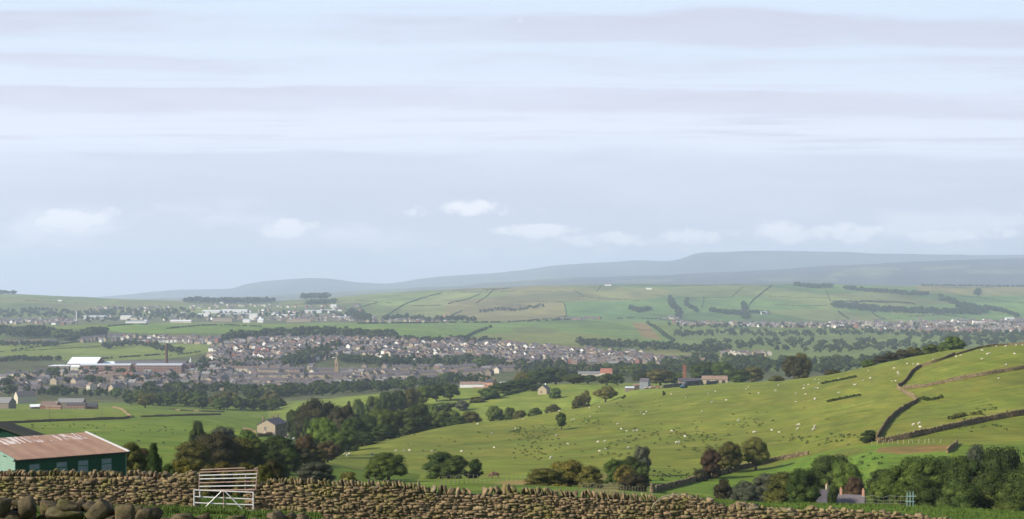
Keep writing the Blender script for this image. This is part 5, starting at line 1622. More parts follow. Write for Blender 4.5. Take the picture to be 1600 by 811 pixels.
door_paint = mat('door_paint', (.10, .06, .05), .6, .3, .2, 3, rnd=.3)
stackm = mat('chimney_stack', (.20, .15, .11), var=.3, scale=3)
potm = mat('chimney_pot', (.34, .17, .10), var=.15, scale=4)

STYLE = {   # width along the ridge, depth, eaves, ridge, chimneys at x, windows [(x, z, w, h)], doors [x]
    'terrace': (5.4, 8.2, 5.3, 7.9, [-2.4], [(-1.3, 4.1, 1.0, 1.3), (1.3, 4.1, 1.0, 1.3), (1.1, 1.5, 1.3, 1.4)], [-1.5]),
    'semi': (11.5, 7.8, 5.0, 7.7, [0.0], [(-4.0, 3.9, 1.8, 1.2), (4.0, 3.9, 1.8, 1.2), (-4.0, 1.4, 1.9, 1.4), (4.0, 1.4, 1.9, 1.4)], [-1.2, 1.2]),
    'villa': (8.5, 8.0, 5.1, 8.0, [3.6], [(-2.5, 3.9, 1.5, 1.3), (2.5, 3.9, 1.5, 1.3), (-2.5, 1.5, 1.7, 1.4), (2.5, 1.5, 1.7, 1.4)], [0.0]),
    'bungalow': (12.5, 8.0, 2.6, 4.9, [3.0], [(-4.0, 1.5, 2.2, 1.3), (4.2, 1.5, 2.2, 1.3)], [0.2]),
}


def gable_body(mb, W, D, E, Rg, mi=0, x0=0.0, y0=0.0, z0=0.0):
    a, b = W / 2, D / 2; r = Rg - .08
    V = [(-a, -b, -1.5), (a, -b, -1.5), (a, b, -1.5), (-a, b, -1.5), (-a, -b, E), (a, -b, E), (a, b, E), (-a, b, E), (-a, 0, r), (a, 0, r)]
    V = [(x + x0, y + y0, z + z0) for x, y, z in V]
    mb.add(V, [(0, 1, 5, 4), (2, 3, 7, 6), (1, 2, 6, 9, 5), (3, 0, 4, 8, 7)], mi)


def gable_roof(mb, W, D, E, Rg, mi=0, oh=.3, t=.16, x0=0.0, y0=0.0, z0=0.0, ends=.15):
    a = W / 2 + ends; b = D / 2 + oh; sl = (Rg - E) / (D / 2); e = E - sl * oh
    V = []
    for x in (-a, a):
        V += [(x, -b, e), (x, 0, Rg), (x, b, e), (x, -b, e + t), (x, 0, Rg + t), (x, b, e + t)]
    V = [(x + x0, y + y0, z + z0 + .02) for x, y, z in V]
    mb.add(V, [(3, 9, 10, 4), (4, 10, 11, 5), (0, 1, 7, 6), (1, 2, 8, 7), (0, 6, 9, 3), (2, 5, 11, 8), (0, 3, 4, 1), (1, 4, 5, 2), (6, 7, 10, 9), (7, 8, 11, 10)], mi)


_hp = {}
def house_parts(style, wm, rm):
    key = (style, wm, rm)
    if key in _hp: return _hp[key]
    W, D, E, Rg, ch, wins, doors = STYLE[style]; parts = []
    mb = MB(); gable_body(mb, W, D, E, Rg); parts.append(('wall', mb.mesh('wall', WALLM[wm]), []))
    mb = MB(); gable_roof(mb, W, D, E, Rg, ends=.02 if style == 'terrace' else .2); 
    kids = []
    for cx in ch:
        c = MB(); c.box((cx, 0, Rg + .5), (1.15, .8, 1.9), 0)
        for q in (-.27, .27): c.tube((cx + q, 0, Rg + 1.4), (cx + q, 0, Rg + 1.85), .13, .10, 7, 1)
        kids.append(('chimney', c.mesh('chimney', [stackm, potm])))
    parts.append(('roof', mb.mesh('roof', ROOFM[rm]), kids))
    for (x, z, w, h) in wins:
        for s in (-1, 1):
            y = s * (D / 2 + .02)
            m = MB(); m.box((x, y, z), (w, .05, h), 0)
            for q in (-1, 0, 1): m.box((x + q * (w / 2 - .04 * abs(q)), y + s * .03, z), (.09, .05, h + .02), 1)
            for q in (-1, 1): m.box((x, y + s * .032, z + q * (h / 2)), (w + .06, .05, .10), 1)
            parts.append(('window', m.mesh('window', [glass, frame_white]), []))
    for x in doors:
        m = MB(); m.box((x, -(D / 2 + .02), 1.0), (.95, .06, 2.05)); parts.append(('door', m.mesh('door', door_paint), []))
    _hp[key] = parts
    return parts


HOUSES = []
ROWS = [   # words, (px0, row0) -> (px1, row1), spacing in pixels, style, walls, roofs, heading: 'along' the picture or turned by degrees
    ('front terrace nearest the meadow', (362, 602, 462, 601), 6.6, 'terrace', 'stone buff', 'slate slate brown', 0),
    ('second terrace by the low sheds', (470, 603, 548, 601), 6.8, 'terrace', 'stone', 'slate grey', 0),
    ('long terrace of many chimneys', (404, 594, 560, 592), 6.6, 'terrace', 'stone stone buff', 'slate', 0),
    ('terrace just below the church', (495, 585, 580, 583), 6.4, 'terrace', 'stone', 'slate', 0),
    ('terrace uphill of the long one', (408, 581, 486, 584), 6.4, 'terrace', 'buff stone', 'slate brown', 0),
    ('pale-ended terrace before the wood', (349, 582, 405, 582), 6.4, 'terrace', 'buff cream stone', 'brown slate', 0),
    ('short terrace by the mill lane', (345, 593, 398, 594), 6.6, 'terrace', 'stone', 'slate', 0),
    ('double terrace past the church', (582, 587, 616, 586), 6.4, 'terrace', 'stone', 'slate', 0),
    ('terrace under the dividing tree belt', (616, 580, 668, 579), 6.2, 'terrace', 'buff stone', 'slate brown', 0),
    ('terrace with the dormer backs', (612, 588, 684, 587), 6.5, 'terrace', 'stone', 'slate', 0),
    ('lower terrace among garden trees', (580, 594, 642, 594), 6.6, 'terrace', 'cream stone', 'slate', 0),
    ('terrace end behind the meadow trees', (650, 597, 712, 595), 6.7, 'terrace', 'stone', 'slate grey', 0),
    ('wide grey-roofed terrace', (688, 587, 760, 585), 6.5, 'terrace', 'stone', 'slate grey', 0),
    ('grey terrace behind the wide one', (690, 580, 742, 579), 6.3, 'terrace', 'stone', 'slate', 0),
    ('terrace behind the dark-roofed cottage', (756, 581, 812, 580), 6.4, 'terrace', 'stone', 'slate grey', 0),
    ('turned terrace beside the wood', (330, 600, 350, 578), 5.2, 'terrace', 'buff stone', 'slate', 74),
    ('white row at the left edge of town', (14, 590, 40, 590), 8.5, 'terrace', 'white cream', 'slate', 12),
    ('low row behind the white row', (40, 598, 118, 600), 8.5, 'terrace', 'stone', 'slate', 5),
    ('terrace before the garden wood', (34, 616, 92, 614), 8.8, 'terrace', 'stone', 'slate brown', 3),
    ('upper row behind the garden wood', (0, 607, 60, 606), 8.5, 'terrace', 'stone buff', 'slate brown', -4),
    ('gable-ended row in the gardens', (120, 601, 132, 587), 6, 'semi', 'buff stone', 'slate', 72),
    ('gable-ended lane below the mill', (180, 612, 205, 600), 6, 'semi', 'buff stone cream', 'slate', 66),
    ('gable-ended lane by the near wood', (240, 610, 262, 596), 6.5, 'semi', 'stone buff', 'slate', 66),
    ('slate row over the near wood', (262, 612, 330, 611), 7.6, 'terrace', 'stone', 'slate', 2),
    ('low row at the foot of town', (330, 609, 420, 609), 7.4, 'terrace', 'stone buff', 'slate grey', 2),
    ('low row over the meadow trees', (425, 609, 520, 607), 7.2, 'terrace', 'stone', 'slate', -2),
    ('row beside the meadow corner', (525, 604, 600, 602), 7.0, 'terrace', 'stone cream', 'grey slate', 0),
    ('gabled lane across the terraces', (448, 604, 458, 586), 5.4, 'semi', 'buff cream stone', 'slate', 68),
    ('gabled lane by the church', (548, 602, 560, 586), 5.4, 'semi', 'buff cream stone', 'slate', 68),
    ('gabled lane behind the meadow', (640, 602, 652, 584), 5.4, 'semi', 'buff stone', 'slate', 68),
    ('upper gabled lane', (345, 590, 372, 570), 6, 'semi', 'buff cream stone', 'slate brown', 60),
    ('garden bungalows under the mill', (105, 607, 165, 606), 13, 'bungalow', 'stone buff', 'slate grey', 8),
    ('bungalows beside the near wood', (170, 604, 235, 605), 14, 'bungalow', 'buff stone', 'grey slate', -8),
    ('brown-roofed row beneath the mill', (130, 595, 200, 592), 10, 'semi', 'stone brick', 'brown red', 8),
    ('row in the trees below the chimney', (205, 594, 262, 592), 11, 'semi', 'stone brick', 'slate', -5),
    ('semis below the mill end', (262, 603, 345, 606), 12, 'semi', 'stone buff', 'slate grey', 20),
    ('pale terrace right of the mill', (300, 586, 332, 585), 7.2, 'terrace', 'buff cream', 'grey', 4),
    ('semis between mill and wood', (305, 596, 340, 598), 12, 'semi', 'stone', 'slate', -20),
    ('small villas near the belt', (60, 586, 110, 580), 12, 'villa', 'stone buff', 'slate', 20),
    ('villas over the upper gabled lane', (350, 576, 440, 572), 9, 'villa', 'stone buff cream', 'slate brown', 40),
    ('villas among the wood gardens', (400, 568, 452, 572), 9, 'villa', 'stone buff', 'slate', 50),
    ('villas by the wood corner', (300, 577, 345, 574), 11, 'villa', 'brick stone', 'slate brown', 15),
    ('white houses on the ridge lane', (124, 533, 160, 530), 6.5, 'villa', 'white cream', 'slate brown', 15),
    ('old terrace on the ridge lane', (158, 529, 200, 527), 5.4, 'terrace', 'stone', 'slate', 4),
    ('white terrace below the tall belt', (262, 530, 296, 530), 4.6, 'terrace', 'white', 'brown', 0),
    ('cream terrace above the chimney', (262, 535, 300, 534), 5.6, 'terrace', 'cream white', 'brown', 0),
    ('ridge lane semis', (205, 535, 260, 535), 7.5, 'semi', 'white buff', 'slate brown', 10),
    ('houses entering the estate', (300, 536, 352, 532), 7.5, 'semi', 'cream white buff', 'brown slate', 15),
    ('left edge pasture houses', (12, 538, 85, 537), 9, 'semi', 'white stone pink', 'brown slate', 10),
]
WHITE_ESTATE = [((392, 532), (466, 548), 7.0), ((425, 530), (500, 545), 7.0), ((452, 529), (532, 543), 7.0), ((484, 529), (560, 541), 7.0), ((520, 529), (596, 542), 7.2), ((380, 541), (452, 558), 7.6), ((360, 546), (436, 563), 8.0), ((338, 549), (404, 566), 8.0), ((330, 558), (384, 571), 8.4),
                ((560, 531), (642, 543), 7.0), ((600, 534), (690, 547), 7.4), ((640, 535), (722, 549), 7.4), ((680, 539), (772, 553), 7.6), ((722, 541), (822, 557), 7.6), ((760, 544), (862, 561), 7.6), ((800, 546), (902, 564), 7.8), ((842, 547), (952, 567), 8.0), ((880, 549), (984, 562), 7.6), ((930, 553), (1052, 564), 8.4),
                ((592, 547), (664, 558), 7.4), ((642, 552), (762, 564), 8.0), ((700, 558), (804, 568), 8.4), ((590, 562), (702, 564), 8.0), ((400, 560), (440, 572), 8.4), ((430, 548), (470, 558), 7.6), ((540, 543), (585, 552), 7.4), ((780, 560), (870, 569), 8.6), ((860, 562), (950, 571), 8.6), ((700, 533), (790, 540), 7.2), ((790, 539), (860, 545), 7.2)]
ESTATE_WORDS = ['top street of the estate', 'second street of the estate', 'third street of the estate', 'fourth street of the estate', 'fifth street by the tall belt', 'lower left street of the estate', 'street of the estate near the wood', 'outer street of the estate', 'street beside the field edge',
                'street under the ridge trees', 'street in the middle of town', 'street above the long belt', 'street over the garden trees', 'street below the hill field', 'street on the valley side', 'street near the plain', 'street by the red-roofed hall', 'street along the hill foot', 'last street before the plain',
                'street of white houses behind the belt', 'crescent behind the belt', 'lane behind the belt', 'lane along the dividing belt', 'close over the church wood', 'close beside the church wood', 'close above the spire', 'close among dark trees', 'close by the red-roofed hall', 'lane under the sloping hedge', 'lane under the hill field']
for (a, b, s), w in zip(WHITE_ESTATE, ESTATE_WORDS):
    ROWS.append((w, (*a, *b), s, 'mix', 'cream white buff buff brick stone stone stone', 'brown slate slate slate', 'estate'))
FAR_ROWS = [((1060, 506), (1130, 507)), ((1150, 507), (1260, 508)), ((1200, 511), (1270, 511)), ((1268, 507), (1340, 508)), ((1330, 509), (1420, 509)), ((1400, 506), (1500, 507)), ((1420, 512), (1600, 512)), ((1440, 517), (1610, 518)), ((1350, 514), (1440, 515)), ((1490, 503), (1610, 504)), ((1500, 508), (1610, 508)), ((1300, 504), (1380, 504)),
            ((0, 504), (60, 503)), ((60, 505), (118, 506)), ((280, 470), (340, 471)), ((150, 482), (250, 480)), ((420, 500), (560, 501)), ((300, 480), (420, 478)), ((570, 502), (700, 503)), ((880, 499), (935, 499)), ((1040, 498), (1060, 499)), ((900, 568), (960, 573)), ((1000, 560), (1060, 566)), ((1130, 555), (1200, 556)), ((820, 556), (920, 560)), ((940, 562), (1010, 568))]
for a, b in FAR_ROWS:
    ROWS.append(('far rows', (*a, *b), 4.6, 'mix', 'stone stone brick buff cream stone', 'slate slate brown grey', 'far'))


FILLS = [('lanes of the lower town', [(0, 588), (120, 584), (345, 578), (430, 606), (330, 612), (150, 612), (0, 618)], 90, 1250, 1),
         ('lanes between the terraces', [(335, 574), (500, 577), (800, 576), (760, 598), (600, 603), (450, 610), (345, 606)], 70, 1250, 1),
         ('far rows', [(330, 542), (400, 530), (620, 532), (800, 539), (1000, 553), (1045, 566), (860, 572), (700, 567), (540, 558), (440, 572), (330, 575)], 620, 1500, 2),
         ('far rows', [(1040, 504), (1200, 506), (1500, 502), (1610, 500), (1610, 519), (1430, 518), (1250, 512), (1060, 509)], 330, 2900, 2),
         ('far rows', [(120, 531), (200, 526), (345, 530), (345, 539), (210, 537), (130, 536)], 60, 2000, 2),
         ('far rows', [(0, 500), (118, 500), (118, 508), (0, 507)], 40, 3000, 2),
         ('far rows', [(140, 482), (560, 478), (590, 500), (140, 503)], 150, 3500, 2),
         ('far rows', [(880, 566), (1010, 562), (1120, 560), (1100, 572), (900, 574)], 60, 1500, 2)]


def collect_houses():
    for words_, poly, n, dmin, cls in FILLS:
        rg = random.Random(hash_(words_ + str(n))); got = []
        xs = [a for a, b in poly]; ys = [b for a, b in poly]; tries = 0
        while len(got) < n and tries < n * 30:
            tries += 1; px, py = rg.uniform(min(xs), max(xs)), rg.uniform(min(ys), max(ys))
            if not in_poly(np.array([px]), np.array([py]), poly)[0]: continue
            if any(abs(px - a) < (5 if cls == 1 else 2.4) and abs(py - b) < (2 if cls == 1 else 1.2) for a, b in got): continue
            if 75 < px < 300 and 558 < py < 586: continue
            if 505 < px < 565 and 568 < py < 582: continue
            got.append((px, py)); d = hit(px, py, dmin); st = rg.choice(['semi', 'villa', 'terrace', 'villa', 'semi'])
            HOUSES.append(dict(px=px, d=d, rz=R(rg.choice([5, -12, 64, 70, 75, -24]) + rg.uniform(-8, 8)), st=st, wm=rg.choice(['stone', 'stone', 'stone', 'buff', 'buff', 'cream', 'brick', 'white'] if cls == 2 else ['stone', 'stone', 'buff', 'stone', 'cream']),
                               rm=rg.choice(['slate', 'slate', 'slate', 'brown', 'grey']), words=words_, sc=1.0, size=STYLE[st][3] / d))
    for words_, (x0, y0, x1, y1), sp, style, wl, rl, turn in ROWS:
        rg = random.Random(hash_(words_ + str(x0))); wl = wl.split(); rl = rl.split()
        L = math.hypot(x1 - x0, (y1 - y0)); n = max(1, int(L / sp))
        far = turn == 'far'
        dmin = 2600 if far and y0 < 530 else 900
        if y0 < 500: dmin = 3400
        rowcol = rg.choice(wl)
        d_mid = hit((x0 + x1) / 2, (y0 + y1) / 2, dmin)
        for i in range(n + 1):
            t = i / max(n, 1); px = x0 + (x1 - x0) * t; py = y0 + (y1 - y0) * t
            if turn == 'far': px += rg.uniform(-2, 2); py += rg.uniform(-1.6, 1.6)
            elif turn == 'estate': px += rg.uniform(-2.2, 2.2); py += rg.uniform(-1.1, 1.1)
            if style == 'terrace' and turn != 'estate':
                W = 5.4; p0 = None
            d = hit(px, py, dmin)
            if not isinstance(turn, str) and abs(turn) < 10: d = d_mid + 7 * (hash_((words_, i // 5)) % 5 - 2)      # a terrace keeps its line, block by block
            if style == 'terrace' and i % 6 == 5 and rg.random() < .5: continue
            st = style if style != 'mix' else rg.choice(['semi', 'semi', 'villa', 'villa', 'terrace', 'bungalow'])
            if turn == 'estate': rz = R(rg.choice([62, 70, 66, -24, -20]) + rg.uniform(-6, 6))
            elif turn == 'far': rz = R(rg.choice([0, 8, 70, 90, -15]) + rg.uniform(-8, 8))
            else: rz = R(turn) + (0 if style == 'terrace' else R(rg.uniform(-12, 12)))
            sc = 1.0
            if style == 'terrace': sc = sp / FPX * d / 5.4 / max(.3, math.cos(rz) if not isinstance(turn, str) else 1)
            wm = rg.choice(wl) if rg.random() < .55 else rowcol
            HOUSES.append(dict(px=px, d=d, rz=rz, st=st, wm=wm, rm=rg.choice(rl) if style == 'mix' or rg.random() < .2 else rl[0], words=words_, sc=sc, size=STYLE[st][3] * (1.0) / d))


HOUSE_LIMIT = 285
ROOFW = {'slate': 'slate', 'brown': 'brown-tiled', 'grey': 'grey-tiled', 'red': 'red-tiled', 'dark': 'dark slate', 'white': 'white', 'pale': 'pale'}
WALLW = {'stone': 'stone', 'buff': 'buff', 'cream': 'cream', 'white': 'white', 'brick': 'brick', 'pink': 'pink'}
def place_houses():
    collect_houses()
    HOUSES.sort(key=lambda h: (h['words'] == 'far rows', -h['size']))
    near, rest = HOUSES[:HOUSE_LIMIT], HOUSES[HOUSE_LIMIT:]
    order = {}
    for h in near: order.setdefault(h['words'], []).append(h)
    for w, l in order.items(): l.sort(key=lambda h: h['px'])
    for h in near:
        k = order[h['words']].index(h) + 1; n = len(order[h['words']])
        p = on_ground(h['px'], h['d'])
        kind = {'terrace': 'terraced house', 'semi': 'semi-detached house', 'villa': 'house', 'bungalow': 'bungalow'}[h['st']]
        label = f"{WALLW[h['wm']]} {kind}, {ROOFW[h['rm']]} roof, {ordinal(k)} from left in the {h['words']}"
        if len(label.split()) > 16: label = f"{WALLW[h['wm']]} {kind}, {ordinal(k)} from left in the {h['words']}"
        if k == n and n > 2: label = label.replace(f"{ordinal(k)} from left in", 'last on the right in')
        if len(label.split()) > 16: label = ' '.join(label.split()[:16])
        o = thing(kind.replace('-', '_').replace(' ', '_'), label, 'house', p, h['rz'], 'houses in the ' + h['words'], (h['sc'], 1, 1) if h['st'] == 'terrace' else None)
        for nm, me, kids in house_parts(h['st'], h['wm'], h['rm']):
            c = obj(nm, me, o)
            for kn, km in kids: obj(kn, km, c)
    # the rest of the town, too small to pick apart
    mats = [WALLM[k] for k in WALLM] + [ROOFM[k] for k in ROOFM] + [stackm]; wi = {k: i for i, k in enumerate(WALLM)}; ri = {k: i + len(WALLM) for i, k in enumerate(ROOFM)}
    big = MB()
    for h in rest:
        W, D, E, Rg, ch, wins, doors = STYLE[h['st']]
        m = MB(); gable_body(m, W, D, E, Rg, wi[h['wm']]); gable_roof(m, W, D, E, Rg, ri[h['rm']])
        for cx in ch: m.box((cx, 0, Rg + .5), (1.2, .8, 1.9), len(mats) - 1)
        p = on_ground(h['px'], h['d']); M = Matrix.Translation(p) @ Matrix.Rotation(h['rz'], 4, 'Z')
        Mn = np.array(M)
        for v, mi_ in zip([np.concatenate(m.v)], [0]):
            vv = v @ Mn[:3, :3].T + Mn[:3, 3]; o = big.off
            big.v.append(vv); big.f.extend([tuple(i + o for i in f) for f in m.f]); big.m.extend(m.m); big.c.append(np.ones((len(vv), 3))); big.off += len(vv)
    me = big.mesh('distant_houses', mats)
    tag(obj('distant_houses', me), 'mass of small far roofs and gables across the town', 'town', kind='stuff')
    print('HOUSES', len(near), len(rest))
place_houses()


# ------------------------------------------------------------------ particular buildings
def box_building(name, label, cat, px0, px1, py_base, d, H, depth, wm, rm, roof='gable', Rg=None, rz=0.0, wins=None, group=None, dmin=None, zofs=0.0):
    """a long building whose front runs from px0 to px1 at depth d; wins: (rows, columns, w, h, sill heights)"""
    cx = (px0 + px1) / 2; W = (px1 - px0) / FPX * d / math.cos(rz)
    p = on_ground(cx, d); p.z += zofs
    t = thing(name, label, cat, p, rz, group)
    wmat = WALLM.get(wm) or MATS[wm]; rmat = ROOFM[rm]
    Rg = Rg if Rg is not None else H + depth * .22
    mb = MB()
    if roof == 'gable': gable_body(mb, W, depth, H, Rg); 
    else: mb.box((0, 0, (H - 1.5) / 2), (W, depth, H + 1.5))
    mb.build('wall', wmat, t)
    mb = MB()
    if roof == 'gable': gable_roof(mb, W, depth, H, Rg, oh=.3, t=.15)
    elif roof == 'flat': mb.box((0, 0, H + .14), (W + .5, depth + .5, .28))
    elif roof == 'saw':
        n = 5; w = W / n
        for i in range(n):
            x = -W / 2 + i * w
            mb.add([(x, -depth / 2, H), (x + w * .98, -depth / 2, H), (x + w * .72, -depth / 2, H + 3.2), (x, depth / 2, H), (x + w * .98, depth / 2, H), (x + w * .72, depth / 2, H + 3.2)], [(0, 1, 2), (3, 5, 4), (0, 2, 5, 3), (1, 4, 5, 2), (0, 3, 4, 1)])
    mb.build('roof', rmat, t)
    if wins:
        nx, ww, wh, zs = wins
        for z in zs:
            for i in range(nx):
                x = -W / 2 + (i + .5) * W / nx
                m = MB(); m.box((x, -depth / 2 - .03, z), (ww, .06, wh), 0); m.box((x, -depth / 2 - .07, z), (ww * .08, .04, wh), 1); m.box((x, -depth / 2 - .07, z - wh / 2), (ww + .2, .06, .14), 1)
                m.build('window', [glass, frame_white], t)
    return t


def industrial():
    G = 'white and grey factory sheds on the far estate'
    for i, (a, b, py, H, dp, wm, rm, lab) in enumerate([
        (132, 167, 498, 8, 40, 'white', 'pale', 'long white factory shed beside the thin chimney'),
        (190, 207, 499, 10, 30, 'white', 'pale', 'white factory with a taller square end'),
        (205, 226, 500, 7, 30, 'cream', 'slate', 'dark-roofed factory beside the white square-ended one'),
        (198, 230, 505, 4, 24, 'white', 'pale', 'flat pale shed just behind the ridge hedge'),
        (267, 300, 504, 5, 24, 'cream', 'white', 'low white-roofed shed behind the ridge field'),
        (318, 346, 489, 7, 40, 'white', 'white', 'bright white warehouse, first of the upper line'),
        (347, 388, 488, 7, 40, 'white', 'white', 'longer bright warehouse in the upper line'),
        (310, 327, 494, 6, 30, 'white', 'white', 'small bright white shed under the upper line'),
        (334, 364, 502, 6, 30, 'buff', 'rust', 'pinkish-roofed shed nearest the ridge field'),
        (345, 400, 494, 6, 40, 'stone', 'pale', 'broad grey shed in the centre of factories'),
        (390, 403, 500, 17, 18, 'white', 'pale', 'tall white silo block among the factories'),
        (380, 391, 504, 8, 16, 'white', 'pale', 'small white block at the foot of silos'),
        (403, 412, 504, 8, 16, 'white', 'white', 'white lean-to beside the silo block'),
        (420, 434, 492, 6, 24, 'white', 'pale', 'small white works right of the silos'),
        (432, 462, 495, 5, 24, 'cream', 'white', 'pale line of units right of the silos'),
        (475, 503, 489, 7, 30, 'white', 'pale', 'long white works under the skyline trees'),
        (500, 525, 488, 7, 30, 'cream', 'pale', 'cream works touching the long white works'),
        (517, 526, 481, 9, 20, 'white', 'white', 'small white building highest on the estate'),
        (449, 487, 503, 5, 30, 'buff', 'rust', 'tan-roofed shed at the edge of the green field'),
        (527, 546, 499, 6, 26, 'cream', 'pale', 'pale shed beside the hill-foot wood'),
        (480, 520, 495, 5, 24, 'stone', 'grey', 'grey units between the long works and tan shed'),
    ]):
        d = hit((a + b) / 2, py, 3400)
        box_building('factory_shed', lab, 'building', a, b, py, d, H, dp, wm, rm, 'gable', H + 2.0, group=G)
    d = hit(119.5, 505, 3300); z = ground(119.5, d)
    t = thing('thin_chimney', 'thin white steel chimney rising over the far estate', 'chimney', on_ground(119.5, d))
    mb = MB(); H = py_z(485.5, d) - z; mb.tube((0, 0, -1), (0, 0, H), 1.6, 1.2, 10); mb.build('stack', WALLM['white'], t)
    mb = MB(); mb.tube((0, 0, H - .6), (0, 0, H + .8), 1.5, 1.5, 10); mb.build('cap', ROOFM['pale'], t)
    # white villas and blocks of the far town
    for (a, b, py, H, wm, rm, lab) in [
        (1497, 1509, 507, 9, 'white', 'slate', 'bright white block at the far town, first of three'),
        (1520, 1538, 508, 11, 'white', 'brown', 'tallest bright white block of the far town'),
        (1541, 1556, 508, 9, 'cream', 'brown', 'cream terrace block beside the tallest white one'),
        (1571, 1584, 501, 7, 'white', 'pale', 'flat white building highest in the far town'),
        (1560, 1600, 508, 7, 'buff', 'slate', 'long buff terrace at the far town edge'),
        (1268, 1300, 510, 7, 'cream', 'brown', 'long cream terrace starting the far town'),
        (1302, 1322, 511, 7, 'white', 'slate', 'white terrace next to the long cream one'),
        (1330, 1340, 512, 7, 'pink', 'red', 'pink-walled house in the middle of the far town'),
        (1208, 1216, 509, 7, 'white', 'slate', 'single white house where the far town begins'),
        (1372, 1390, 511, 7, 'cream', 'slate', 'pale houses below the church tower in the far town'),
        (1448, 1458, 514, 7, 'white', 'red', 'white-walled red-roofed house below the far tower'),
        (945, 955, 446.5, 6, 'white', 'slate', 'tiny white farm on the long hill skyline'),
        (1010, 1018, 452, 6, 'white', 'slate', 'tiny white farm just under the skyline'),
        (1174, 1182, 488, 6, 'white', 'slate', 'white hill farm inside the cross-shaped wood'),
        (1188, 1200, 491, 6, 'white', 'pale', 'pale barns of the hill farm'),
        (1046, 1052, 499, 6, 'cream', 'slate', 'small farmhouse below the gully wood'),
        (91, 97, 471, 7, 'white', 'slate', 'lone white farm on the left hand hill'),
        (338, 350, 474, 7, 'white', 'slate', 'white farm at the end of the skyline wood'),
    ]:
        d = hit((a + b) / 2, py, 3200)
        box_building('far_building' if 'farm' not in lab else 'hill_farm', lab, 'building', a, b, py, d, H, 11, wm, rm, 'gable', H + 2.6, group='pale buildings standing out far away')
    d = hit(1437, 507, 3200)
    t = thing('church_tower', 'small dark church tower over the far town roofs', 'church', on_ground(1437, d))
    mb = MB(); mb.box((0, 0, 9), (6, 6, 22)); mb.build('tower', WALLM['stone'], t)
    mb = MB()
    for sx_ in (-1, 1):
        for sy_ in (-1, 1): mb.box((sx_ * 2.6, sy_ * 2.6, 21), (.8, .8, 2.4))
    mb.build('pinnacles', WALLM['stone'], t)
industrial()


def mill():
    d = 1830.0
    brick = WALLM['brick']
    box_building('brick_mill', 'long red brick mill range with a blue-grey roof, chimney end', 'mill', 214, 286, 579, d, 10.0, 17, 'brick', 'pale', 'gable', 12.2, 0.0, (14, 2.0, 1.7, (2.0, 5.0, 8.1)), 'red brick mill ranges')
    box_building('brick_mill', 'lower red brick mill range nearer the white sheds', 'mill', 127, 206, 579, d + 6, 9.2, 15, 'brick', 'pale', 'gable', 11.0, 0.0, (14, 1.9, 1.6, (2.0, 4.8, 7.4)), 'red brick mill ranges')
    box_building('mill_link', 'dark brick link block between the two mill ranges', 'mill', 206.3, 213.5, 579, d + 9, 10.5, 12, 'brick', 'slate', 'flat')
    box_building('mill_back_range', 'dark low mill range in front of which the chimney stands', 'mill', 180, 292, 571, d + 60, 6.0, 22, 'stone', 'slate', 'gable', 9.2, zofs=2.0)
    box_building('mill_tower', 'square brick stair block at the end of the mill', 'mill', 287, 300, 579, d + 14, 9.5, 14, 'brick', 'slate', 'gable', 12.5)
    box_building('weaving_shed', 'brilliant white sloping shed roof behind the mill', 'shed', 113, 158, 566, d + 45, 9.5, 44, 'brick', 'white', 'gable', 17.0, zofs=1.0)
    box_building('weaving_shed', 'long low white roof joining the big white sloping roof', 'shed', 158, 183, 566, d + 60, 5.5, 30, 'cream', 'white', 'gable', 8.0, zofs=3.0)
    box_building('loading_bay', 'flat white canopy roof at the edge of the mill', 'shed', 80, 112, 575, d + 10, 7.2, 26, 'stone', 'white', 'flat', zofs=1.5)
    box_building('loading_bay', 'small white roof tucked under the big white sloping roof', 'shed', 113, 127, 577, d + 4, 6.0, 16, 'cream', 'white', 'gable', 8.0, zofs=1.5)
    dc = d + 32; p = on_ground(260.3, dc); H = py_z(536.5, dc) - p.z
    t = thing('mill_chimney', 'tall dark brick chimney standing over the mill roofs', 'chimney', p)
    mb = MB(); mb.tube((0, 0, -1), (0, 0, H), 2.3, 1.35, 16); mb.build('shaft', mat('sooty_brick', (.105, .055, .042), var=.3, scale=1.0), t)
    mb = MB(); mb.tube((0, 0, H - 1.6), (0, 0, H - .6), 1.7, 1.7, 16); mb.tube((0, 0, H - .6), (0, 0, H), 1.5, 1.35, 16); mb.build('crown_band', MATS['sooty_brick'], t)
    # cupola to the right of the chimney
    p = on_ground(298, d + 30); t = thing('cupola', 'little pale lead cupola at the chimney end of the mill', 'turret', p)
    mb = MB(); mb.box((0, 0, 6), (4, 4, 14)); mb.build('base', WALLM['stone'], t)
    mb = MB(); mb.tube((0, 0, 13), (0, 0, 19), 2.0, .1, 8); mb.build('spirelet', ROOFM['pale'], t)
mill()


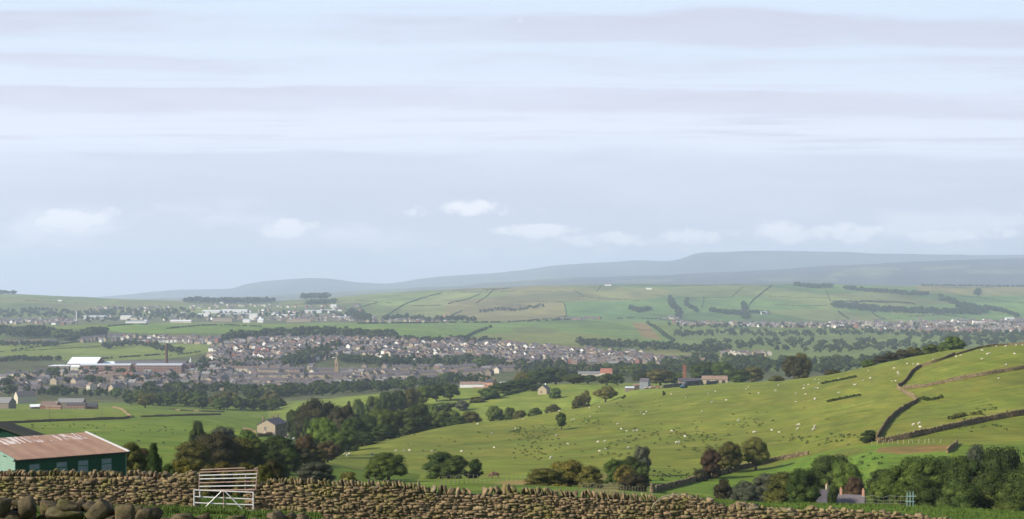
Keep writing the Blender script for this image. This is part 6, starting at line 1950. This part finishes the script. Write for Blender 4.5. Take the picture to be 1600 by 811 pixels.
def church():
    d = 1790.0; p = on_ground(526, d); H = 9.4
    zt = py_z(566, d) - p.z; zs = py_z(555.5, d) - p.z
    t = thing('church', 'sandstone church with a pointed spire among the dark trees', 'church', p)
    st = mat('church_sandstone', (.27, .20, .115), var=.25, scale=1.2)
    mb = MB(); mb.box((0, 0, (zt - 2) / 2), (4.8, 4.8, zt + 2)); mb.build('tower', st, t)
    mb = MB(); mb.tube((0, 0, zt), (0, 0, zs), 2.3, .06, 8); sp_ = mb.build('spire', st, t)
    for sx_ in (-1, 1):
        for sy_ in (-1, 1):
            m = MB(); m.tube((sx_ * 2.1, sy_ * 2.1, zt - 1), (sx_ * 2.1, sy_ * 2.1, zt + 2.6), .42, .05, 6); m.build('pinnacle', st, t)
    mb = MB(); gable_body(mb, 17, 9, 4.2, 8.0, x0=11.5, z0=0); mb.build('nave', st, t)
    mb = MB(); gable_roof(mb, 17, 9, 4.2, 8.0, x0=11.5); mb.build('roof', ROOFM['grey'], t)
    for i in range(5):
        m = MB(); m.box((5.2 + i * 3.1, -4.53, 2.2), (.9, .08, 2.2)); m.build('window', glass, t)
    m = MB(); m.box((0, -2.43, zt - 3), (1.2, .08, 2.6)); m.build('louvre', glass, t)
church()


def oddments():
    d = 1500.0
    box_building('warehouse', 'long pale blue-white warehouse wall below the grey terraces', 'building', 719, 756, 600, 1290, 3.6, 16, 'white', 'rust', 'gable', 5.4, 0.0)
    box_building('village_hall', 'hall with bright red-orange tiled roof near the plain', 'building', 939, 958, 573, 1560, 4.4, 15, 'cream', 'red', 'gable', 9.0, R(-14))
    box_building('village_hall', 'low grey-roofed hall beside the red-orange roof', 'building', 904, 937, 573, 1580, 3.6, 14, 'cream', 'grey', 'gable', 6.0)
    # pink-ended house on the meadow crest
    p = on_ground(766, 1085)
    t = thing('farm_cottage', 'dark-roofed cottage with a pink brick gable end', 'house', p, R(-26))
    mb = MB(); gable_body(mb, 7.6, 6.2, 4.4, 6.6); mb.build('wall', WALLM['pink'], t)
    mb = MB(); gable_roof(mb, 7.6, 6.2, 4.4, 6.6); r_ = mb.build('roof', ROOFM['dark'], t)
    for x in (-3.3, 3.3):
        m = MB(); m.box((x, 0, 7.0), (.7, .6, 1.4)); m.build('chimney', potm, r_)
    for x in (-2, 1.8):
        m = MB(); m.box((x, -3.13, 2.0), (1.3, .06, 1.2)); m.build('window', glass, t)
    m = MB(); m.box((0, -3.13, 1.0), (1.0, .06, 2.0)); m.build('door', door_paint, t)
    mb = MB(); mb.box((0, 0, .3), (11, .35, 1.0)); o = tag(mb.build('garden_wall', WALLM['pink']), 'pink brick garden wall beside the pink-ended cottage', 'wall', kind='thing'); o.location = on_ground(750, 1080)
    for i, (px, d, wm, lab) in enumerate([(787, 1180, 'white', 'small white cottage behind the dark hedge trees'), (797, 1190, 'white', 'second white cottage beside the small one'), (809, 1170, 'cream', 'cream cottage under the yellow-green tree')]):
        box_building('cottage', lab, 'house', px - 5, px + 5, 600, d, 3.0, 6, wm, 'grey', 'gable', 4.8, R(10), group='little pale cottages behind the hedge trees')
    # gabled stone cottage
    p = on_ground(850, 975)
    t = thing('stone_cottage', 'buff stone cottage, gable to the field, half lost in trees', 'house', p, R(74))
    mb = MB(); gable_body(mb, 10, 6.2, 3.6, 6.0); mb.build('wall', WALLM['buff'], t)
    mb = MB(); gable_roof(mb, 10, 6.2, 3.6, 6.0); r_ = mb.build('roof', ROOFM['slate'], t)
    m = MB(); m.box((4.2, 0, 6.3), (.7, .8, 1.6)); m.build('chimney', WALLM['white'], r_)
    m = MB(); m.box((-5.03, .6, 1.6), (.06, .9, 1.2)); m.build('window', glass, t)
    # roof glimpsed in the meadow hollow
    box_building('hollow_farmhouse', 'half-hidden brown roof beside the copper beeches', 'house', 548, 568, 640, 790, 4.6, 8, 'stone', 'brown', 'gable', 7.2, R(-8))
    # white gable by the garden wood and the barn at the edge
    box_building('gabled_house', 'tall house with one bright cream gable near the barn', 'house', 28, 50, 618, 1230, 6.4, 9, 'cream', 'slate', 'gable', 10.6, R(40))
    box_building('barn', 'grey-roofed stone barn cut by the picture edge', 'barn', -14, 20, 636, 1010, 4.6, 12, 'stone', 'grey', 'gable', 8.2, R(-6))
    # brick farm
    G = 'buildings of the brick farm on the pasture edge'
    box_building('farm_building', 'long slate-roofed back range of the brick farm', 'barn', 92, 132, 634, 1010, 4.6, 8, 'stone', 'grey', 'gable', 7.0, 0.0, group=G)
    box_building('farm_building', 'red brick front range with boarded openings', 'barn', 106, 134, 638, 975, 3.4, 7, 'pink', 'slate', 'gable', 4.9, R(4), (6, 1.0, 1.6, (1.5,)), G)
    box_building('farm_building', 'low brick range with a patched brown roof', 'barn', 66, 92, 636, 980, 2.6, 9, 'brick', 'brown', 'gable', 5.4, R(-5), group=G)
    box_building('farm_building', 'dark timber shed at the lane end of the farm', 'barn', 134, 152, 637, 985, 2.4, 8, 'brick', 'dark', 'gable', 4.6, R(10), group=G)
    box_building('farm_building', 'pale lean-to roof at the far left of the farm', 'barn', 48, 64, 636, 985, 1.8, 6, 'stone', 'white', 'gable', 3.2, R(24), group=G)
    box_building('farm_building', 'small brick store under the patched roof', 'barn', 72, 96, 638, 968, 1.8, 3, 'pink', 'rust', 'gable', 2.5, group=G)
    mb = MB(); mb.box((0, 0, 2.2), (1.0, 1.0, 6.4)); o = tag(mb.build('stone_stack', WALLM['cream']), 'pale chimney stack between two farm roofs', 'chimney', kind='thing'); o.location = on_ground(88.5, 979)
    # sunken cottages bottom right
    for (px, py, d, W, rz, lab, chs) in [(1277, 767, 225, 4.3, R(24), 'slate cottage roof with one pale chimney, sunk behind the bank', [1.9]), (1331, 774.5, 200, 3.5, R(-22), 'lower slate roof with brick chimneys at both ends', [-1.5, 1.6])]:
        z = py_z(py, d); g = ground(px, d)
        t = thing('sunken_cottage', lab, 'house', (px_x(px, d), d, z - 6.0), rz, 'slate cottages sunk behind the grass bank')
        mb = MB(); gable_body(mb, W, 6.0, 4.2, 6.0); mb.build('wall', WALLM['buff'], t)
        mb = MB(); gable_roof(mb, W, 6.0, 4.2, 6.0); r_ = mb.build('roof', ROOFM['slate'], t)
        for cx in chs:
            m = MB(); m.box((cx, 0, 6.35), (.36, .42, 1.15), 0); m.tube((cx, 0, 6.85), (cx, 0, 7.15), .12, .11, 8, 1); m.build('chimney', [WALLM['buff'] if len(chs) == 1 else WALLM['pink'], potm], r_)
oddments()


def farmhouse():
    d0 = 596.0; p = on_ground(430, d0)
    # local x runs along the gable, y away along the ridge
    t = thing('farmhouse', 'square stone farmhouse with slate roof and brown garage doors', 'house', p, -math.atan2(.24, .97))
    W, D, E, Rg = 8.3, 12.6, 4.95, 7.15
    st = mat('farmhouse_stone', (.33, .27, .195), var=.22, scale=1.6)
    mb = MB(); a = W
    V = [(-a, 0, -1), (0, 0, -1), (0, D, -1), (-a, D, -1), (-a, 0, E), (0, 0, E), (0, D, E), (-a, D, E), (-a / 2, 0, Rg - .08), (-a / 2, D, Rg - .08)]
    mb.add(V, [(0, 1, 5, 8, 4), (1, 2, 6, 5), (2, 3, 7, 9, 6), (3, 0, 4, 7)]); mb.build('wall', st, t)
    mb = MB(); sl = (Rg - E) / (W / 2); e = E - sl * .3
    V = []
    for y in (-.25, D + .25): V += [(-a - .3, y, e), (-a / 2, y, Rg), (.3, y, e), (-a - .3, y, e + .18), (-a / 2, y, Rg + .18), (.3, y, e + .18)]
    V = [(x, y, z + .02) for x, y, z in V]
    mb.add(V, [(9, 3, 4, 10), (10, 4, 5, 11), (1, 0, 6, 7), (2, 1, 7, 8), (6, 0, 3, 9), (5, 2, 8, 11), (3, 0, 1, 4), (4, 1, 2, 5), (7, 6, 9, 10), (8, 7, 10, 11)])
    rf = mb.build('roof', ROOFM['slate'], t)
    for (x, y, h) in ((-a / 2 - 1.6, .5, 1.2), (-a / 2, D - .6, 1.5), (-a / 2, D * .55, 1.1)):
        m = MB(); m.box((x, y, Rg - .3 + h / 2), (.6, .75, h + .5), 0); m.tube((x, y, Rg + h - .1), (x, y, Rg + h + .35), .14, .11, 8, 1); m.build('chimney', [stackm, potm], rf)
    wd = mat('garage_timber', (.085, .05, .035), .7, .2, .3, 4)
    for k in range(3):
        m = MB(); m.box((-3.55 + k * 1.02, -.05, 1.05), (.98, .08, 2.1)); m.build('garage_door', wd, t)
    for (x, z, w, h) in ((-4.55, 3.5, .75, 1.5), (-.8, .95, .9, 1.6)):
        m = MB(); m.box((x, -.03, z), (w, .06, h), 0); m.box((x, -.06, z), (.07, .05, h), 1); m.box((x, -.06, z - h / 2 - .06), (w + .2, .1, .12), 2); m.box((x, -.06, z + h / 2 + .08), (w + .2, .1, .16), 2)
        m.build('window', [glass, frame_white, st], t)
    m = MB(); m.box((-4.7, -.05, 1.15), (.5, .08, 2.3)); m.build('quoin', WALLM['cream'], t)
    for (y, z) in ((2.2, 3.6), (5.4, 3.6), (8.8, 3.6), (2.6, 1.3), (9.2, 1.3)):
        m = MB(); m.box((.03, y, z), (.06, 1.1, 1.3), 0); m.box((.06, y, z), (.05, .08, 1.3), 1); m.box((.06, y, z - .7), (.1, 1.3, .12), 2); m.build('window', [glass, frame_white, st], t)
    m = MB(); m.box((.04, 6.6, 1.05), (.07, 1.0, 2.1)); m.build('door', door_paint, t)
    # yard
    o = tag(field_wall([(381, 671), (392, 673), (401, 677)], 'low pale yard wall before the farmhouse', 500, 700, .9, 91, True, 1.2, name='yard_wall'), cat='wall', kind='thing')
    o = tag(field_wall([(402, 682), (420, 680), (436, 678)], 'low garden wall under the farmhouse gable', 480, 640, .9, 92, True, .8, name='garden_wall'), kind='thing')
    mb = MB(); pts = [(379, 668.5), (399, 669), (402, 676), (392, 674.5), (378, 672.5)]
    V = [tuple(spot(a_, b_, 500, 700) + Vector((0, 0, .12))) for a_, b_ in pts]; mb.add(V, [tuple(range(5))])
    tag(mb.build('farm_yard', mat('yard_gravel', (.30, .25, .19), var=.2, scale=1.0)), 'pale gravel yard beside the farmhouse', 'yard', kind='structure')


def car(label, p, rz, paint, van=False):
    t = thing('parked_car' if not van else 'parked_van', label, 'car' if not van else 'van', p, rz)
    L, Wd = (4.2, 1.75) if not van else (4.8, 1.9); H = 1.45 if not van else 2.1
    prof = [(-L/2, .35), (-L/2, .85), (-L/2 + .5, 1.0), (-L/2 + 1.0, H), (L/2 - 1.5, H), (L/2 - .9, .98), (L/2 - .05, .85), (L/2, .35)] if not van else [(-L/2, .35), (-L/2, 2.0), (-L/2 + .1, H), (L/2 - 1.4, H), (L/2 - .7, 1.15), (L/2 - .05, 1.0), (L/2, .35)]
    mb = MB(); n = len(prof)
    V = [(x, -Wd/2 * (1 if z < 1.05 else .88), z) for x, z in prof] + [(x, Wd/2 * (1 if z < 1.05 else .88), z) for x, z in prof]
    mb.add(V, [tuple(range(n)), tuple(range(2*n-1, n-1, -1))] + [(i, n + i, n + (i + 1) % n, (i + 1) % n) for i in range(n)])
    mb.build('body', paint, t)
    for sx_ in (-1, 1):
        for sy_ in (-1, 1):
            m = MB(); m.tube((sx_ * L * .31, sy_ * (Wd/2 - .1), .32), (sx_ * L * .31, sy_ * (Wd/2 + .04), .32), .32, n=14); m.build('wheel', mat('tyre', (.02, .02, .02), .8), t)
    for s in (-1, 1):
        m = MB(); m.box((-.15, s * Wd/2 * .93, 1.2), (1.9, .06, .34)); m.build('side_window', glass, t)
    m = MB(); m.box((L/2 - 1.18, 0, 1.22), (.1, Wd * .8, .36)); m.build('windscreen', glass, t)
    for s in (-1, 1):
        m = MB(); m.box((L/2 - .02, s * .6, .68), (.06, .3, .14)); m.build('headlight', frame_white, t)
    return t
farmhouse()
blue = mat('blue_paint', (.06, .22, .42), .35, .5, .05, 2); pink = mat('pale_pink_paint', (.62, .42, .42), .35, .5, .05, 2)
car('blue car parked in the shade beside the farmhouse', spot(440.5, 675.5, 500, 700), R(15), blue)
car('pale pinkish car behind the blue one', spot(446.8, 675.5, 500, 700) + Vector((.6, 1.5, 0)), R(60), pink)
car('small silver car at the end of the farmyard', spot(463, 668, 500, 760), R(20), mat('silver_paint', (.5, .5, .52), .3, .5, .05, 2))


def bale_farm():
    G = 'black wrapped silage bales stacked on the crest'
    blk = mat('black_wrap', (.012, .013, .02), .28, .6, .25, 3)
    import bmesh
    bm = bmesh.new(); bmesh.ops.create_cone(bm, cap_ends=True, cap_tris=False, segments=18, radius1=.62, radius2=.62, depth=1.2)
    bmesh.ops.bevel(bm, geom=[e for e in bm.edges if abs(e.verts[0].co.z - e.verts[1].co.z) < .01], offset=.10, segments=2, affect='EDGES', profile=.6)
    me = bpy.data.meshes.new('wrapped_bale'); bm.to_mesh(me); bm.free(); me.materials.append(blk)
    for q in me.polygons: q.use_smooth = True
    first = None; k = 0
    rows = [('long lower stack', 1036, 1066, 604.5, 880, 2, 17), ('tall upper stack', 1069, 1099, 600.5, 890, 3, 16), ('short end stack', 1103, 1120, 598.5, 900, 2, 8)]
    for nm, x0, x1, py, d, lv, n in rows:
        d = 850.0
        for lev in range(lv):
            for i in range(n - lev):
                px = x0 + (x1 - x0) * (i + .5 * lev + .5) / n
                dd = d + 2 * (i % 2) * .1
                p = Vector((px_x(px, dd), dd, ground(px, dd) + .58 + lev * 1.12))
                o = obj('wrapped_bale', me, None, p); o.rotation_euler = (R(90), R(20 * i), R(random.uniform(-4, 4)))
                lvw = ['bottom', 'second', 'top'][lev] if lv == 3 else ['bottom', 'top'][lev]
                tag(o, f'black wrapped bale, {lvw} layer, {ordinal(i + 1)} from left of the {nm}', 'bale', G)
    # barn
    t = box_building('long_barn', 'long pale barn with shallow brown roof beside the bales', 'barn', 1097, 1136, 600, 925, 3.1, 12, 'buff', 'rust', 'gable', 4.9, R(-6))
    for x in (-4.5, 1.5, 5.5):
        m = MB(); m.box((x, -6.05, 1.2), (2.0, .1, 2.4)); m.build('doorway', mat('dark_opening', (.03, .025, .03), .9), t)
    box_building('low_barn', 'long dark low roof just behind the bales', 'barn', 1060, 1098, 598, 945, 2.9, 10, 'stone', 'slate', 'gable', 4.6, R(-4))
    t = box_building('tall_shed', 'tall narrow grey corrugated shed at the end of the farm', 'shed', 1001.5, 1014.5, 606, 870, 5.2, 6, 'stone', 'slate', 'gable', 6.6, R(-20))
    gm = mat('grey_sheeting', (.16, .175, .19), .6, .4, .15, .6)
    for c in t.children:
        if c.name.startswith('wall'): c.data.materials[0] = gm
    box_building('lean_to', 'small pale lean-to left of the tall grey shed', 'shed', 977, 990, 606, 875, 2.2, 4, 'stone', 'pale', 'gable', 2.9)
    box_building('open_shed', 'dark open-fronted shed joining lean-to and tall shed', 'shed', 990, 1001, 606, 880, 2.8, 4, 'stone', 'rust', 'gable', 3.6, R(12))
    dc = 1020.0; p = on_ground(1069.5, dc); H = py_z(569.5, dc) - p.z
    t = thing('brick_stack', 'short square red brick chimney behind the bales', 'chimney', p)
    mb = MB(); V = [(-1.25, -1.25, -1), (1.25, -1.25, -1), (1.25, 1.25, -1), (-1.25, 1.25, -1), (-1.0, -1.0, H), (1.0, -1.0, H), (1.0, 1.0, H), (-1.0, 1.0, H)]
    mb.add(V, [(0, 1, 5, 4), (1, 2, 6, 5), (2, 3, 7, 6), (3, 0, 4, 7), (4, 5, 6, 7)]); mb.build('shaft', mat('red_stack_brick', (.20, .085, .06), var=.2, scale=1.2), t)
    m = MB(); m.box((0, 0, H - .25), (2.3, 2.3, .5)); m.build('cap', MATS['red_stack_brick'], t)
    # rubble heap and logs
    rg = np.random.default_rng(3); pos = []; size = []; rot = []
    for i in range(90):
        px = rg.uniform(1007, 1036); dd = 860 + rg.uniform(-2, 2); q = on_ground(px, dd); q.z += rg.uniform(0, 1.6) * (1 - abs(px - 1018) / 22)
        pos.append(q); size.append((rg.uniform(.5, 1.6), rg.uniform(.4, .8), rg.uniform(.4, .8))); rot.append(tuple(rg.normal(0, .5, 3)))
    tn = np.array([(.34, .25, .18), (.26, .12, .07), (.42, .36, .30)])[rg.integers(0, 3, 90)]
    tag(obj('rubble_heap', stones_mesh('rubble_heap', np.array(pos), np.array(size), np.array(rot), tn, far_stone, 2, .1, 3)), 'heap of pale rubble and rusty scrap before the tall shed', 'heap')
    # blue tractor
    tr = thing('tractor', 'small blue tractor parked by the black bales', 'tractor', spot(1069, 606.5, 700, 950), R(200))
    m = MB(); m.box((.9, 0, 1.15), (1.9, .8, .75)); m.box((-.5, 0, 1.0), (1.4, 1.0, .6)); m.build('bonnet', blue, tr)
    m = MB(); m.box((-.5, 0, 2.1), (1.3, 1.3, 1.2), 0); m.box((-.5, 0, 2.78), (1.5, 1.5, .14), 1); m.build('cab', [glass, blue], tr)
    for x, r in ((-.7, .8), (1.3, .5)):
        for s in (-1, 1):
            m = MB(); m.tube((x, s * .7, r), (x, s * 1.05, r), r, n=16); m.build('wheel', MATS['tyre'], tr)
bale_farm()
# ------------------------------------------------------------------ animals
def skin(name, verts, edges, radii, material, sub=1):
    me = bpy.data.meshes.new(name + '_frame'); me.from_pydata(verts, edges, []); me.update()
    o = bpy.data.objects.new(name + '_frame', me); COL.objects.link(o)
    md = o.modifiers.new('s', 'SKIN'); ss = o.modifiers.new('d', 'SUBSURF'); ss.levels = sub; ss.render_levels = sub
    for v, r in zip(me.skin_vertices[0].data, radii):
        v.radius = (r, r) if not isinstance(r, tuple) else r
        v.use_root = False
    me.skin_vertices[0].data[0].use_root = True
    dg = bpy.context.evaluated_depsgraph_get(); dg.update()
    out = bpy.data.meshes.new_from_object(o.evaluated_get(dg)); out.name = name
    bpy.data.objects.remove(o); 
    out.materials.clear(); out.materials.append(material)
    for p in out.polygons: p.use_smooth = True
    return out


def sheep_mesh(pose, material):
    hz = {'graze': (.62, .12), 'stand': (.66, .92), 'lie': (.60, .55)}[pose]
    drop = -.38 if pose == 'lie' else 0
    V = [(0, 0, .62 + drop), (.32, 0, .64 + drop), (-.36, 0, .63 + drop), (.50, 0, (.66 if pose != 'graze' else .55) + drop), (hz[0], 0, hz[1] + .06 + (drop * .6)), (hz[0] + .16, 0, hz[1] - .04 + (drop * .6)), (-.52, 0, .58 + drop)]
    E = [(0, 1), (0, 2), (1, 3), (3, 4), (4, 5), (2, 6)]; Rr = [(.27, .30), (.25, .28), (.26, .29), .15, .10, .055, .07]
    for (x, s) in ((.34, -1), (.34, 1), (-.38, -1), (-.38, 1)):
        a = 1 if x > 0 else 2; i = len(V)
        if pose == 'lie': V += [(x, s * .2, .16), (x + .12, s * .24, .06)]; 
        else: V += [(x, s * .13, .36), (x + (.02 if x > 0 else -.03), s * .13, .0)]
        E += [(a, i), (i, i + 1)]; Rr += [.075, .04]
    for s in (-1, 1):
        i = len(V); V.append((hz[0] - .02, s * .11, hz[1] + .10 + drop * .6)); E.append((4, i)); Rr.append(.025)
    return skin('sheep', V, E, Rr, material, 1)


wool = mat('wool', (.50, .46, .37), .95, .1, .12, 6)
wool_dirty = mat('grey_wool', (.34, .31, .24), .95, .1, .2, 6)
SHEEP = {(p, c): sheep_mesh(p, m) for p in ('graze', 'stand', 'lie') for c, m in (('white', wool), ('grubby', wool_dirty))}
FLOCK = [   # (column, row) of the feet, pose letter, heading
    ('row of sheep low on the pasture near the hedge bank', [(539.5, 710), (546, 710), (543.5, 713), (581, 711), (619, 706), (632.5, 705.5), (640, 705.5), (674.5, 705.5), (721, 707)]),
    ('lower pasture sheep near the tree belt', [(746, 664), (769, 678.5), (772.5, 700), (805, 671)]),
    ('sheep along the crest above the thorns', [(818, 656), (858, 643), (873, 641), (921, 638.5), (936.5, 637)]),
    ('sheep round the lone hawthorn', [(894, 657), (897.5, 656.5), (922, 652), (869.5, 681.5), (887, 695), (861.5, 717)]),
    ('trio on the middle of the slope', [(1002, 645.5), (1010, 644.5), (1006, 648.5), (965.5, 663.5)]),
    ('mid-slope sheep', [(970.5, 671.5), (979, 674), (991, 674.5), (995, 674), (1049.5, 675), (1070, 683.5), (1057, 693), (1062, 692), (1097.5, 643.5), (1154, 658.5)]),
    ('lower mid-slope sheep', [(934, 692), (945, 691), (946.5, 702.5), (936.5, 705.5), (982, 701.5), (1177.5, 676), (1181, 675.5)]),
    ('sheep below the black bales', [(1049, 617), (1072, 622.5), (1107, 616), (1117.5, 612.5), (1112, 630), (1135, 626.5), (1165.5, 609), (1169.5, 606), (1185.5, 615.5)]),
    ('sheep on the crest by the big brown tree', [(1212, 611.5), (1216.5, 602.5), (1243.5, 616), (1256, 603.5), (1256, 608), (1258.5, 616.5), (1263.5, 602), (1274.5, 607), (1277.5, 607.5), (1279.5, 600), (1280, 593.5), (1273.5, 594.5), (1310.5, 592.5)]),
    ('group near the skyline of the pasture', [(1335, 602.5), (1338, 602), (1349.5, 595.5), (1360, 592), (1357.5, 580.5), (1397, 576.5), (1403, 583), (1404, 586), (1393, 596), (1399.5, 595.5), (1417.5, 569.5)]),
    ('sheep under the second gorse strip', [(1244, 628.5), (1274, 625.5), (1310, 615.5), (1273.5, 624.5)]),
    ('sheep cluster on the lower slope by the wall', [(1205.5, 673.5), (1217, 676), (1245, 665), (1248.5, 665), (1246, 672), (1270, 673), (1272.5, 670.5), (1273, 668)]),
    ('pair and single beside the lower hill wall', [(1427, 665.5), (1436, 663.5), (1437.5, 668)]),
    ('sheep high in the enclosed hill field', [(1434.5, 569), (1433, 571), (1427, 570), (1458, 563), (1501.5, 556.5), (1494, 558.5), (1535, 549), (1542.5, 554.5), (1546.5, 553.5), (1534.5, 562), (1585, 554), (1569, 571), (1573, 571), (1560.5, 592)]),
    ('sheep on the very skyline', [(1557, 542), (1571.5, 542.5), (1587.5, 540.5), (1598, 540)]),
]
rgs = random.Random(4); ns = 0
for gi, (words_, pts) in enumerate(FLOCK):
    pts = sorted(pts)
    for k, (px, py) in enumerate(pts):
        d = hit(px, py, 240, 760)
        pose = rgs.choice(['graze', 'graze', 'graze', 'stand', 'lie']); c = 'grubby' if rgs.random() < .2 else 'white'
        o = obj('sheep', SHEEP[(pose, c)], None, on_ground(px, d)); rz = rgs.choice([0, 180]) + rgs.uniform(-50, 50); o.rotation_euler = (0, 0, R(rz)); s_ = rgs.uniform(.66, .84); o.scale = (s_, s_, s_)
        pw = {'graze': 'grazing', 'stand': 'standing', 'lie': 'lying'}[pose]
        tag(o, f"{c} sheep {pw}, {ordinal(k + 1)} from left of the {words_}", 'sheep', 'sheep scattered over the pasture'); ns += 1
        if len(o['label'].split()) > 16: o['label'] = ' '.join(f"{c} sheep, {ordinal(k + 1)} from left of the {words_}".split()[:16])

# bullock in the meadow strip
V = [(0, 0, 1.05), (.55, 0, 1.08), (-.62, 0, 1.08), (.88, 0, .98), (1.18, 0, .66), (1.42, 0, .40), (-.92, 0, 1.16), (-1.0, 0, .70)]
E = [(0, 1), (0, 2), (1, 3), (3, 4), (4, 5), (2, 6), (6, 7)]; Rr = [(.40, .42), (.38, .42), (.36, .38), .24, .17, .11, .05, .03]
for (x, s) in ((.58, -1), (.58, 1), (-.68, -1), (-.68, 1)):
    a = 1 if x > 0 else 2; i = len(V)
    V += [(x, s * .2, .62), (x + (-.04 if x > 0 else -.10), s * .2, .34), (x, s * .2, .0)]; E += [(a, i), (i, i + 1), (i + 1, i + 2)]; Rr += [.13, .075, .07]
for s in (-1, 1):
    i = len(V); V.append((1.10, s * .26, .82)); E.append((4, i)); Rr.append(.05)
cow = obj('bullock', skin('bullock', V, E, Rr, mat('brown_hide', (.13, .075, .05), .8, .2, .3, 2.5), 2), None, spot(773, 748, 240, 500))
cow.rotation_euler = (0, 0, R(186)); cow.scale = (.95, .95, .95)
tag(cow, 'brown bullock with head down in the bright meadow strip', 'cow')


# ------------------------------------------------------------------ fences and posts
def fence(name, label, pts, n, h, r, dmin, dmax, material, wires=(.5, .95), lean=0.04, seed=0):
    rg = random.Random(seed)
    t = thing(name, label, 'fence', spot(*pts[0], dmin, dmax)); o0 = t.location.copy(); tops = []
    for i in range(n):
        px, py = along(pts, i / (n - 1)); p = spot(px, py, dmin, dmax) - o0; hh = h * rg.uniform(.85, 1.1)
        q = p + Vector((rg.uniform(-lean, lean) * h, rg.uniform(-lean, lean) * h, hh))
        m = MB(); m.tube(p - Vector((0, 0, .3)), q, r, r * .9, 6); m.build('post', material, t); tops.append((p, q))
    if wires:
        m = MB()
        for w in wires:
            for (a, b), (c, d) in zip(tops, tops[1:]): m.tube(a.lerp(b, w), c.lerp(d, w), .006, n=4, cap=False)
        m.build('wires', galv, t)
    return t
fence('post_fence', 'thin dark post and wire fence under the bullock', [(690, 759), (740, 757), (790, 753), (838, 751)], 22, 1.25, .045, 120, 400, post_wood, seed=1)
fence('post_fence', 'dark netting fence between wall coping and golden hawthorns', [(905, 771), (950, 772), (1020, 774)], 26, .95, .025, 130, 240, post_wood, (.3, .6, .95), seed=2)
fence('white_stakes', 'row of leaning white stakes along the bracken patch', [(1362, 695), (1400, 693.5), (1430, 693), (1468, 692.5)], 14, 1.0, .032, 180, 420, WALLM['cream'], None, .35, 3)
fence('wire_netting', 'grey wire netting fence in front of the cottage wood', [(1345, 792), (1380, 793), (1416, 795)], 9, .75, .012, 101, 150, post_wood, (.3, .6, .98), seed=4)
def hurdle():
    d = 98.0; t = thing('hurdle', 'pale blue slatted hurdle standing on the grass bank', 'hurdle', on_ground(1418, d))
    bl = mat('pale_blue_plastic', (.25, .37, .39), .5, .3, .1, 3)
    for i in range(6):
        m = MB(); m.box((i * .105 - .05, (i % 2) * .25, .55), (.015, .02, 1.0 + .08 * (i % 3))); m.build('slat', bl, t)
    m = MB(); m.box((.27, .0, .8), (.66, .03, .04)); m.box((.27, .25, .4), (.66, .03, .04)); m.build('rail', bl, t)
hurdle()
# telegraph poles
for i, (px, top, base, d0, d1, lab) in enumerate([(967, 594, 606, 700, 950, 'thin telegraph pole left of the pale lean-to'), (1172, 573, 590, 800, 1100, 'telegraph pole beyond the long barn'), (77, 634, 654, 500, 1100, 'thin pole in the left hand pasture'), (159.5, 632, 652, 500, 1100, 'thin pole near the lane corner'), (1313, 742, 765, 180, 300, 'pale pole among the cottage trees')]):
    d = hit(px, base, d0, d1); p = on_ground(px, d); H = min(9, max(3, py_z(top, d) - p.z))
    m = MB(); m.tube((0, 0, -.5), (0, 0, H), .12, .09, 8); t = thing('telegraph_pole', lab, 'pole', p, 0, 'poles in the fields'); m.build('shaft', post_wood, t)
    c = MB(); c.box((0, 0, H - .4), (1.3, .1, .1)); c.build('crossarm', post_wood, t)
place_trees()
